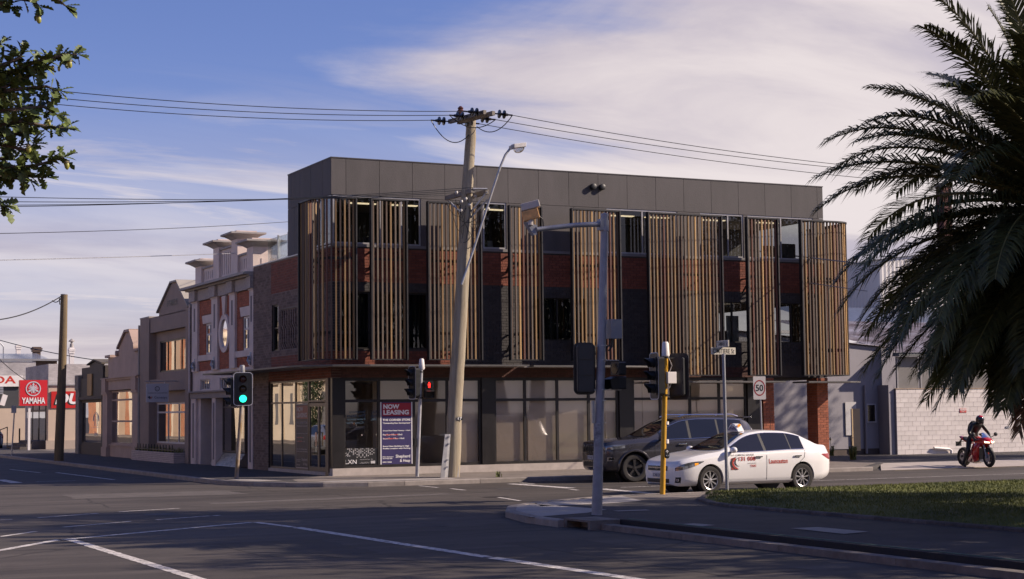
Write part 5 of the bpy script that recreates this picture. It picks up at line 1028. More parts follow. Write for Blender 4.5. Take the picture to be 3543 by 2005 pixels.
# --- near grey mast with camera arm
MT = empty('camera_mast', onZ(2065, 1783, 0.12), 'tall grey steel mast with traffic camera arm on the park corner', 'mast')
p0 = onZ(2065, 1783, 0.12); yb = p0.y
mt = lambda px, py, dy=0.0: onY(px, py, yb+dy)
MB().tube([p0, mt(2075, 1400), mt(2084, 1100), mt(2092, 745)], [0.098, 0.082, 0.076, 0.066], 20).build('pole', M_steel, MT, smooth=True)
b = MB(); b.lathe(mt(2092, 748), UP, [(0, 0.072), (0.04, 0.068), (0.055, 0.02)], 16); b.build('pole_cap', M_steel, MT, smooth=True)
MB().tube([mt(2085, 776), mt(1990, 780), mt(1855, 795)], [0.05, 0.046, 0.044], 14).build('arm', M_steel, MT, smooth=True)
b = MB(); b.lathe(mt(2091, 800), UP, [(0, 0.085), (0.2, 0.085)], 14); b.obox(mt(2080, 778), (Vector((1, 0, 0)), Vector((0, 1, 0)), UP), (0.05, 0.07, 0.1)); b.build('clamp', M_steel, MT)
CMH = MB(); c0 = mt(1838, 790); CMH.prism([mt(1820, 768), mt(1858, 780), mt(1858, 812), mt(1848, 815)], (0, 0.12, 0)); CMP = CMH.build('camera_bracket', M_steel, MT)
rx = Vector((0.86, -0.45, 0.24)).normalized(); ry = Vector((0.45, 0.88, 0)).normalized(); rz_ = rx.cross(ry)
MB().obox(mt(1835, 712), (rx, ry, rz_), (0.17, 0.07, 0.065)).build('camera_shield', mat('cream camera casing', (0.50, 0.45, 0.40), 0.5, 0.1, 4), MT, bevel=0.012)
MB().obox(mt(1836, 745), (rx, ry, rz_), (0.15, 0.066, 0.085)).build('camera_body', mat('orange stained casing', (0.72, 0.38, 0.13), 0.6, 0.3, 9), MT, bevel=0.01)
MB().lathe(mt(1835, 765), UP, [(-0.08, 0.05), (0.08, 0.05)], 12).build('camera_mount', MATS['cream camera casing'], MT)
MB().tube([mt(1850, 735), mt(1878, 760), mt(1882, 790), mt(1866, 798)], 0.012, 6).build('camera_cable', M_sig, MT)
H = signal_head(MT, mt(2034, 1275)+Vector((0.02, 0.16, 0)), (0.38, 1), bw=0.40, bh=0.95, label='black signal head seen from behind')
ped_head(MT, mt(2118, 1280, 0.0)+Vector((0.1, -0.02, 0.02)), (-1, -0.12), lit=False)
b = MB(); b.box(mt(2105, 1110).x, mt(2143, 1110).x, yb-0.1, yb+0.1, mt(2110, 1173).z, mt(2110, 1106).z); b.build('control_box', mat('pale control box', (0.24, 0.25, 0.27), 0.5, 0.1, 3), MT, bevel=0.008)
b = MB(); b.tube([mt(2117, 1172), mt(2117, 1200), mt(2106, 1215)], 0.018, 8); b.tube([mt(2108, 1172), mt(2108, 1195), mt(2098, 1205)], 0.016, 8); b.build('conduit', M_sig, MT)
b = MB()
for py in (1198, 1247, 1350, 1388, 1465): s = mt(2085-(py-1100)*0.014, py); b.lathe(s, UP, [(0, 0.088), (0.016, 0.088)], 16)
for py, px2 in ((1198, 2060), (1350, 2150), (1350, 2050), (1247, 2140)): b.bar(mt(2080, py), mt(px2, py), 0.015)
b.build('strap', M_galv, MT); b = MB(); s = mt(2072, 1520); b.lathe(mt(2071, 1560), UP, [(0, 0.0875), (0.5, 0.0845)], 16); b.build('poster_residue', mat('torn poster residue', (0.20, 0.20, 0.215), 0.8, 0.5, 9, col2=(0.30, 0.30, 0.31)), MT, smooth=True)
b = MB(); b.box(mt(2048, 1450).x, mt(2056, 1450).x, yb-0.03, yb+0.01, mt(2050, 1465).z, mt(2050, 1388).z); b.build('side_plate', M_galv, MT)
# --- yellow post
YPO = empty('traffic_signal', onZ(2292, 1712, 0.12), 'bright yellow signal post with two signal heads in front of the taxi', 'traffic signal', 'traffic signals of the crossing')
p0 = onZ(2292, 1712, 0.12); yb = p0.y
MB().tube([p0, mt(2303, 1230)], [0.061, 0.058], 16).build('post', M_ylw, YPO, smooth=True)
b = MB(); b.lathe(mt(2303, 1235), UP, [(0, 0.075), (0.02, 0.09), (0.30, 0.075), (0.335, 0.05)], 16); b.build('antenna_cap', M_white, YPO, smooth=True)
signal_head(YPO, mt(2268, 1302)+Vector((0, -0.02, 0)), (-0.95, 0.12), bw=0.5, bh=1.05, label='black signal head facing left')
signal_head(YPO, mt(2352, 1303)+Vector((0, 0.05, 0)), (0.80, 0.75), bw=0.46, bh=1.05, label='black signal head seen from behind')
MB().box(mt(2298, 1300).x, mt(2328, 1300).x, yb-0.16, yb-0.07, mt(2310, 1328).z, mt(2310, 1288).z).build('relay_box', M_white, YPO, bevel=0.008)
b = MB(); b.tube([mt(2312, 1235, -0.08), mt(2325, 1265, -0.1), mt(2316, 1288, -0.1)], 0.006, 5); b.tube([mt(2322, 1328, -0.1), mt(2318, 1340, -0.1), mt(2304, 1345, -0.06)], 0.008, 5); b.build('cable', M_white, YPO)
b = MB()
for py in (1240, 1370): b.lathe(mt(2303, py), UP, [(0, 0.075), (0.035, 0.075)], 12); b.bar(mt(2303, py), mt(2270, py), 0.025); b.bar(mt(2303, py), mt(2350, py), 0.025)
b.build('bracket', M_sig, YPO)
PBc = mt(2306, 1570, -0.09); b = MB(); r0, u0, f0 = basis((-0.2, -1)); b.prism(rrect(PBc, r0, u0, 0.10, 0.22, 0.048, 6), f0*0.05); PBo = b.build('push_button', M_sig, YPO)
b = MB(); cc = PBc+f0*0.053; b.face([cc+u0*0.085, cc+u0*0.045+r0*0.035, cc+u0*0.03+r0*0.035, cc+u0*0.055+r0*0.008, cc+u0*0.01+r0*0.008, cc+u0*0.01-r0*0.008, cc+u0*0.055-r0*0.008, cc+u0*0.03-r0*0.035, cc+u0*0.045-r0*0.035]); b.build('arrow', M_wht, PBo, fix=False)
b = MB(); b.lathe(cc-u0*0.05-f0*0.004, f0, [(0, 0.035), (0.012, 0.032), (0.013, 0.02), (0.008, 0.018)], 16); b.build('button', M_chrome, PBo)
b = MB()
for px, py, hh in ((2305, 1470, 0.07), (2305, 1535, 0.09)): b.lathe(mt(px, py), UP, [(0, 0.0605), (hh, 0.0605)], 16)
b.build('sticker', M_white, YPO)
# --- street name sign
SN = empty('street_name_sign', onZ(2516, 1714, 0.12), 'street name blades for Tamar and Cimitiere on a slim grey post', 'sign')
p0 = onZ(2516, 1714, 0.12); yb = p0.y
MB().tube([p0, mt(2503, 1225)], 0.036, 12).build('post', M_steel, SN, smooth=True)
b = MB(); b.lathe(mt(2503, 1235), UP, [(0, 0.044), (0.05, 0.044), (0.07, 0.02)], 12); b.build('cap', M_steel, SN)
MB().box(mt(2461, 1215).x, mt(2544, 1215).x, yb-0.012, yb+0.012, mt(2500, 1227).z, mt(2500, 1203).z).build('blade', mat('cream sign face', (0.62, 0.58, 0.50), 0.5, 0.06, 3), SN)
lettering('CIMITIERE St', M_blk, SN, (mt(2466, 1215).x, yb-0.014, mt(2500, 1224).z), (1, 0, 0), (0, 0, 1), w=mt(2539, 1215).x-mt(2466, 1215).x, h=0.108, bold=0.012, nrm=(0, -1, 0))
d2 = Vector((0.30, -0.95, 0)).normalized(); c2 = mt(2501, 1190); 
d2 = (onY(2522, 1190, yb-0.25)-onY(2482, 1189, yb+0.25)); wl2 = d2.length; d2.normalize(); d2 = Vector((d2.x, d2.y, 0)).normalized(); r2 = Vector((d2.y, -d2.x, 0))
MB().obox(c2, (d2, r2, UP), (wl2/2, 0.012, 0.072)).build('blade', MATS['cream sign face'], SN)
nn = r2 if r2.y < 0 else -r2
for nn in (r2, -r2):
    dr2 = UP.cross(nn); lettering('TAMAR St', M_blk, SN, c2-dr2*(wl2/2-0.03)+nn*0.016-UP*0.052, dr2, UP, w=wl2-0.06, h=0.105, bold=0.012, nrm=nn)
# --- 50 sign
FS = empty('speed_sign', onZ(2640, 1614, 0.12), 'white 50 speed limit sign with red ring beside the brick pillar', 'sign')
p0 = onZ(2640, 1614, 0.12); yb = p0.y
MB().tube([p0, mt(2628, 1310)], 0.03, 10).build('post', M_galv, FS, smooth=True)
c = mt(2625.5, 1343)+Vector((0, -0.04, 0)); r0, u0, f0 = basis((-0.15, -1)); MB().prism(rrect(c, r0, u0, 0.45, 0.76, 0.03), -f0*0.01).build('plate', mat('sign grey white', (0.52, 0.49, 0.47), 0.5, 0.05, 2), FS)
b = MB(); n = 36; cc = c+f0*0.004
for k in range(n):
    a, e = 2*math.pi*k/n, 2*math.pi*(k+1)/n; b.face([cc+r0*(rr_*math.cos(t))+u0*(rr_*1.27*math.sin(t)) for rr_, t in ((0.175, a), (0.205, a), (0.205, e), (0.175, e))])
b.build('ring', mat('sign ring red', (0.30, 0.012, 0.012), 0.5, 0.05), FS, fix=False)
lettering('50', M_blk, FS, c-r0*0.135-u0*0.11+f0*0.004, r0, u0, w=0.27, h=0.22, bold=0.02, nrm=f0)
# --- timber utility pole
UPo = empty('utility_pole', onZ(1563, 1652, 0.12), 'tall leaning timber power pole in front of the corner building', 'utility pole')
p0 = onZ(1563, 1652, 0.12); yb = p0.y
M_pole = mat('weathered hardwood pole', (0.36, 0.29, 0.185), 0.9, 0.3, 2.5, 0.7, 26, stretch=(7, 7, 0.22), col2=(0.30, 0.265, 0.20))
pp = [mt(x, y) for x, y in ((1564, 1654), (1575, 1400), (1587, 1200), (1601, 940), (1616, 670), (1628, 480), (1631, 408))]
rs_ = [0.225, 0.213, 0.203, 0.19, 0.17, 0.155, 0.14]
fine_p, fine_r = [], []; rr = random.Random(8)
for k in range(len(pp)-1):
    for j in range(5): t = j/5; fine_p.append(pp[k].lerp(pp[k+1], t)+Vector((rr.uniform(-.008, .008), rr.uniform(-.008, .008), 0))); fine_r.append((rs_[k]*(1-t)+rs_[k+1]*t)*rr.uniform(0.98, 1.02))
fine_p.append(pp[-1]); fine_r.append(rs_[-1])
MB().tube(fine_p, fine_r, 24).build('shaft', M_pole, UPo, smooth=True)
ax = lambda py: mt(1631-(py-408)*0.0545, py)
ztop = pp[-1].z
M_arm = mat('grey cross-arm timber', (0.20, 0.175, 0.145), 0.85, 0.25, 4, 0.3, 30); M_dins = mat('brown porcelain', (0.012, 0.010, 0.010), 0.15, 0.1, 3)
def crossarm(a, c, z, w=0.1, h=0.12, m=None):
    p = onZ(*a, z); q_ = onZ(*c, z); MB().bar(p, q_, w, h).build('crossarm', m or M_arm, UPo); return p, q_
A1 = crossarm((1555, 422), (1678, 389), ztop-0.12); A2 = crossarm((1586, 424), (1708, 392), ztop-0.16)
def insul(p, d, n=2, r=0.125):
    d = Vector(d).normalized(); b = MB(); b.tube([p, p+d*0.12], 0.022, 6); s = p+d*0.12
    for k in range(n): b.lathe(s+d*(k*0.15), d, [(0, 0.03), (0.02, r), (0.045, r*0.98), (0.06, 0.05), (0.15, 0.035)], 18)
    b.tube([s+d*n*0.15, s+d*(n*0.15+0.14)], 0.025, 6); b.build('insulator', M_dins, UPo, smooth=True); return s+d*(n*0.15+0.14)
VL, VR = Vector((-1, 0.02, 0.0)), Vector((1, -0.05, -0.03))
tips_l = []; tips_r = []
for s, t in ((0.02, 0), (0.55, 0), (0.95, 0)):
    pl_ = A1[0].lerp(A1[1], s); tips_l.append(insul(pl_+VL*0.05, VL)); 
for s in (0.04, 0.5, 0.97):
    pr_ = A2[0].lerp(A2[1], s); tips_r.append(insul(pr_+VR*0.06, VR))
b = MB(); b.lathe(ax(408)+Vector((-0.35, 0, 0.06)), UP, [(0, 0.06), (0.05, 0.1), (0.08, 0.07), (0.12, 0.1), (0.16, 0.07), (0.2, 0.09), (0.26, 0.03)], 14); b.build('pin_insulator', mat('red brown porcelain', (0.09, 0.03, 0.02), 0.3, 0.1, 3), UPo, smooth=True)
b = MB(); j0 = tips_l[0]; j1 = tips_r[2]
def sagline(a, c, sag, n=14): return [Vector(a).lerp(Vector(c), i/n)-UP*(sag*4*(i/n)*(1-i/n)) for i in range(n+1)]
for a, c, sg in ((tips_l[0], ax(470)+Vector((-0.1, -0.12, 0)), 0.42), (tips_r[2], ax(440)+Vector((0.15, -0.1, 0)), 0.30), (tips_l[1], tips_r[1], 0.3)): b.tube(sagline(a, c, sg), 0.014, 5)
b.build('jumper_wire', M_sig, UPo)
z2 = ax(668).z
L1 = crossarm((1545, 687), (1636, 660), z2, 0.11, 0.13); L2 = crossarm((1630, 681), (1686, 664), z2-0.02, 0.11, 0.13)
b = MB(); b.bar(L2[1], ax(755), 0.04); b.bar(L1[0], ax(755), 0.04); b.tube([L1[1]+Vector((0, 0, .05)), L2[1]+Vector((0, 0, .08))], 0.03, 6); b.build('brace', M_galv, UPo)
rr = random.Random(6); b = MB()
for k in range(16):
    a = ax(690+rr.uniform(-10, 40))+Vector((rr.uniform(-0.75, 0.75), -0.2, rr.uniform(-.1, .1))); c = ax(720+rr.uniform(0, 160))+Vector((rr.uniform(-.3, .35), -0.18, 0)); b.tube(sagline(a, c, rr.uniform(.05, .35), 8), 0.009, 4)
b.build('service_cable', M_sig, UPo)
b = MB()
for k in range(7): s = ax(678+k*10)+Vector((rr.uniform(-0.6, 0.7), -0.22, 0)); b.lathe(s, UP, [(0, 0.03), (0.04, 0.05), (0.09, 0.03)], 8)
b.build('fuse_holder', mat('grey porcelain', (0.40, 0.38, 0.36), 0.4, 0.1, 3), UPo)
# street light on an outreach arm
ar = [mt(1597, 985, -0.2), mt(1640, 860, -0.3), mt(1700, 672, -0.45), mt(1732, 575, -0.55), mt(1748, 537, -0.6), mt(1764, 516, -0.62)]
MB().tube(ar, 0.034, 10).build('lamp_arm', M_galv, UPo, smooth=True)
lh = mt(1765, 512, -0.62); dl = (mt(1816, 506, -0.62)-lh).normalized()
b = MB(); b.obox(lh+dl*0.28+UP*0.03, (dl, Vector((0, 1, 0)), UP), (0.21, 0.12, 0.065)); b.obox(lh+dl*0.04, (dl, Vector((0, 1, 0)), UP), (0.06, 0.06, 0.06)); LHd = b.build('lamp_head', mat('lamp casing', (0.50, 0.48, 0.46), 0.5, 0.15, 5), UPo, bevel=0.02)
b = MB(); n = 12
for i in range(5):
    t0, t1 = math.pi/2*i/5, math.pi/2*(i+1)/5
    for k in range(n):
        a, e = 2*math.pi*k/n, 2*math.pi*(k+1)/n; b.face([lh+dl*(0.29+0.19*math.cos(t)*math.cos(s))+Vector((0, 0.11*math.cos(t)*math.sin(s), -0.04-0.15*math.sin(t))) for t, s in ((t0, a), (t0, e), (t1, e), (t1, a))])
b.build('lamp_lens', glass('lamp acrylic', (0.75, 0.75, 0.78), 0.1, 0.9, 0.12), LHd, smooth='all', fix=False)
MB().tube([ax(755)+Vector((0.1, -0.15, 0)), mt(1688, 690, -0.42)], 0.025, 6).build('arm_stay', M_galv, UPo)
# steel stake, number plates
b = MB(); sa = mt(1540, 1503, -0.25); sb = mt(1524, 1655, -0.25)
b.prism([sb+Vector((-0.0, 0, 0)), sb+Vector((0.13, 0, 0)), sa+Vector((0.13, 0, 0)), sa], (0, 0.02, 0)); b.prism([sb+Vector((0.13, 0, 0)), sb+Vector((0.30, 0.12, 0)), sa+Vector((0.24, 0.12, 0)), sa+Vector((0.13, 0, 0))], (0, 0.02, 0)); b.build('steel_stake', M_galv, UPo)
b = MB(); b.prism([mt(1580, 1652, -0.2), mt(1587, 1652, -0.2), mt(1588, 1497, -0.2), mt(1584, 1497, -0.2)], (0, 0.05, 0)); b.build('steel_stake', M_galv, UPo)
b = MB()
for py in (1512, 1537, 1592, 1617): b.lathe(mt(1553-(py-1512)*0.06, py, -0.26), (0, -1, 0), [(0, 0.03), (0.03, 0.028)], 8)
b.build('bolt', M_steel, UPo)
c = ax(1449)+Vector((0.0, -0.215, 0)); MB().box(c.x-0.02, c.x+0.15, c.y-0.012, c.y, c.z-0.05, c.z+0.05).build('number_plate', M_blk, UPo); lettering('17', M_wht, UPo, (c.x-0.01, c.y-0.014, c.z-0.04), (1, 0, 0), (0, 0, 1), w=0.13, h=0.08, bold=0.02, nrm=(0, -1, 0))
# --- small grass tuft at its foot
def tuft(px, py, z, n, h, seed, lab, flower=False, m=None):
    o_ = onZ(px, py, z); E_ = empty('grass_tuft', o_, lab, 'plant'); r2_ = random.Random(seed); b = MB()
    for k in range(n):
        a = r2_.uniform(0, 6.28); hh = h*r2_.uniform(.5, 1.1); le = h*r2_.uniform(.2, .8); w = 0.012 if h < .3 else 0.02; bx, by = o_.x+r2_.uniform(-.08, .08), o_.y+r2_.uniform(-.08, .08)
        d_ = Vector((math.cos(a), math.sin(a), 0)); s_ = Vector((-d_.y, d_.x, 0))*w; p_ = Vector((bx, by, z)); m_ = p_+d_*le*0.4+UP*hh*0.75; t_ = p_+d_*le+UP*hh*0.7
        b.face([p_-s_, p_+s_, m_+s_*0.8, m_-s_*0.8]); b.face([m_-s_*0.8, m_+s_*0.8, t_])
    b.build('leaves', m or mat('strappy leaf', (0.13, 0.15, 0.04), 0.7, 0.3, 5, island=0.3), E_, fix=False)
    if flower:
        b = MB(); b.tube([o_, o_+Vector((-0.05, 0, h*1.25))], 0.012, 5); b.lathe(o_+Vector((-0.05, 0, h*1.2)), UP, [(0, 0.02), (0.05, 0.05), (0.12, 0.02)], 8); b.build('flower_stalk', mat('dry stalk', (0.4, 0.33, 0.2), 0.8, 0.1, 3), E_)
tuft(1723, 1652, 0.12, 26, 0.22, 1, 'small green weed at the kerb right of the timber pole')
tuft(2952, 1592, 0.12, 70, 0.62, 2, 'strappy clump with a dry flower stalk by the grey shed', True)
tuft(2878, 1578, 0.12, 24, 0.5, 3, 'sparse flowering clump just right of the brick pillar', True)
# --- leaning timber pole on the left and other posts
TPl = empty('timber_pole', onZ(205, 1596, 0.12), 'short leaning timber pole standing at the left kerb', 'utility pole')
p0 = onZ(205, 1596, 0.12); yb = p0.y
ps_ = [mt(x, y) for x, y in ((203, 1597), (209, 1450), (215, 1280), (219, 1150), (222, 1021))]; MB().tube(ps_, [0.20, 0.19, 0.175, 0.16, 0.10*1.45], 18).build('shaft', mat('creosoted pole', (0.17, 0.125, 0.07), 0.9, 0.3, 2.5, 0.6, 26, stretch=(7, 7, .25)), TPl, smooth=True)
b = MB(); b.lathe(ps_[-1], UP, [(0, 0.15), (0.03, 0.15)], 14); b.build('cap', M_steel, TPl); b = MB(); b.tube(sagline(mt(214, 1027), mt(180, 1040), 0.15, 6), 0.02, 5); b.tube(sagline(mt(205, 1030), mt(207, 1055), 0.05, 5), 0.02, 5); b.build('wire_tail', M_sig, TPl)
YS_ = empty('dealer_sign', onY(102, 1548, 96.5), 'red square dealer sign with round emblem on a white post', 'sign')
p0 = onY(102, 1548, 96.5); yb = p0.y
MB().box(mt(96, 1500).x, mt(104, 1500).x, yb-0.1, yb+0.1, 0.12, mt(100, 1405).z).build('post', M_white, YS_)
a = mt(66, 1405); c = mt(162, 1316); MB().box(a.x, c.x, yb-0.2, yb+0.2, a.z, c.z).build('panel', mat('bright sign red', (0.60, 0.022, 0.03), 0.4, 0.04, 1), YS_); yf = yb-0.21
e = mt(113, 1346); b = MB(); n = 28; rr_ = 0.42
for k in range(n):
    t0, t1 = 2*math.pi*k/n, 2*math.pi*(k+1)/n; b.face([(e.x+q_*math.cos(t), yf-0.012, e.z+q_*math.sin(t)) for q_, t in ((rr_*0.86, t0), (rr_, t0), (rr_, t1), (rr_*0.86, t1))])
for k in range(3):
    t = R_(90+120*k); d_ = Vector((math.cos(t), 0, math.sin(t))); s_ = Vector((-d_.z, 0, d_.x)); o_ = Vector((e.x, yf-0.014-0.001*k, e.z))
    b.face([o_-s_*0.035-d_*0.24, o_+s_*0.035-d_*0.24, o_+s_*0.035+d_*0.2, o_-s_*0.035+d_*0.2]); b.face([o_-s_*0.07+d_*0.2, o_+s_*0.07+d_*0.2, o_+d_*0.36])
    for sg in (-1, 1): b.face([o_+s_*0.075*sg-d_*0.26, o_+s_*0.115*sg-d_*0.26, o_+s_*0.06*sg+d_*0.12, o_+s_*0.02*sg+d_*0.12])
b.build('emblem', mat('emblem silver', (0.62, 0.62, 0.64), 0.4, 0.05, metal=0.2), YS_, fix=False)
lettering('YAMAHA', M_wht, YS_, (mt(73, 1398).x, yf-0.01, mt(73, 1398).z), (1, 0, 0), (0, 0, 1), w=mt(154, 1398).x-mt(73, 1398).x, h=0.35, bold=0.03, nrm=(0, -1, 0))
GP = empty('parking_sign_post', onZ(40, 1577, 0.12), 'thin galvanised sign post seen edge on at far left', 'sign'); p0 = onZ(40, 1577, 0.12); yb = p0.y
MB().tube([p0, mt(51, 1404)], 0.035, 8).build('post', M_galv, GP, smooth=True); MB().obox(mt(48, 1417), (Vector((1, 2, 0)).normalized(), Vector((2, -1, 0)).normalized(), UP), (0.02, 0.12, 0.18)).build('plate', M_steel, GP)
# ================================================================ WIRES
def wire(a, c, sag, r, lab, grp='overhead power lines', m=None, n=28):
    o = MB().tube(sagline(a, c, sag, n), r, 5, False).build('power_line', m or M_sig, label=lab, cat='wire', group=grp, fix=False); return o
YW = 44.2
for i, (y0_, lab) in enumerate(((262, 'topmost high voltage wire left of the timber pole'), (290, 'middle high voltage wire left of the timber pole'), (312, 'lowest high voltage wire left of the timber pole'))):
    wire(tips_l[2-i], onY(-250, y0_, tips_l[2-i].y+0.4), 0.25, 0.011, lab)
for i, (y0_, lab) in enumerate(((566, 'topmost high voltage wire running right behind the palm'), (573, 'middle high voltage wire running right behind the palm'), (605, 'lowest high voltage wire running right behind the palm'))):
    wire(tips_r[2-i], onY(3750, y0_+58, tips_r[2-i].y+2), 0.4, 0.011, lab)
for i, (y0_, lab) in enumerate(((676, 'uppermost of the four low wires at the left edge'), (696, 'second of the four low wires at the left edge'), (711, 'third of the four low wires at the left edge'), (718, 'lowest of the four low wires at the left edge'))):
    wire(L1[0].lerp(L1[1], i/3)+UP*0.09, onY(-200, y0_, 44.0+i*0.4), 0.12, 0.010, lab)
wire(ax(700), onY(-200, 812, 44.5), 0.35, 0.010, 'slack cable rising from the left edge to the pole head')
wire(ax(833)+Vector((0, -0.2, 0)), onY(-200, 905, 43.0), 0.15, 0.011, 'pale stay wire crossing low in front of the slat screens', m=M_galv)
wire(ax(668)+Vector((0.5, -0.2, 0)), onY(3000, 915, 43.2), 0.42, 0.022, 'thick twisted service cable crossing the right half of the facade', m=M_steel)
wire(ax(725)+Vector((0.3, -0.2, 0)), onY(3000, 1008, 43.2), 0.40, 0.015, 'thinner lower service cable crossing the right half of the facade', m=M_steel)
wire(ps_[-1]+Vector((-0.1, 0, -0.05)), onY(-80, 1110, 70), 0.3, 0.025, 'cable from the short timber pole to the left edge')
wire(onY(-60, 1160, 95), onY(372, 1252, 79.5), 0.15, 0.022, 'thin cable passing behind the short timber pole to the olive shop')
wire(onY(-60, 1180, 107), onY(92, 1318, 105.6), 0.2, 0.022, 'thin cable dropping to the red dealer sign')
# ================================================================ SHOPFRONT POSTERS AND LETTERING
def poster(E_, P, R0, U0, N0, w, h, fade=False):
    """leasing board: P lower left corner, R0/U0 in-plane axes, N0 towards the viewer"""
    navy = mat('poster navy' if not fade else 'poster navy faded', (0.030, 0.022, 0.10) if not fade else (0.035, 0.022, 0.03), 0.5, 0.05); red = mat('poster red' if not fade else 'poster red faded', (0.33, 0.012, 0.03) if not fade else (0.26, 0.06, 0.035), 0.5, 0.05); wh = M_wht if not fade else mat('faded white print', (0.45, 0.38, 0.34), 0.6, 0.05)
    pt = lambda x, y, d: P+R0*(x*w)+U0*(y*h)+N0*d
    MB().prism([pt(0, 0, 0), pt(1, 0, 0), pt(1, 1, 0), pt(0, 1, 0)], N0*0.006).build('board', wh, E_)
    MB().face([pt(.03, .015, .008), pt(.97, .015, .008), pt(.97, .985, .008), pt(.03, .985, .008)]).build('ground', navy, E_, fix=False)
    MB().face([pt(.06, .765, .010), pt(.95, .765, .010), pt(.95, .97, .010), pt(.06, .97, .010)]).build('headline_panel', red, E_, fix=False)
    for t, x, y, ww, hh, bo in (('NOW', .09, .875, .50, .075, .045), ('LEASING', .09, .785, .80, .075, .045), ('THE CORNER STORE', .07, .69, .87, .032, .02), ('"Outstanding New Development"', .07, .64, .87, .026, .03), ('Ground Floor Retail Tenancy - 112m2', .07, .525, .86, .022, .03), ('First Floor Office - 122m2', .07, .465, .61, .022, .03), ('Second Floor Office - 113m2', .07, .405, .67, .022, .03),
                            ('Brand New Building In High', .07, .28, .82, .026, .03), ('Profile Location with Parking', .07, .245, .86, .026, .03), ('Blake Shepherd', .06, .12, .33, .02, .02), ('0417 820 820', .06, .097, .30, .018, .03), ('6331 2266', .06, .04, .28, .022, .03), ('Shepherd', .47, .10, .45, .062, .015), ('& Heap', .60, .035, .32, .055, .015)):
        lettering(t, wh, E_, pt(x, y, .012), R0, U0, w=ww*w, h=hh*h, bold=bo, nrm=N0)
    b = MB(); s = random.Random(2)
    for y in (.475, .415):
        for k in range(7): b.face([pt(.12+k*.06, y-.008+s.uniform(-.006, .006), .013), pt(.19+k*.06, y+s.uniform(-.004, .006), .013), pt(.19+k*.06, y+.007, .013), pt(.12+k*.06, y+.002, .013)])
    b.build('red_scribble', M_redtxt, E_, fix=False)
a = onY(1316, 1614, Y0+0.09); c = onY(1427, 1391, Y0+0.09)
LPo = empty('leasing_poster', (a.x, Y0+0.09, a.z), 'navy and red NOW LEASING poster on the right hand shopfront', 'poster'); poster(LPo, Vector((XP(1311)+0.05, Y0+0.088, 0.40)), Vector((1, 0, 0)), UP, Vector((0, -1, 0)), XP(1432)-XP(1311)-0.10, 1.96)
LP2 = empty('leasing_poster', (X0+0.07, YP(1043), 0.3), 'faded NOW LEASING poster beside the bronze entrance doors', 'poster'); poster(LP2, Vector((X0+0.072, YP(1022)-0.04, 0.28)), Vector((0, -1, 0)), UP, Vector((-1, 0, 0)), YP(1022)-YP(1068)-0.09, 2.04, True)
LX = empty('architect_decal', (XP(1190), Y0+0.09, 0.4), 'white architect lettering and cross pattern low on the first pane', 'decal'); xa, xb = XP(1191), XP(1306); wz = xb-xa
M_bld = mat('dark film', (0.018, 0.018, 0.02), 0.4, 0.1); MB().box(xa, xb, Y0+0.092, Y0+0.096, 0.45, 0.93).build('film', M_bld, LX)
lettering('LXN', M_wht, LX, (xa+0.03, Y0+0.09, 0.47), (1, 0, 0), (0, 0, 1), w=wz*0.34, h=0.125, nrm=(0, -1, 0))
for t, x, z, ww, hh in (('LXN Architecture & Consulting', .47, .585, .30, .018), ('South Esplanade 7250 0363 555 130', .47, .50, .28, .014), ('info@lxn.net.au', .47, .475, .26, .014), ('BDAT', .80, .585, .06, .02)): lettering(t, M_wht, LX, (xa+wz*x, Y0+0.09, z), (1, 0, 0), (0, 0, 1), w=wz*ww, h=hh, nrm=(0, -1, 0))
b = MB()
for k in range(6): b.box(xa+wz*(.80+.022*k), xa+wz*(.813+.022*k), Y0+0.089, Y0+0.091, .47, .55)
rows = [(0, (1, 2, 3, 5, 6, 8, 9, 11, 12, 14)), (1, (2, 4, 5, 7, 8, 10, 12, 13, 15)), (2, (3, 4, 6, 7, 8, 9, 11, 12, 14)), (3, (0, 4, 5, 7, 8, 10, 12, 13, 15)), (4, (1, 4, 6, 7, 9, 11, 13, 14)), (5, (1, 2, 7, 9, 11, 12)), (6, (6, 8, 10))]
for r, cs in rows:
    for c in cs:
        x = xa+wz*(.05+.056*c); z = .93-.042*r-0.01
        for s in (-1, 1): b.bar((x-.017, Y0+0.09, z-.017*s), (x+.017, Y0+0.09, z+.017*s), 0.006)
b.bar((xa+0.0, Y0+0.09, 0.66), (xa+0.2, Y0+0.09, 0.86), 0.006); b.build('cross_pattern', M_wht, LX, fix=False)
HW = empty('window_writing', (XP(1215), Y0+0.095, 1.9), 'faint mirrored blue handwriting high on the first pane', 'writing'); M_bluw = mat('faded blue ink', (0.05, 0.10, 0.15), 0.8, 0.2, 8)
for t, x, z, ww in (('Symphony', 1264, 1.99, .52), ('The Stars', 1267, 1.88, .62), ('February', 1264, 1.77, .58), ('City Park', 1258, 1.66, .66), ('RAC', 1304, 1.99, .2), ('Inde', 1304, 1.88, .2), ('PAC', 1302, 1.77, .18)): lettering(t, M_bluw, HW, (XP(x), Y0+0.094, z), (-1, 0, 0), (0, 0, 1), w=ww, h=0.085, nrm=(0, -1, 0))
b = MB()
for px in (1187, 1250, 1300): b.box(XP(px), XP(px)+0.035, Y0+0.088, Y0+0.09, 1.33, 1.345)
b.build('safety_dot', M_wht, HW)
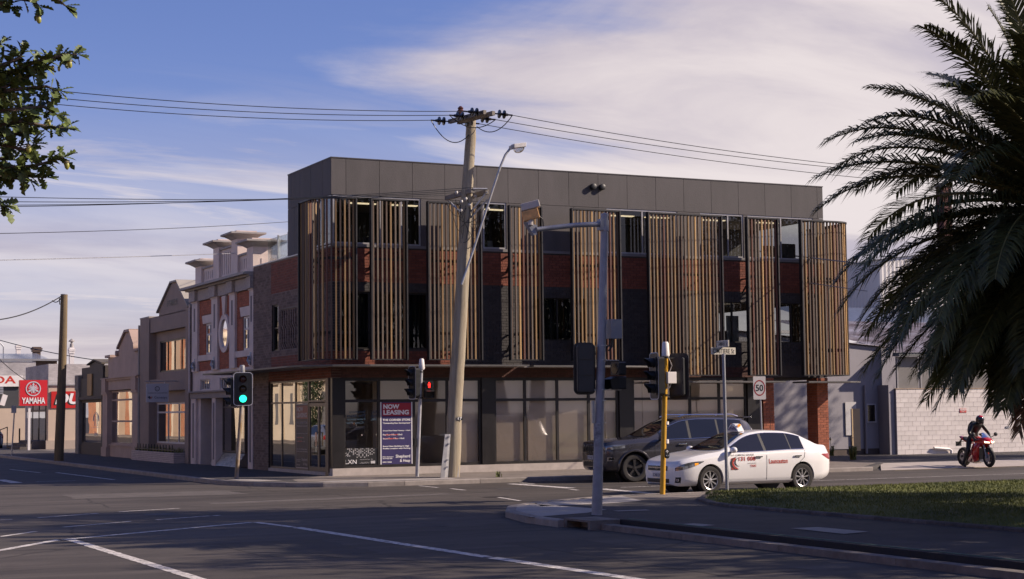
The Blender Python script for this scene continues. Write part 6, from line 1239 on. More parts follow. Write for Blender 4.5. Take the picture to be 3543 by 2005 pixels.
# ================================================================ VEHICLES
def pchip(tab):
    tab = sorted(tab); xs = [t[0] for t in tab]; ys = [t[1] for t in tab]; n = len(xs); d = [(ys[i+1]-ys[i])/(xs[i+1]-xs[i]) for i in range(n-1)]; m = [d[0]]+[0]*(n-2)+[d[-1]]
    for i in range(1, n-1): m[i] = 0 if d[i-1]*d[i] <= 0 else 2*d[i-1]*d[i]/(d[i-1]+d[i])
    def f(x):
        if x <= xs[0]: return ys[0]
        if x >= xs[-1]: return ys[-1]
        i = 0
        while x > xs[i+1]: i += 1
        h = xs[i+1]-xs[i]; t = (x-xs[i])/h
        return ys[i]*(2*t**3-3*t*t+1)+m[i]*h*(t**3-2*t*t+t)+ys[i+1]*(-2*t**3+3*t*t)+m[i+1]*h*(t**3-t*t)
    return f
def paint(name, col, metal=0.0, rough=0.32): return mat(name, col, rough, 0.03, 1.5, metal=metal, coat=0.9, spec=0.5)
M_cglass = mat('dark car glass', (0.012, 0.013, 0.015), 0.04, 0.1, 2, spec=0.8); M_blkpl = mat('black plastic', (0.02, 0.02, 0.021), 0.55, 0.15, 6); M_hl = mat('headlamp', (0.20, 0.21, 0.22), 0.08, 0.4, 14, metal=0.5, coat=1.0); M_tl = mat('tail lamp', (0.30, 0.015, 0.02), 0.12, 0.2, 8, coat=1.0); M_amb = mat('amber lamp', (0.6, 0.20, 0.01), 0.2, 0.1, emit=(1, 0.35, 0.02), estr=0.6)
M_plate = mat('number plate', (0.55, 0.53, 0.52), 0.5, 0.05); M_tyre = mat('tyre', (0.030, 0.027, 0.025), 0.85, 0.25, 10, 0.2, 60); M_alloy = mat('alloy', (0.62, 0.61, 0.60), 0.28, 0.08, 4, metal=0.8); M_dalloy = mat('dark alloy', (0.07, 0.065, 0.065), 0.3, 0.15, 4, metal=0.6)
class Car:
    def __init__(s, name, label, loc, rz, S, pm, group=None):
        s.S = S; s.top = pchip(S['top']); s.belt = pchip(S['belt']); s.W = pchip(S['W']); s.zb = pchip(S['zb']); s.tum = S.get('tum', 0.55); s.pm = pm
        s.x0 = min(t[0] for t in S['top']); s.x1 = max(t[0] for t in S['top'])
        s.root = empty(name, loc, label, 'taxi' if 'taxi' in name else 'car', group, rz)
    def prof(s, x):
        W, b, t, zb = s.W(x), s.belt(x), s.top(x), s.zb(x); b = min(b, t-0.02); h = t-b; yr = W*0.935-s.tum*h
        if zb > b-0.1: zb = b-0.1
        return [(0, zb), (W*0.86, zb), (W*0.955, zb+0.07), (W*0.985, zb+0.16), (W, zb+(b-zb)*0.62), (W*0.992, b-0.06), (W*0.965, b-0.012), (W*0.94, b), (yr, b+h*0.86), (yr*0.93, b+h*0.95), (yr*0.62, b+h*0.99), (0, t)]
    def side(s, x, z, off=0.0):          # point on the side surface at height z
        P = s.prof(x)
        for (y0, z0), (y1, z1) in zip(P[1:8], P[2:9]):
            if z0 <= z <= z1+1e-6: return Vector((x, y0+(y1-y0)*((z-z0)/(z1-z0+1e-9))+off, z))
        return Vector((x, P[8][0]+off, z))
    def topp(s, x, v, off=0.0):
        P = s.prof(x); yr = P[8][0]; y = abs(v)*yr; Q = [(P[11][0], P[11][1]), P[10], P[9], P[8]]
        z = Q[-1][1]
        for (ya, za), (yb_, zb_) in zip(Q, Q[1:]):
            if ya <= y <= yb_+1e-6: z = za+(zb_-za)*((y-ya)/(yb_-ya+1e-9)); break
        return Vector((x, math.copysign(y, v), z+off))
    def body(s):
        n = 90; b = MB(); rings = []
        for i in range(n+1):
            t = i/n; x = s.x0+(s.x1-s.x0)*(0.5-0.5*math.cos(math.pi*t))*0.55+(s.x1-s.x0)*t*0.45; P = s.prof(x); ring = [(x, y, z) for y, z in P]+[(x, -y, z) for y, z in P[-2:0:-1]]
            rings.append(ring)
        m = len(rings[0]); vs_ = [p for r in rings for p in r]; fs = []
        for i in range(n):
            for k in range(m): fs.append((i*m+k, i*m+(k+1) % m, (i+1)*m+(k+1) % m, (i+1)*m+k))
        fs.append(tuple(range(m))); fs.append(tuple(n*m+k for k in range(m))[::-1]); b.mesh(vs_, fs)
        o = b.build('body', s.pm, s.root, smooth=True, local=True)
        cut = MB(); R = s.S['arch']
        for ax_ in (0.0, -s.S['wb']):
            for sg in (1, -1): cut.lathe((ax_, sg*0.50, s.S['wr']), (0, sg, 0), [(0, R), (0.8, R)], 40)
        c = cut.build('cutter', M_black, s.root, local=True); md = o.modifiers.new('arches', 'BOOLEAN'); md.object = c; md.operation = 'DIFFERENCE'; md.solver = 'EXACT'
        COL.objects.update() if hasattr(COL.objects, 'update') else None
        bpy.context.view_layer.update(); dg = bpy.context.evaluated_depsgraph_get(); me = bpy.data.meshes.new_from_object(o.evaluated_get(dg)); o.modifiers.clear(); o.data = me
        me.polygons.foreach_set('use_smooth', [True]*len(me.polygons)); me.set_sharp_from_angle(angle=R_(40)); bpy.data.objects.remove(c)
        s.bo = o
        for ax_ in (0.0, -s.S['wb']):
            for sg in (1, -1):
                b = MB(); b.lathe((ax_, sg*0.505, s.S['wr']), (0, sg, 0), [(0, R-0.004), (0.001, R-0.004), (0.24, R-0.004)], 32); b.f = [f_ for f_ in b.f if len(f_) == 4 or f_ == b.f[-2]]; b.f = b.f[:-1] if len(b.f[-1]) > 4 and False else b.f
                b.m = [0]*len(b.f); b.build('wheel_liner', M_blkpl, s.root, local=True, fix=False)
        return o
    def patch(s, fn, nu, nv, name, m, parent=None, **t):
        b = MB(); vs_ = [fn(i/nu, j/nv) for i in range(nu+1) for j in range(nv+1)]; b.mesh(vs_, [(i*(nv+1)+j, i*(nv+1)+j+1, (i+1)*(nv+1)+j+1, (i+1)*(nv+1)+j) for i in range(nu) for j in range(nv)])
        return b.build(name, m, parent or s.root, smooth='all', local=True, fix=False, **t)
    def mir(s, p, sg): return Vector((p.x, p.y*sg, p.z))
    def glasshouse(s):
        g = s.S['glass']
        a, c = g['wind']; s.patch(lambda u, v: s.topp(a+(c-a)*u-0.06*(1-abs(2*v-1)**2)*0+0.10*(1-u)*(1-(2*v-1)**2), (2*v-1)*(0.90-0.03*u), 0.012), 10, 14, 'windscreen', M_cglass)
        a2, c2 = g['rear']; s.patch(lambda u, v: s.topp(a2+(c2-a2)*u, (2*v-1)*0.86, 0.012), 8, 12, 'rear_window', M_cglass)
        for sg in (1, -1):
            for (xa, xb) in g['sides']:
                def fn(u, v, xa=xa, xb=xb, sg=sg):
                    x = xa+(xb-xa)*u; P = s.prof(x); zl = P[7][1]+0.018; zh = P[8][1]-0.012; zh = max(zh, zl+0.004); z = zl+(zh-zl)*v; return s.mir(s.side(x, z, 0.008), sg)
                s.patch(fn, 14, 5, 'side_window', M_cglass)
            # chrome or black strip along the belt and pillars
            xa, xb = g['sides'][0][0], g['sides'][-1][1]
            b = MB(); b.tube([s.mir(s.side(xa+(xb-xa)*k/24, s.prof(xa+(xb-xa)*k/24)[7][1]+0.012, 0.012), sg) for k in range(25)], 0.009, 5)
            b.tube([s.mir(s.side(xa+(xb-xa)*k/24, s.prof(xa+(xb-xa)*k/24)[8][1]-0.004, 0.012), sg) for k in range(25)], 0.008, 5)
            b.build('window_trim', g.get('trim', M_chrome), s.root, smooth=True, local=True)
            for (p, q_) in zip(g['sides'], g['sides'][1:]):
                xm0, xm1 = p[1]-0.0, q_[0]+0.0
                def fn2(u, v, xm0=xm0, xm1=xm1, sg=sg):
                    x = xm0+(xm1-xm0)*u; P = s.prof(x); z = P[7][1]+0.018+(P[8][1]-0.012-P[7][1]-0.018)*v; return s.mir(s.side(x, z, 0.006), sg)
                s.patch(fn2, 2, 5, 'pillar_trim', g.get('pillar', M_blkpl))
    def seam(s, pts, sg=1, m=None, r=0.005, name='door_seam'):
        b = MB(); out = []
        for (xa, za), (xb, zb_) in zip(pts, pts[1:]):
            for k in range(9): t = k/8; out.append(s.mir(s.side(xa+(xb-xa)*t, za+(zb_-za)*t, 0.001), sg))
        b.tube(out, r, 5); b.build(name, m or M_blkpl, s.root, local=True)
    def polyside(s, pts, name, m, off=0.006, n=10, sg=(1, -1), parent=None):
        lo = pts[0]; hi = pts[1]       # two polylines (x,z): lower and upper, same x order
        fl, fh = pchip(lo), pchip(hi); xa, xb = max(lo[0][0], hi[0][0]), min(lo[-1][0], hi[-1][0])
        for q in sg: s.patch(lambda u, v, q=q: s.mir(s.side(xa+(xb-xa)*u, fl(xa+(xb-xa)*u)+(fh(xa+(xb-xa)*u)-fl(xa+(xb-xa)*u))*v, off), q), n, 4, name, m, parent)
    def wheels(s, spokes=9, rim=None, tw=0.215, five=False, track=None):
        r = s.S['wr']; tr = track or (s.W(0)-0.02); rr_ = s.S.get('rim', r*0.66)
        for ax_ in (0.0, -s.S['wb']):
            for sg in (1, -1):
                yo = sg*(tr); c = Vector((ax_, yo, r)); f_ = Vector((0, sg, 0)); b = MB()
                prof = [(-tw, rr_), (-tw, r*0.93), (-tw*0.9, r*0.985), (-tw*0.75, r), (-tw*0.25, r), (-tw*0.1, r*0.985), (0.0, r*0.93), (0.004, r*0.85), (-0.006, rr_*1.02), (-0.02, rr_)]
                n = 40; vs_ = [c+f_*t+Vector((math.cos(2*math.pi*k/n), 0, math.sin(2*math.pi*k/n)))*q for t, q in prof for k in range(n)]; b.mesh(vs_, [(i*n+k, i*n+(k+1) % n, (i+1)*n+(k+1) % n, (i+1)*n+k) for i in range(len(prof)-1) for k in range(n)])
                T = b.build('wheel', M_tyre, s.root, smooth=True, local=True)
                b = MB(); n = 40; vs_ = [c+f_*t+Vector((math.cos(2*math.pi*k/n), 0, math.sin(2*math.pi*k/n)))*q for t, q in ((-0.012, rr_*1.03), (-0.006, rr_*1.0), (-0.012, rr_*0.94), (-0.10, rr_*0.90)) for k in range(n)]; b.mesh(vs_, [(i*n+k, i*n+(k+1) % n, (i+1)*n+(k+1) % n, (i+1)*n+k) for i in range(3) for k in range(n)])
                for k in range(spokes):
                    t = 2*math.pi*(k+0.25)/spokes; d = Vector((math.cos(t), 0, math.sin(t))); p_ = Vector((-d.z, 0, d.x)); w0, w1 = (0.035, 0.055) if five else (0.018, 0.026)
                    w0 *= rr_/0.2; w1 *= rr_/0.2
                    for (aa, cc, off) in ((0.16, 0.96, -0.028),): b.prism([c+f_*off+d*rr_*aa-p_*w0*0.6, c+f_*(off+0.012)+d*rr_*0.5-p_*w0*0.75, c+f_*(off+0.005)+d*rr_*cc-p_*w1*0.6, c+f_*(off+0.005)+d*rr_*cc+p_*w1*0.6, c+f_*(off+0.012)+d*rr_*0.5+p_*w0*0.75, c+f_*off+d*rr_*aa+p_*w0*0.6], -f_*0.03)
                b.build('rim', rim or M_alloy, T, smooth=True, local=True, fix=True)
                b = MB(); b.lathe(c-f_*0.09, f_, [(0, rr_*0.9), (0.002, rr_*0.9)], 24); b.lathe(c-f_*0.085, f_, [(0, rr_*0.6), (0.02, rr_*0.6)], 24); b.build('brake_disc', M_blkpl, T, local=True)
                b = MB(); b.lathe(c-f_*0.05, f_, [(0, rr_*0.22), (0.03, rr_*0.2), (0.034, rr_*0.1)], 16); b.build('hub_cap', rim or M_alloy, T, smooth=True, local=True)
    def mirror(s, x, z, sg=1, m=None):
        p = s.side(x, z, 0.0); b = MB(); n = 10; c = Vector((x, (p.y+0.13), z+0.06)); rings = []
        for t, q, h in ((-0.05, 0.5, 0.5), (-0.045, 0.92, 0.95), (0.0, 1, 1), (0.05, 0.85, 0.8), (0.075, 0.35, 0.35)): rings.append([Vector((c.x+t, c.y+0.115*q*math.cos(2*math.pi*k/12), c.z+0.075*h*math.sin(2*math.pi*k/12))) for k in range(12)])
        vs_ = [v for r in rings for v in r]; b.mesh(vs_, [(i*12+k, i*12+(k+1) % 12, (i+1)*12+(k+1) % 12, (i+1)*12+k) for i in range(4) for k in range(12)]+[tuple(range(12)), tuple(48+k for k in range(12))[::-1]])
        if sg < 0: b.v = [(x_, -y_, z_) for x_, y_, z_ in b.v]
        M_ = b.build('mirror', m or s.pm, s.root, smooth='all', local=True)
        b = MB(); b.bar(s.mir(p, sg), s.mir(Vector((x, p.y+0.08, z+0.03)), sg), 0.05); b.build('mirror_arm', M_blkpl, M_, local=True)
# ---------------------------------------------------------------- white sedan taxi
SED = dict(wb=2.775, wr=0.33, arch=0.375, rim=0.215,
    top=[(0.975, 0.60), (0.955, 0.70), (0.90, 0.755), (0.72, 0.82), (0.40, 0.895), (0.0, 0.955), (-0.30, 0.99), (-0.42, 1.02), (-1.20, 1.375), (-1.45, 1.435), (-1.85, 1.47), (-2.35, 1.455), (-2.75, 1.385), (-3.15, 1.215), (-3.42, 1.105), (-3.65, 1.09), (-3.78, 1.065), (-3.84, 0.93)],
    belt=[(0.975, 0.56), (0.90, 0.69), (0.5, 0.80), (0.0, 0.88), (-0.5, 0.935), (-1.5, 0.955), (-2.6, 0.985), (-3.3, 0.985), (-3.84, 0.86)],
    W=[(0.975, 0.42), (0.955, 0.56), (0.90, 0.69), (0.75, 0.815), (0.45, 0.885), (0.0, 0.905), (-1.4, 0.91), (-2.8, 0.905), (-3.3, 0.86), (-3.62, 0.78), (-3.78, 0.68), (-3.84, 0.55)],
    zb=[(0.975, 0.26), (0.8, 0.20), (0.0, 0.205), (-2.8, 0.205), (-3.4, 0.25), (-3.84, 0.36)], tum=0.60,
    glass=dict(wind=(-0.44, -1.28), rear=(-2.66, -3.22), sides=[(-0.66, -1.62), (-1.70, -2.44), (-2.47, -2.86)], pillar=M_blkpl))
M_taxi = paint('taxi white', (0.82, 0.81, 0.80))
front_c, rear_c = onZ(2455, 1661, 0.33), None
TXx, TXy = 21.42, 33.3
hdg = math.pi
TX = Car('taxi_car', 'white sedan taxi with roof sign and red lettering, waiting behind the yellow post', (TXx, TXy+0.9, 0.0), hdg, SED, M_taxi)
TX.root.scale = (0.95, 1.0, 1.015)
TX.body(); TX.glasshouse(); TX.wheels(9)
for sg in (1, -1):
    TX.seam([(-0.52, 0.30), (-0.50, 0.60), (-0.47, 0.92)], sg); TX.seam([(-1.66, 0.27), (-1.67, 0.95)], sg); TX.seam([(-2.44, 0.42), (-2.58, 0.62), (-2.82, 0.80), (-2.86, 0.97)], sg); TX.seam([(-0.55, 0.255), (-2.35, 0.255)], sg, r=0.004)
    for hx in (-1.42, -2.62):
        p = TX.side(hx, 0.845, 0.022); b = MB(); b.obox(TX.mir(p, sg), (Vector((1, 0, 0)), Vector((0, 1, 0)), Vector((0, 0, 1))), (0.105, 0.014, 0.016)); b.build('door_handle', M_chrome, TX.root, local=True, bevel=0.006)
    TX.mirror(-0.62, 0.955, sg)
    TX.polyside(([(0.20, 0.755), (0.45, 0.665), (0.75, 0.585), (0.905, 0.555)], [(0.20, 0.775), (0.45, 0.765), (0.75, 0.71), (0.905, 0.625)]), 'headlight', M_hl, 0.006, 12, (sg,))
    TX.polyside(([(0.36, 0.70), (0.46, 0.672)], [(0.36, 0.735), (0.46, 0.73)]), 'indicator', M_amb, 0.012, 4, (sg,))
    TX.polyside(([(0.80, 0.28), (0.90, 0.28)], [(0.80, 0.41), (0.90, 0.41)]), 'fog_surround', M_blkpl, 0.006, 4, (sg,))
    TX.polyside(([(-3.80, 0.72), (-3.70, 0.74), (-3.42, 0.86)], [(-3.80, 0.86), (-3.70, 0.88), (-3.42, 0.875)]), 'tail_light', M_tl, 0.006, 8, (sg,))
    TX.polyside(([(-2.45, 0.235), (-0.45, 0.235)], [(-2.45, 0.30), (-0.45, 0.30)]), 'side_skirt', M_taxi, 0.022, 10, (sg,))
def frontpatch(C, y0, y1, z0, z1, name, m, off=0.012, n=8, txt=None):
    def xs(y, z):                      # march back from the nose until the section contains (y,z)
        x = C.x1
        for k in range(60):
            P = C.prof(x); zz = P[11][1]
            if abs(y) <= max(p[0] for p in P) and P[0][1] <= z <= zz:
                w = C.side(x, min(z, P[7][1])).y
                if abs(y) <= w: return x
            x -= 0.012
        return x
    return C.patch(lambda u, v: Vector((xs(y0+(y1-y0)*u, z0+(z1-z0)*v)+off, y0+(y1-y0)*u, z0+(z1-z0)*v)), n, 3, name, m)
frontpatch(TX, -0.44, 0.44, 0.555, 0.665, 'grille', M_blkpl); frontpatch(TX, -0.42, 0.42, 0.61, 0.64, 'grille_bar', M_chrome, 0.022); frontpatch(TX, -0.50, 0.50, 0.275, 0.37, 'lower_intake', M_blkpl)
b = MB(); b.box(0.985, 1.0, -0.19, 0.19, 0.40, 0.505); b.build('number_plate', M_plate, TX.root, local=True); lettering('C 46 LX', mat('plate blue', (0.03, 0.04, 0.12), 0.5, 0.05), TX.root, (1.002, -0.16, 0.42), (0, 1, 0), (0, 0, 1), w=0.32, h=0.065, local=True, nrm=(1, 0, 0), bold=0.02)
b = MB(); n = 20
for k in range(n):
    for ra2, rb2, cy2, cz2 in ((0.062, 0.042, 0, 0), (0.018, 0.038, 0, 0), (0.045, 0.014, 0, 0.02)):
        t0, t1 = 2*math.pi*k/n, 2*math.pi*(k+1)/n; b.face([(1.005, cy2+ra2*q*math.cos(t), 0.625+cz2+rb2*q*math.sin(t)) for q, t in ((0.8, t0), (1, t0), (1, t1), (0.8, t1))])
b.build('emblem', M_chrome, TX.root, local=True, fix=False)
b = MB(); b.lathe((0.86, 0.72, 0.345), (0.75, 0.65, 0), [(0.02, 0.04), (0.03, 0.035)], 14); b.build('fog_light', M_chrome, TX.root, local=True)
# roof sign
RSg = MB(); RSg.prism([(-1.28, -0.24, 1.43), (-1.28, 0.24, 1.43), (-1.28, 0.20, 1.49), (-1.28, 0.10, 1.60), (-1.28, 0.0, 1.625), (-1.28, -0.10, 1.60), (-1.28, -0.20, 1.49)], (-0.20, 0, 0))
RSo = RSg.build('roof_sign', M_taxi, TX.root, local=True, bevel=0.015)
for sg in (-1, 1): b = MB(); b.lathe((-1.38, 0.14*sg, 1.57), (0, sg, 0.3), [(0, 0.035), (0.05, 0.03), (0.07, 0.01)], 10); b.build('amber_lamp', M_amb, RSo, smooth=True, local=True)
b = MB(); b.face([(-1.272, -0.20, 1.46), (-1.272, 0.20, 1.46), (-1.272, 0.08, 1.555), (-1.272, -0.08, 1.555)]); b.build('sign_panel', mat('purple panel', (0.12, 0.07, 0.16), 0.5, 0.05), RSo, local=True, fix=False)
lettering('66', M_blk, RSo, (-1.27, -0.04, 1.562), (0, 1, 0), (0, 0, 1), h=0.045, local=True, nrm=(1, 0, 0)); lettering('TAXI', M_wht, RSo, (-1.27, -0.06, 1.515), (0, 1, 0), (0, 0, 1), w=0.12, h=0.03, local=True, nrm=(1, 0, 0)); lettering('COMBINED SERVICES', M_wht, RSo, (-1.27, -0.16, 1.47), (0, 1, 0), (0, 0, 1), w=0.32, h=0.03, local=True, nrm=(1, 0, 0))
MB().tube([(-2.45, 0, 1.44), (-2.5, 0, 1.98)], [0.006, 0.002], 6).build('aerial', M_black, TX.root, local=True)
def side_text(C, t, xa, z, w, h, m, bold=0.02):
    y = max(C.side(xa-w*k/4, z+h/2).y for k in range(5))+0.008; lettering(t, m, C.root, (xa, y, z), (-1, 0, 0), (0, 0, 1), w=w, h=h, bold=bold, local=True, nrm=(0, 1, 0))
M_brk = mat('taxi red print', (0.42, 0.04, 0.025), 0.5, 0.05)
side_text(TX, 'TAXI COMBINED SERVICES', -0.56, 0.875, 0.72, 0.042, M_blk, 0.01); side_text(TX, '131 008', -0.82, 0.755, 0.50, 0.10, M_brk, 0.02); side_text(TX, 'AUSTRALIA WIDE', -1.08, 0.685, 0.26, 0.022, M_blk, 0.0); side_text(TX, 'TAXI', -1.16, 0.61, 0.17, 0.052, M_brk, 0.03); side_text(TX, 'Launceston', -1.73, 0.675, 0.57, 0.115, M_brk, 0.02)
yy = TX.side(-0.7, 0.7).y+0.007
MB().face([(-0.60, yy, 0.56), (-0.60, yy, 0.83), (-0.74, yy, 0.83), (-0.66, yy, 0.72), (-0.70, yy, 0.64), (-0.82, yy, 0.56)][::-1]).build('logo_square', M_brk, TX.root, local=True, fix=False)
b = MB()
for r0_, wd, cx2, cz2 in ((0.15, 0.035, -0.76, 0.705), (0.10, 0.025, -0.82, 0.73)):
    for k in range(14):
        t0, t1 = R_(80+16*k/1.0*0.9), R_(80+16*(k+1)*0.9); w0 = wd*math.sin(math.pi*(k+.2)/14.4); w1_ = wd*math.sin(math.pi*(k+1.2)/15.4)
        b.face([(cx2-1.25*(r0_+s_*w_)*math.cos(t)*1.0, yy+0.002, cz2+(r0_+s_*w_)*math.sin(t)) for t, s_, w_ in ((t0, 0, 0), (t0, -1, w0), (t1, -1, w1_), (t1, 0, 0))])
b.build('logo_swoosh', M_blk, TX.root, local=True, fix=False)
for v_ in b.v: pass
# ---------------------------------------------------------------- dark SUV
SUVS = dict(wb=2.915, wr=0.39, arch=0.455, rim=0.265,
    top=[(0.92, 0.96), (0.90, 1.06), (0.82, 1.12), (0.4, 1.175), (-0.2, 1.215), (-0.45, 1.24), (-0.58, 1.29), (-1.25, 1.66), (-1.55, 1.765), (-2.1, 1.82), (-3.1, 1.80), (-3.50, 1.755), (-3.66, 1.68), (-3.90, 1.26), (-3.95, 0.85)],
    belt=[(0.92, 0.90), (0.85, 1.04), (0.3, 1.095), (-0.5, 1.145), (-1.5, 1.165), (-3.0, 1.20), (-3.9, 1.16), (-3.95, 0.80)],
    W=[(0.92, 0.62), (0.90, 0.72), (0.82, 0.86), (0.6, 0.945), (0.0, 0.965), (-2.9, 0.965), (-3.5, 0.93), (-3.85, 0.84), (-3.95, 0.70)], zb=[(0.92, 0.42), (0.7, 0.30), (0.0, 0.30), (-2.9, 0.30), (-3.95, 0.42)], tum=0.38,
    glass=dict(wind=(-0.60, -1.42), rear=(-3.72, -3.86), sides=[(-0.80, -1.70), (-1.78, -2.62), (-2.68, -3.45)], pillar=M_blkpl))
M_suv = paint('dark slate paint', (0.060, 0.057, 0.066), 0.5, 0.28)
SV = Car('dark_suv_car', 'dark slate four wheel drive waiting behind the taxi with upright barred grille', (23.5, 41.2, 0.0), math.pi+R_(-6.0), SUVS, M_suv)
SV.body(); SV.glasshouse(); SV.wheels(5, M_dalloy, 0.25, True)
for sg in (1, -1):
    SV.seam([(-0.62, 0.42), (-0.62, 1.06)], sg); SV.seam([(-1.74, 0.40), (-1.74, 1.10)], sg); SV.seam([(-2.5, 0.55), (-2.66, 0.85), (-2.68, 1.12)], sg)
    for hx in (-1.45, -2.5): p = SV.side(hx, 1.03, 0.025); b = MB(); b.obox(SV.mir(p, sg), (Vector((1, 0, 0)), Vector((0, 1, 0)), Vector((0, 0, 1))), (0.12, 0.014, 0.018)); b.build('door_handle', M_chrome, SV.root, local=True, bevel=0.006)
    SV.mirror(-0.78, 1.15, sg)
    SV.polyside(([(0.30, 0.955), (0.60, 0.915), (0.88, 0.91)], [(0.30, 1.045), (0.60, 1.045), (0.88, 1.01)]), 'headlight', M_hl, 0.008, 10, (sg,))
    SV.polyside(([(0.62, 0.60), (0.80, 0.60)], [(0.62, 0.70), (0.80, 0.70)]), 'fog_light', M_chrome, 0.008, 5, (sg,)); SV.polyside(([(0.64, 0.615), (0.78, 0.615)], [(0.64, 0.685), (0.78, 0.685)]), 'fog_lens', M_lens, 0.014, 4, (sg,))
    SV.polyside(([(-2.44, 0.32), (-0.48, 0.32)], [(-2.44, 0.44), (-0.48, 0.44)]), 'sill_cladding', M_blkpl, 0.018, 8, (sg,))
    for ax_ in (0.0, -2.915):        # squared wheel-arch flares
        b = MB(); pts = []
        for k in range(25):
            t = R_(-8+196*k/24); xx = ax_+0.485*math.cos(t); zz = 0.39+0.485*math.sin(t); pts.append(SV.mir(SV.side(xx, max(zz, 0.33), 0.006), sg))
        b.tube(pts, 0.035, 6); b.build('arch_flare', M_suv, SV.root, smooth=True, local=True)
    MB().tube([(-1.5, sg*0.60, 1.79), (-1.7, sg*0.62, 1.85), (-3.2, sg*0.62, 1.85), (-3.4, sg*0.60, 1.79)], 0.018, 6).build('roof_rail', M_chrome, SV.root, smooth=True, local=True)
frontpatch(SV, -0.56, 0.56, 0.83, 1.01, 'grille', M_blkpl)
for k in range(7): y = -0.48+k*0.16; frontpatch(SV, y-0.045, y+0.045, 0.835, 1.005, 'grille_bar', M_chrome, 0.02, 2); frontpatch(SV, y-0.03, y+0.03, 0.85, 0.99, 'grille_slot', M_blkpl, 0.026, 2)
frontpatch(SV, -0.55, 0.55, 0.44, 0.56, 'lower_intake', M_blkpl); frontpatch(SV, -0.6, 0.6, 0.585, 0.60, 'bumper_strip', M_chrome, 0.016)
b = MB(); b.box(0.945, 0.955, -0.19, 0.19, 0.63, 0.74); b.build('number_plate', M_plate, SV.root, local=True); lettering('E 27 ND', MATS['plate blue'], SV.root, (0.957, -0.16, 0.65), (0, 1, 0), (0, 0, 1), w=0.32, h=0.065, local=True, nrm=(1, 0, 0), bold=0.02)
MB().mesh([(-3.0, -0.04, 1.80), (-3.0, 0.04, 1.80), (-3.2, 0.03, 1.88), (-3.2, -0.03, 1.88), (-3.24, 0.03, 1.79), (-3.24, -0.03, 1.79)], [(0, 1, 2, 3), (3, 2, 4, 5), (1, 4, 2), (0, 3, 5), (0, 5, 4, 1)]).build('aerial_fin', M_suv, SV.root, local=True)
b = MB(); b.box(-3.86, -3.58, -0.6, 0.6, 1.74, 1.78); b.build('spoiler', M_suv, SV.root, local=True, bevel=0.015)
# ---------------------------------------------------------------- parked cars at the far left and one mirrored in the shop glass
def simple_car(name, label, loc, rz, S, pm, group='cars parked at the dealers'):
    C = Car(name, label, loc, rz, S, pm, group); C.body(); C.glasshouse(); C.wheels(7)
    for sg in (1, -1):
        C.polyside(([(0.45, 0.76), (0.85, 0.72)], [(0.45, 0.86), (0.85, 0.82)]), 'headlight', M_hl, 0.008, 6, (sg,)); C.seam([(-1.74, 0.42), (-1.74, 0.95)], sg); C.mirror(-0.75, 1.0, sg)
        xr_ = C.x0; C.polyside(([(xr_+0.04, 0.72), (xr_+0.3, 0.76)], [(xr_+0.04, 0.98), (xr_+0.3, 0.95)]), 'tail_light', M_tl, 0.008, 6, (sg,))
    return C
q = onZ(12, 1528, 0.12)
simple_car('brown_suv_car', 'bronze four wheel drive parked beside the showroom steps', (q.x-0.3, q.y, 0.115), math.pi+0.12, SUVS, paint('bronze paint', (0.12, 0.085, 0.06), 0.6, 0.3))
simple_car('white_suv_car', 'white four wheel drive parked behind the bronze one', (q.x-3.4, q.y+3.2, 0.115), math.pi+0.12, SUVS, paint('white car paint', (0.72, 0.69, 0.66)))
q = onZ(-75, 1556, 0.0); simple_car('white_sedan_car', 'white sedan cut off by the left edge of the picture', (q.x-0.2, q.y, 0.0), math.pi/2+0.1, SED, MATS['white car paint'], 'cars parked at the dealers')
simple_car('silver_hatch_car', 'silver car across the street, seen mirrored in the corner shop glass', (6.2, 80.5, 0.0), math.pi/2, SED, paint('silver paint', (0.42, 0.43, 0.46), 0.7, 0.3), 'cars parked at the dealers')
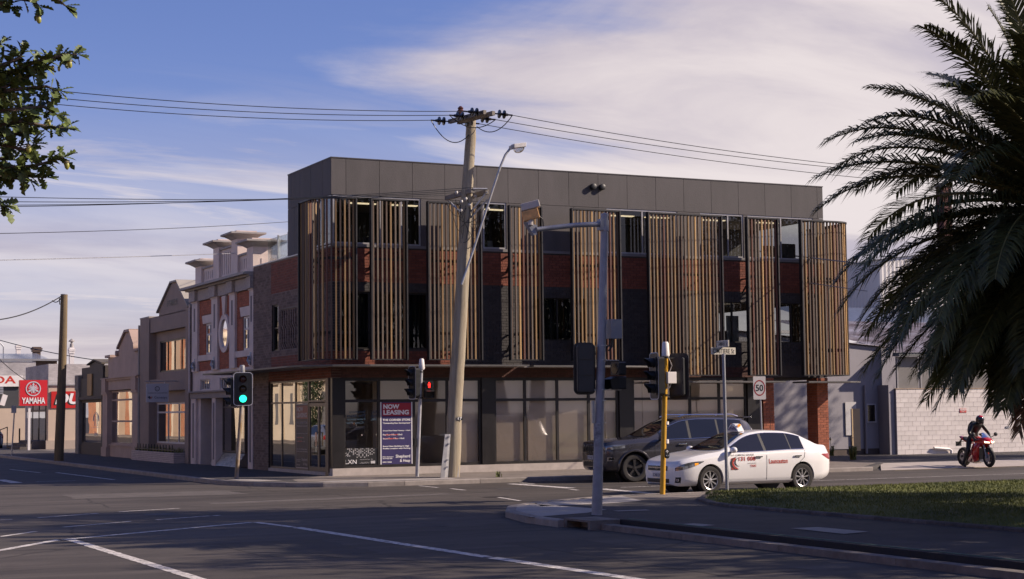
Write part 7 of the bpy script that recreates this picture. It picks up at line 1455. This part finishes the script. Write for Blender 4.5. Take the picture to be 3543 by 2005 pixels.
# ================================================================ MOTORCYCLE AND RIDER
MQ = onZ(3398, 1617, 0.02); MC = empty('motorcycle', (MQ.x, MQ.y+0.25, 0.03), 'red sports motorcycle with full fairing stopped at the driveway', 'motorcycle', None, R_(262))
M_mred = paint('bike red', (0.50, 0.010, 0.014), 0.1, 0.22); loc_ = dict(local=True)
def mwheel(x, r, w):
    b = MB(); n = 36; c = Vector((x, 0, r)); prof = [(w*0.30, r*0.70), (w*0.5, r*0.80), (w*0.46, r*0.90), (w*0.25, r*0.98), (0, r), (-w*0.25, r*0.98), (-w*0.46, r*0.90), (-w*0.5, r*0.80), (-w*0.30, r*0.70)]
    vs_ = [c+Vector((q*math.cos(2*math.pi*k/n), t, q*math.sin(2*math.pi*k/n))) for t, q in prof for k in range(n)]; b.mesh(vs_, [(i*n+k, i*n+(k+1) % n, (i+1)*n+(k+1) % n, (i+1)*n+k) for i in range(len(prof)-1) for k in range(n)]); T = b.build('wheel', M_tyre, MC, smooth=True, **loc_)
    b = MB(); prof = [(w*0.32, r*0.70), (w*0.30, r*0.64), (-w*0.30, r*0.64), (-w*0.32, r*0.70)]; vs_ = [c+Vector((q*math.cos(2*math.pi*k/n), t, q*math.sin(2*math.pi*k/n))) for t, q in prof for k in range(n)]; b.mesh(vs_, [(i*n+k, i*n+(k+1) % n, (i+1)*n+(k+1) % n, (i+1)*n+k) for i in range(3) for k in range(n)])
    for k in range(5):
        for s in (-0.1, 0.1): t = 2*math.pi*k/5+s; t2 = 2*math.pi*k/5+s*2.2; b.bar(c+Vector((0.05*math.cos(t), 0, 0.05*math.sin(t))), c+Vector((r*0.66*math.cos(t2), 0, r*0.66*math.sin(t2))), 0.022)
    b.lathe(c-Vector((0, 0.06, 0)), (0, 1, 0), [(0, 0.05), (0.12, 0.05)], 14); b.build('rim', M_dalloy, T, smooth=True, **loc_)
    b = MB()
    for s in (-0.07, 0.07): b.lathe(c+Vector((0, s, 0)), (0, 1, 0), [(0, 0.14), (0.005, 0.14)], 24)
    b.build('brake_disc', M_galv, T, **loc_)
mwheel(0.72, 0.30, 0.12); mwheel(-0.71, 0.315, 0.19)
def loft(secs, n=16, pw=2.4):           # (x, z, half height, half width)
    b = MB(); vs_ = []
    for x, z, hh, hw in secs:
        for k in range(n):
            t = 2*math.pi*k/n; cs, sn = math.cos(t), math.sin(t); vs_.append((x, hw*math.copysign(abs(cs)**(2/pw), cs), z+hh*math.copysign(abs(sn)**(2/pw), sn)))
    m = len(secs); return b.mesh(vs_, [(i*n+k, i*n+(k+1) % n, (i+1)*n+(k+1) % n, (i+1)*n+k) for i in range(m-1) for k in range(n)]+[tuple(range(n)), tuple((m-1)*n+k for k in range(n))[::-1]])
loft([(0.80, 0.80, 0.03, 0.05), (0.74, 0.82, 0.09, 0.15), (0.62, 0.84, 0.13, 0.205), (0.45, 0.82, 0.15, 0.225), (0.25, 0.78, 0.15, 0.22)]).build('nose_fairing', M_mred, MC, smooth=True, **loc_)
for sg in (1, -1):
    P = [(0.52, 0.20, 0.80), (0.40, 0.225, 0.78), (0.18, 0.235, 0.76), (0.05, 0.22, 0.62), (-0.10, 0.19, 0.42), (-0.28, 0.15, 0.20), (0.10, 0.165, 0.15), (0.33, 0.17, 0.22), (0.40, 0.20, 0.40), (0.46, 0.215, 0.62)]
    b = MB(); out = [Vector((x, y*sg, z)) for x, y, z in P]; c_ = Vector((0.16, 0.245*sg, 0.48)); b.mesh(out+[c_]+[v*1.0-Vector((0, 0.03*sg, 0)) for v in out], [(i, (i+1) % 10, 10) for i in range(10)]+[(i, (i+1) % 10, 11+(i+1) % 10, 11+i) for i in range(10)]); b.build('side_fairing', M_mred, MC, smooth='all', **loc_)
    b = MB(); b.mesh([(0.825, 0.03*sg, 0.815), (0.745, 0.185*sg, 0.845), (0.745, 0.175*sg, 0.79), (0.83, 0.04*sg, 0.78)], [(0, 1, 2, 3)]); b.build('headlight', mat('lit headlamp', (0.8, 0.75, 0.6), 0.2, 0.05, emit=(1.0, 0.82, 0.5), estr=3.0), MC, fix=False, **loc_)
    b = MB(); b.tube([(0.45, 0.20*sg, 0.93), (0.50, 0.40*sg, 1.04)], 0.012, 6); b.lathe((0.50, 0.42*sg, 1.06), (1, 0, 0), [(-0.03, 0.01), (-0.02, 0.065), (0.02, 0.06), (0.035, 0.02)], 12); b.build('mirror', M_blkpl, MC, smooth=True, **loc_)
    MB().tube([(0.72, 0.10*sg, 0.30), (0.55, 0.10*sg, 0.80)], 0.028, 10).build('fork', M_steel, MC, smooth=True, **loc_)
    MB().tube([(0.40, 0.12*sg, 0.88), (0.38, 0.36*sg, 0.86)], 0.016, 8).build('handlebar', M_blkpl, MC, smooth=True, **loc_)
    MB().tube([(-0.30, 0.17*sg, 0.36), (-0.30, 0.30*sg, 0.35)], 0.015, 6).build('footpeg', M_galv, MC, **loc_)
    MB().bar((-0.71, 0.12*sg, 0.315), (-0.2, 0.10*sg, 0.42), 0.04, 0.07).build('swingarm', M_blkpl, MC, **loc_)
loft([(0.30, 0.84, 0.06, 0.10), (0.20, 0.88, 0.10, 0.16), (0.0, 0.90, 0.11, 0.17), (-0.15, 0.86, 0.08, 0.12)]).build('fuel_tank', M_mred, MC, smooth=True, **loc_)
loft([(-0.12, 0.84, 0.05, 0.12), (-0.3, 0.83, 0.05, 0.14), (-0.5, 0.87, 0.05, 0.12), (-0.62, 0.94, 0.04, 0.10)]).build('seat', M_blkpl, MC, smooth=True, **loc_)
loft([(-0.30, 0.78, 0.04, 0.12), (-0.55, 0.86, 0.06, 0.11), (-0.80, 0.95, 0.05, 0.09), (-0.90, 0.97, 0.02, 0.05)]).build('tail_unit', M_mred, MC, smooth=True, **loc_)
b = MB(); b.bar((-0.80, 0, 0.92), (-1.0, 0, 0.72), 0.05, 0.03); b.box(-1.04, -1.0, -0.1, 0.1, 0.66, 0.80); b.tube([(-0.95, -0.16, 0.80), (-0.95, 0.16, 0.80)], 0.015, 6); b.build('plate_holder', M_blkpl, MC, **loc_)
b = MB(); b.mesh([(0.60, 0.16, 0.95), (0.60, -0.16, 0.95), (0.38, -0.17, 1.08), (0.38, 0.17, 1.08), (0.66, 0, 0.97), (0.42, 0, 1.12)], [(0, 4, 5, 3), (4, 1, 2, 5)]); b.build('windscreen', glass('smoked screen', (0.6, 0.62, 0.65), 0.03, 0.9, 0.08), MC, smooth='all', fix=False, **loc_)
loft([(0.28, 0.42, 0.20, 0.12), (0.0, 0.40, 0.22, 0.15), (-0.25, 0.38, 0.18, 0.13)]).build('engine', M_dalloy, MC, smooth=True, **loc_)
loft([(0.30, 0.20, 0.05, 0.10), (0.0, 0.16, 0.06, 0.13), (-0.35, 0.19, 0.05, 0.12)]).build('belly_pan', mat('silver pan', (0.45, 0.43, 0.40), 0.35, 0.1, 4, metal=0.5), MC, smooth=True, **loc_)
loft([(0.92, 0.50, 0.01, 0.03), (0.85, 0.60, 0.02, 0.06), (0.70, 0.635, 0.02, 0.065), (0.55, 0.58, 0.02, 0.05)]).build('mudguard', M_blkpl, MC, smooth=True, **loc_)
def skin(name, J, E_, root, m, parent, sub=2, **t):
    me = bpy.data.meshes.new(name); keys = list(J); ix = {k: i for i, k in enumerate(keys)}; me.from_pydata([J[k][0] for k in keys], [(ix[a], ix[b_]) for a, b_ in E_], [])
    o = bpy.data.objects.new(name, me); COL.objects.link(o); md = o.modifiers.new('skin', 'SKIN'); md.use_smooth_shade = True
    for k in keys: sv = me.skin_vertices[0].data[ix[k]]; r = J[k][1]; sv.radius = (r, r) if isinstance(r, float) else r; sv.use_root = (k == root)
    s2 = o.modifiers.new('sub', 'SUBSURF'); s2.levels = sub; s2.render_levels = sub
    bpy.context.view_layer.update(); dg = bpy.context.evaluated_depsgraph_get(); m2 = bpy.data.meshes.new_from_object(o.evaluated_get(dg)); bpy.data.objects.remove(o)
    m2.materials.clear(); m2.materials.append(m); m2.polygons.foreach_set('use_smooth', [True]*len(m2.polygons)); o = bpy.data.objects.new(name, m2); COL.objects.link(o); o.parent = parent; ORG[o.name] = Vector((0, 0, 0)); return tag(o, **t)
M_lea = mat('black leather', (0.018, 0.017, 0.016), 0.42, 0.25, 8, 0.2, 40)
RD = empty('person', MC.location, 'rider in black leathers and red and black helmet astride the motorcycle', 'person', None, R_(262))
J = {'pel': ((-0.22, 0, 0.98), (0.15, 0.125)), 'waist': ((-0.12, 0, 1.12), (0.15, 0.11)), 'chest': ((0.03, 0, 1.27), (0.17, 0.13)), 'upper': ((0.10, 0, 1.36), (0.13, 0.11)), 'neck': ((0.18, 0, 1.44), 0.065)}
E_ = [('pel', 'waist'), ('waist', 'chest'), ('chest', 'upper'), ('upper', 'neck')]
for sd_, sg in (('l', 1), ('r', -1)):
    J.update({'sh'+sd_: ((0.09, 0.19*sg, 1.36), 0.075), 'el'+sd_: ((0.17, 0.37*sg, 1.10), 0.058), 'wr'+sd_: ((0.36, 0.30*sg, 0.92), 0.042), 'pa'+sd_: ((0.41, 0.29*sg, 0.89), 0.04)})
    E_ += [('upper', 'sh'+sd_), ('sh'+sd_, 'el'+sd_), ('el'+sd_, 'wr'+sd_), ('wr'+sd_, 'pa'+sd_)]
    for fi in range(4): o_ = (fi-1.5)*0.022; J['f%d%s' % (fi, sd_)] = ((0.435, (0.29+o_)*sg, 0.89), 0.012); J['g%d%s' % (fi, sd_)] = ((0.44-0.004*fi, (0.29+o_)*sg, 0.85), 0.011); E_ += [('pa'+sd_, 'f%d%s' % (fi, sd_)), ('f%d%s' % (fi, sd_), 'g%d%s' % (fi, sd_))]
    J['th'+sd_] = ((0.385, 0.245*sg, 0.865), 0.013); E_.append(('wr'+sd_, 'th'+sd_))
J.update({'hipr': ((-0.20, -0.12, 0.93), 0.105), 'knr': ((-0.02, -0.30, 0.53), 0.075), 'anr': ((-0.20, -0.36, 0.12), 0.052), 'her': ((-0.24, -0.36, 0.05), 0.045), 'tor': ((-0.04, -0.39, 0.035), 0.04),
          'hipl': ((-0.20, 0.12, 0.93), 0.105), 'knl': ((0.08, 0.27, 0.66), 0.075), 'anl': ((-0.26, 0.24, 0.40), 0.052), 'tol': ((-0.12, 0.25, 0.36), 0.04)})
E_ += [('pel', 'hipr'), ('hipr', 'knr'), ('knr', 'anr'), ('anr', 'her'), ('her', 'tor'), ('pel', 'hipl'), ('hipl', 'knl'), ('knl', 'anl'), ('anl', 'tol')]
skin('body', J, E_, 'pel', M_lea, RD)
hc = Vector((0.26, 0, 1.54)); b = MB(); n = 18; M_hel = paint('helmet black', (0.014, 0.014, 0.016), 0.0, 0.15)
prof = [(-0.15, 0.085), (-0.13, 0.112), (-0.06, 0.132), (0.02, 0.136), (0.08, 0.118), (0.125, 0.075), (0.145, 0.02)]
vs_ = [hc+Vector((q*1.08*math.cos(2*math.pi*k/n)+0.02*(t < -0.1), q*math.sin(2*math.pi*k/n)*0.95, t)) for t, q in prof for k in range(n)]; b.mesh(vs_, [(i*n+k, i*n+(k+1) % n, (i+1)*n+(k+1) % n, (i+1)*n+k) for i in range(6) for k in range(n)]+[tuple(range(n)), tuple(6*n+k for k in range(n))[::-1]]); HL = b.build('helmet', M_hel, RD, smooth='all', **loc_)
b = MB(); vs_ = [hc+Vector(((0.140*math.cos(t))*math.cos(p_)*1.09, 0.139*math.sin(t)*math.cos(p_)*0.96, 0.13*math.sin(p_)*0.9+0.0)) for p_ in [R_(-18+36*i/4) for i in range(5)] for t in [R_(-70+140*k/12) for k in range(13)]]; b.mesh(vs_, [(i*13+k, i*13+k+1, (i+1)*13+k+1, (i+1)*13+k) for i in range(4) for k in range(12)]); b.build('visor', M_cglass, HL, smooth='all', fix=False, **loc_)
b = MB(); vs_ = [hc+Vector((0.150*1.03*math.cos(t)*math.cos(p_), 0.141*math.sin(t)*math.cos(p_)*0.97, 0.150*math.sin(p_))) for p_ in [R_(34+50*i/5) for i in range(6)] for t in [R_(-60+120*k/10) for k in range(11)]]; b.mesh(vs_, [(i*11+k, i*11+k+1, (i+1)*11+k+1, (i+1)*11+k) for i in range(5) for k in range(10)]); b.build('helmet_stripe', M_mred, HL, smooth='all', fix=False, **loc_)
b = MB(); vs_ = []; loft_s = [(-0.30, 1.08, 0.02, 0.10), (-0.29, 1.18, 0.10, 0.13), (-0.22, 1.28, 0.16, 0.145), (-0.13, 1.36, 0.14, 0.14), (-0.04, 1.42, 0.06, 0.11)]
loft(loft_s).build('backpack', mat('black nylon', (0.012, 0.012, 0.014), 0.8, 0.2, 8), smooth=True, parent=RD, **loc_)
# ================================================================ VEGETATION
M_frond = mat('palm leaflet', (0.070, 0.075, 0.022), 0.5, 0.3, 1.2, island=0.35, spec=0.4); M_rach = mat('palm rachis', (0.14, 0.13, 0.04), 0.6, 0.2, 3); M_trunk = mat('palm trunk', (0.13, 0.10, 0.075), 0.95, 0.35, 4, 0.9, 12); M_bark0 = mat('elm bark', (0.08, 0.065, 0.05), 0.95, 0.3, 8, 0.8, 30); M_dead = mat('dry frond stub', (0.16, 0.09, 0.045), 0.9, 0.3, 4, island=0.25)
def frond_mesh(base, az, el, length, droop, rr, nl=120, twist=0.0, tail=0.0):
    """rachis arcs out from base and droops; leaflets both sides, V-shaped"""
    b = MB(); n = 26; d = Vector((math.cos(az)*math.cos(el), math.sin(az)*math.cos(el), math.sin(el))); p = Vector(base); pts = [p.copy()]; dirs = [d.copy()]
    side_bend = rr.uniform(-.10, .10)
    for i in range(n):
        t = i/n; g_ = droop*(0.25+1.5*t*t)/n; d = (d+Vector((0, 0, -g_))+Vector((-math.sin(az), math.cos(az), 0))*side_bend/n).normalized(); p = p+d*(length/n); pts.append(p.copy()); dirs.append(d.copy())
    b.mi = 1; b.tube(pts, [0.045*(1-i/(n+1))+0.006 for i in range(n+1)], 5, False); b.mi = 0
    for k in range(nl):
        t = 0.10+0.90*(k+rr.uniform(-.3, .3))/nl; t = min(0.995, max(0.08, t)); f_ = t*n; i = min(n-1, int(f_)); q = pts[i].lerp(pts[i+1], f_-i); dd = dirs[i]
        s_ = dd.cross(UP); s_ = s_.normalized() if s_.length > 1e-3 else Vector((-math.sin(az), math.cos(az), 0)); u_ = s_.cross(dd).normalized()
        L_ = length*0.145*(0.45+0.75*math.sin(math.pi*min(1, 0.12+t*0.88)))*rr.uniform(.85, 1.12)
        for sg in (1, -1):
            fw = 0.55+0.55*t+rr.uniform(-.1, .1); lift = rr.uniform(-0.1, 0.75); v = (s_*sg+dd*fw+u_*lift*0.6).normalized(); w = 0.021*(1 if t < .9 else .8)
            m_ = q+v*L_*0.5; e_ = q+v*L_+Vector((0, 0, -L_*rr.uniform(.12, .45))); c_ = v.cross(u_).normalized()*w
            b.mesh([q-c_*0.5, q+c_*0.5, m_+c_, m_-c_, e_], [(0, 1, 2, 3), (3, 2, 4)])
    return b
def palm(loc, zc, label, nfr, lmin, lmax, seed, trunk_r=0.42, full=True, aim=None):
    rr = random.Random(seed); P = empty('palm_tree', (loc[0], loc[1], 0.3), label, 'palm tree', 'palms in the park'); c = Vector((loc[0], loc[1], zc))
    tp_ = []; tr_ = []; n = 24
    for i in range(n+1):
        t = i/n; tp_.append(Vector((loc[0], loc[1], 0.25+(zc-0.25)*t))); tr_.append(trunk_r*(1.15-0.15*min(1, t*4))*(1+(0.05 if i % 2 else -0.03))+(0.28*max(0, (t-0.86)/0.14)))
    MB().tube(tp_, tr_, 18).build('trunk', M_trunk, P, smooth=True)
    b = MB()
    for k in range(60):
        a = rr.uniform(0, 6.28); z = zc-rr.uniform(0.1, 1.3); r0 = trunk_r+0.12; d = Vector((math.cos(a), math.sin(a), 0)); q = Vector((loc[0], loc[1], z))+d*r0; b.bar(q, q+d*0.28+UP*0.3, 0.09, 0.05)
    b.build('frond_stub', M_dead, P, fix=False, kind='stuff')
    for k in range(nfr):
        f_ = (k+0.5)/nfr; el = R_(84-152*f_**0.72)+R_(rr.uniform(-7, 7)); az = k*2.39996+rr.uniform(-.2, .2); ln = rr.uniform(lmin, lmax)*(0.86+0.22*math.sin(math.pi*min(1, f_*0.8+0.2)))-0.5*max(0, f_-0.6); dr_ = rr.uniform(1.15, 1.75) if f_ < 0.7 else rr.uniform(0.5, 0.9)
        base = c+Vector((math.cos(az), math.sin(az), 0))*0.30+UP*(0.35-0.75*f_)
        frond_mesh(base, az, el, ln, dr_, rr).build('frond', [M_frond if not (f_ > 0.93 and k % 2) else M_dead, M_rach], P, fix=False)
    return P
PD = 28.5; pc = atD(3725, 745, PD)
palm((pc.x, pc.y), pc.z, 'large date palm with drooping fronds at the right edge', 205, 3.55, 4.2, 5)
# ---- broadleaf park trees to the right of the picture: their shade and their reflections reach into it
M_elm = mat('elm foliage', (0.045, 0.068, 0.018), 0.6, 0.3, 1.5, island=0.4, col2=(0.075, 0.095, 0.03))
def elm_meshes(seed):
    rr = random.Random(seed); cr = MB(); tk = MB(); tk.tube([(0, 0, 0), (0.05, 0, 0.3), (0, 0.05, 0.55), (0, 0, 0.8)], [0.045, 0.036, 0.028, 0.012], 10); cl = []
    for k in range(11):
        a = k*2.4; z0 = 0.30+0.03*k; r = rr.uniform(.18, .32); e = Vector((r*math.cos(a), r*math.sin(a), z0+rr.uniform(.12, .28))); tk.tube([(0, 0, z0), e*0.5+Vector((0, 0, z0*0.5+.02)), e], [0.018, 0.012, 0.004], 6)
    for k in range(64):
        z = rr.uniform(.36, .97); r = 0.36*math.sin(math.pi*min(1, (z-.25)/.82))**.6*math.sqrt(rr.random()); a = rr.uniform(0, 6.28); cl.append((Vector((r*math.cos(a), r*math.sin(a), z)), rr.uniform(.06, .12)))
    for c, R in cl:
        for j in range(190):
            v = Vector((rr.gauss(0, 1), rr.gauss(0, 1), rr.gauss(0, .8))).normalized()*R*rr.uniform(.5, 1.1); q = c+v; d = Vector((rr.gauss(0, 1), rr.gauss(0, 1), rr.gauss(0, .5))).normalized(); s_ = d.cross(UP)
            if s_.length < 1e-3: continue
            s_ = s_.normalized()*0.008; d *= 0.026; cr.face([q, q+d*0.5+s_, q+d, q+d*0.5-s_])
    return cr, tk
EL = []
for i, (x, y, h, sp) in enumerate(((31.5, 20.5, 17.5, 0.62), (28.5, 13.2, 13.0, 0.85), (25.0, 5.0, 12.0, 0.9), (41, 10, 13, 0.9), (55.6, 42.9, 15.5, 0.70), (57, 12, 14, 0.9), (37, -2, 14, 0.9), (80, 14, 11, 1.1), (72, 8, 13, 1.0), (50, -4, 14, 1.0))):
    lab = ['tall narrow park elm whose shade crosses the junction', 'park elm shading the near kerb', 'park elm nearest the camera on the right', 'broad park elm behind the lawn', 'narrow street elm beyond the block wall, known by its shade on the grey shed', 'park elm mirrored in the middle shop panes', 'park elm behind the camera to the right', 'park elm at the far end of the lawn', 'far park elm mirrored in the right shop panes', 'southern park elm mirrored in the left shop panes'][i]
    if i < 2:
        cr, tk = elm_meshes(40+i); E_ = empty('elm_tree', (0, 0, 0), lab, 'tree', 'elms in the park'); ORG[E_.name] = Vector((0, 0, 0))
        tk.build('trunk', M_bark0, E_, smooth=True); cr.build('crown', M_elm, E_, fix=False); EL.append(E_)
    else: E_ = copy_tree(EL[i % 2]); E_['label'] = lab
    E_.location = (x, y, 0.2); E_.scale = (h*sp, h*sp, h); E_.rotation_euler = (0, 0, i*1.3)
# ---- oak: a bough reaching into the picture from the left, with lobed leaves and acorns
M_oak = mat('oak leaf', (0.062, 0.095, 0.022), 0.55, 0.3, 4, island=0.4, spec=0.4, col2=(0.10, 0.13, 0.035)); M_bark = mat('oak bark', (0.09, 0.07, 0.055), 0.95, 0.3, 8, 0.8, 30); M_acorn = mat('acorn green', (0.30, 0.30, 0.06), 0.4, 0.15, 6); M_cupm = mat('acorn cup', (0.15, 0.13, 0.07), 0.8, 0.2, 20)
half = [(0.0, 0.012), (0.10, 0.035), (0.20, 0.16), (0.27, 0.09), (0.38, 0.25), (0.46, 0.12), (0.58, 0.32), (0.68, 0.17), (0.80, 0.26), (0.90, 0.15), (1.0, 0.0)]
OK_ = empty('oak_tree', (-3.6, 7.6, 0.0), 'oak branches with lobed leaves and acorns hanging in at the left edge', 'oak tree')
tr_base = Vector((-3.6, 7.4, 0.0)); MB().tube([tr_base, tr_base+Vector((0.05, 0.05, 2.5)), tr_base+Vector((0.2, 0.4, 4.6)), tr_base+Vector((0.25, 0.8, 7.5))], [0.42, 0.34, 0.28, 0.16], 16).build('trunk', M_bark, OK_, smooth=True)
def leafm(b, p, d, nrm, L_, rr):
    d = d.normalized(); s_ = d.cross(nrm); s_ = s_.normalized() if s_.length > 1e-4 else Vector((1, 0, 0)); u_ = s_.cross(d); curl = rr.uniform(-.10, .22)
    mid = [p+d*(x*L_)+u_*(-curl*L_*x*x) for x, y in half]
    for sg in (1, -1):
        ed_ = [m+s_*sg*y*L_*0.95+u_*(y*L_*0.25) for m, (x, y) in zip(mid, half)]
        for i in range(len(half)-1): b.face([mid[i], mid[i+1], ed_[i+1], ed_[i]] if sg > 0 else [mid[i], ed_[i], ed_[i+1], mid[i+1]])
ro = random.Random(17); leaves = MB(); acs = []
OD = 9.5
def twig(pts_px, D, dens, spread, acorns=()):
    P = [atD(x, y, D+dd) for x, y, dd in pts_px]; MB().tube(P, [0.016*(1-0.75*i/(len(P)-1))+0.002 for i in range(len(P))], 6).build('branch', M_bark, OK_, smooth=True)
    for a, c in zip(P, P[1:]):
        k_ = max(2, int((c-a).length*dens))
        for k in range(k_):
            q = a.lerp(c, (k+ro.random())/k_); out = (c-a).normalized(); rv = Vector((ro.gauss(0, 1), ro.gauss(0, 1), ro.gauss(0, 1))).normalized(); d = (out*0.6+rv*spread).normalized()
            leafm(leaves, q, d, Vector((ro.gauss(0, .6), ro.gauss(0, .6)-0.4, 1)).normalized(), ro.uniform(0.06, 0.115), ro)
    e = P[-1]
    for k in range(5): rv = Vector((ro.gauss(0, .6), ro.gauss(0, .6), ro.gauss(0, .5))); leafm(leaves, e, (P[-1]-P[-2]).normalized()+rv, Vector((ro.gauss(0, .5), -0.4, 1)).normalized(), ro.uniform(0.06, 0.10), ro)
root_px = [(-260, 520, 0.3)]
main = [((-300, 330, 0.2), (-120, 300, 0), (20, 300, 0), (110, 260, 0.1), (180, 215, 0.1)), ((-300, 330, 0.2), (-80, 330, 0.1), (60, 310, 0), (160, 300, 0), (205, 315, 0)), ((-300, 420, 0.2), (-100, 400, 0), (40, 380, -0.1), (150, 370, 0), (200, 400, 0)), ((-300, 420, 0), (-60, 450, 0.1), (70, 420, 0), (170, 440, 0.1), (225, 445, 0.1)),
        ((-300, 560, 0.1), (-120, 560, 0), (20, 580, 0), (120, 575, 0), (220, 545, 0)), ((-300, 560, 0.2), (-80, 600, 0), (30, 620, 0.1), (100, 610, 0), (160, 615, 0)), ((-300, 600, 0), (-120, 640, 0), (-20, 680, 0), (20, 715, 0)), ((-300, 300, 0), (-100, 260, 0), (0, 230, 0), (70, 200, 0), (75, 185, 0)), ((-300, 330, 0), (-100, 290, 0.2), (40, 250, 0.1), (120, 215, 0), (230, 190, 0), (265, 190, 0)),
        ((-300, 480, 0.2), (-120, 500, 0.1), (0, 500, 0.1), (90, 520, 0), (120, 500, 0)), ((-300, 400, 0.3), (-120, 350, 0.3), (0, 340, 0.3), (60, 370, 0.2)), ((-300, 480, 0.3), (-100, 460, 0.3), (30, 470, 0.25), (100, 455, 0.2)), ((-300, 560, 0.3), (-100, 540, 0.3), (10, 550, 0.3), (50, 600, 0.2)), ((-300, 360, 0.4), (-60, 420, 0.4), (30, 430, 0.4), (110, 400, 0.35)), ((-300, -40, 0), (-80, -10, 0), (40, -8, 0), (120, 5, 0), (135, 25, 0)), ((-300, -40, 0.2), (-60, -30, 0.1), (100, -35, 0), (190, -10, 0), (225, 20, 0)), ((-300, -60, 0), (-60, 0, 0), (10, 15, 0), (35, 25, 0)), ((-300, 200, 0), (-100, 165, 0), (-12, 152, 0), (4, 152, 0))]
for i, t in enumerate(main): twig(t, OD, 120 if i < 14 else 70, 0.85)
for q in (atD(-300, 420, OD), atD(-300, -40, OD+0.1), atD(-300, 200, OD)): MB().tube([tr_base+Vector((0.2, 0.45, 4.3 if q.z > 4 else 3.2)), q.lerp(tr_base+Vector((0.2, 0.5, 5)), 0.4), q], [0.10, 0.05, 0.02], 8).build('limb', M_bark, OK_, smooth=True)
for k in range(2200):      # the rest of the crown, outside the picture
    q = tr_base+Vector((ro.gauss(-0.6, 1.6), ro.gauss(0.0, 1.4), ro.uniform(3.4, 8.2))); px = None
    leafm(leaves, q, Vector((ro.gauss(0, 1), ro.gauss(0, 1), ro.gauss(0, .6))), Vector((ro.gauss(0, .5), ro.gauss(0, .5), 1)).normalized(), ro.uniform(0.10, 0.16), ro)
leaves.build('crown', M_oak, OK_, fix=False, kind='stuff')
for x, y in ((133, 68), (240, 222), (98, 516), (230, 573), (182, 235), (203, 240), (22, 364), (165, 420), (170, 428)):
    p = atD(x, y, OD-0.05); big = (x, y) in ((133, 68), (240, 222), (98, 516), (230, 573)); s_ = 1.0 if big else 0.55
    b = MB(); b.lathe(p+UP*0.022*s_, (0.1, 0, -1), [(0, 0.002), (0.006*s_, 0.011*s_), (0.018*s_, 0.0145*s_), (0.034*s_, 0.0135*s_), (0.044*s_, 0.007*s_), (0.048*s_, 0.001)], 12); A_ = b.build('acorn', M_acorn, OK_, smooth=True); b = MB(); b.lathe(p+UP*0.026*s_, (0.1, 0, -1), [(0, 0.004), (0.003, 0.012*s_), (0.012*s_, 0.0155*s_), (0.014*s_, 0.0145*s_)], 12); b.build('acorn_cup', M_cupm, A_, smooth=True)
# off-frame cypress mirrored in the shop window
CY = empty('cypress_tree', (-1.5, 103, 0.1), 'narrow cypress across the street, seen mirrored in the shop window', 'tree'); MB().tube([(-1.5, 103, 0.1), (-1.5, 103, 5.5)], [0.12, 0.03], 8).build('trunk', M_bark, CY)
b = MB(); rr = random.Random(3)
for k in range(2600):
    z = rr.uniform(0.4, 6.2); r = 0.85*math.sin(math.pi*min(1, (z+0.4)/7.2))**0.7*rr.uniform(.6, 1.05); a = rr.uniform(0, 6.28); q = Vector((-1.5+r*math.cos(a), 103+r*math.sin(a), z)); v = Vector((rr.gauss(0, .1), rr.gauss(0, .1), rr.uniform(.12, .25))); w = Vector((-math.sin(a), math.cos(a), 0))*0.05; b.face([q-w, q+w, q+v])
b.build('crown', mat('cypress green', (0.03, 0.05, 0.018), 0.8, 0.3, 3, island=0.3), CY, fix=False, kind='stuff')
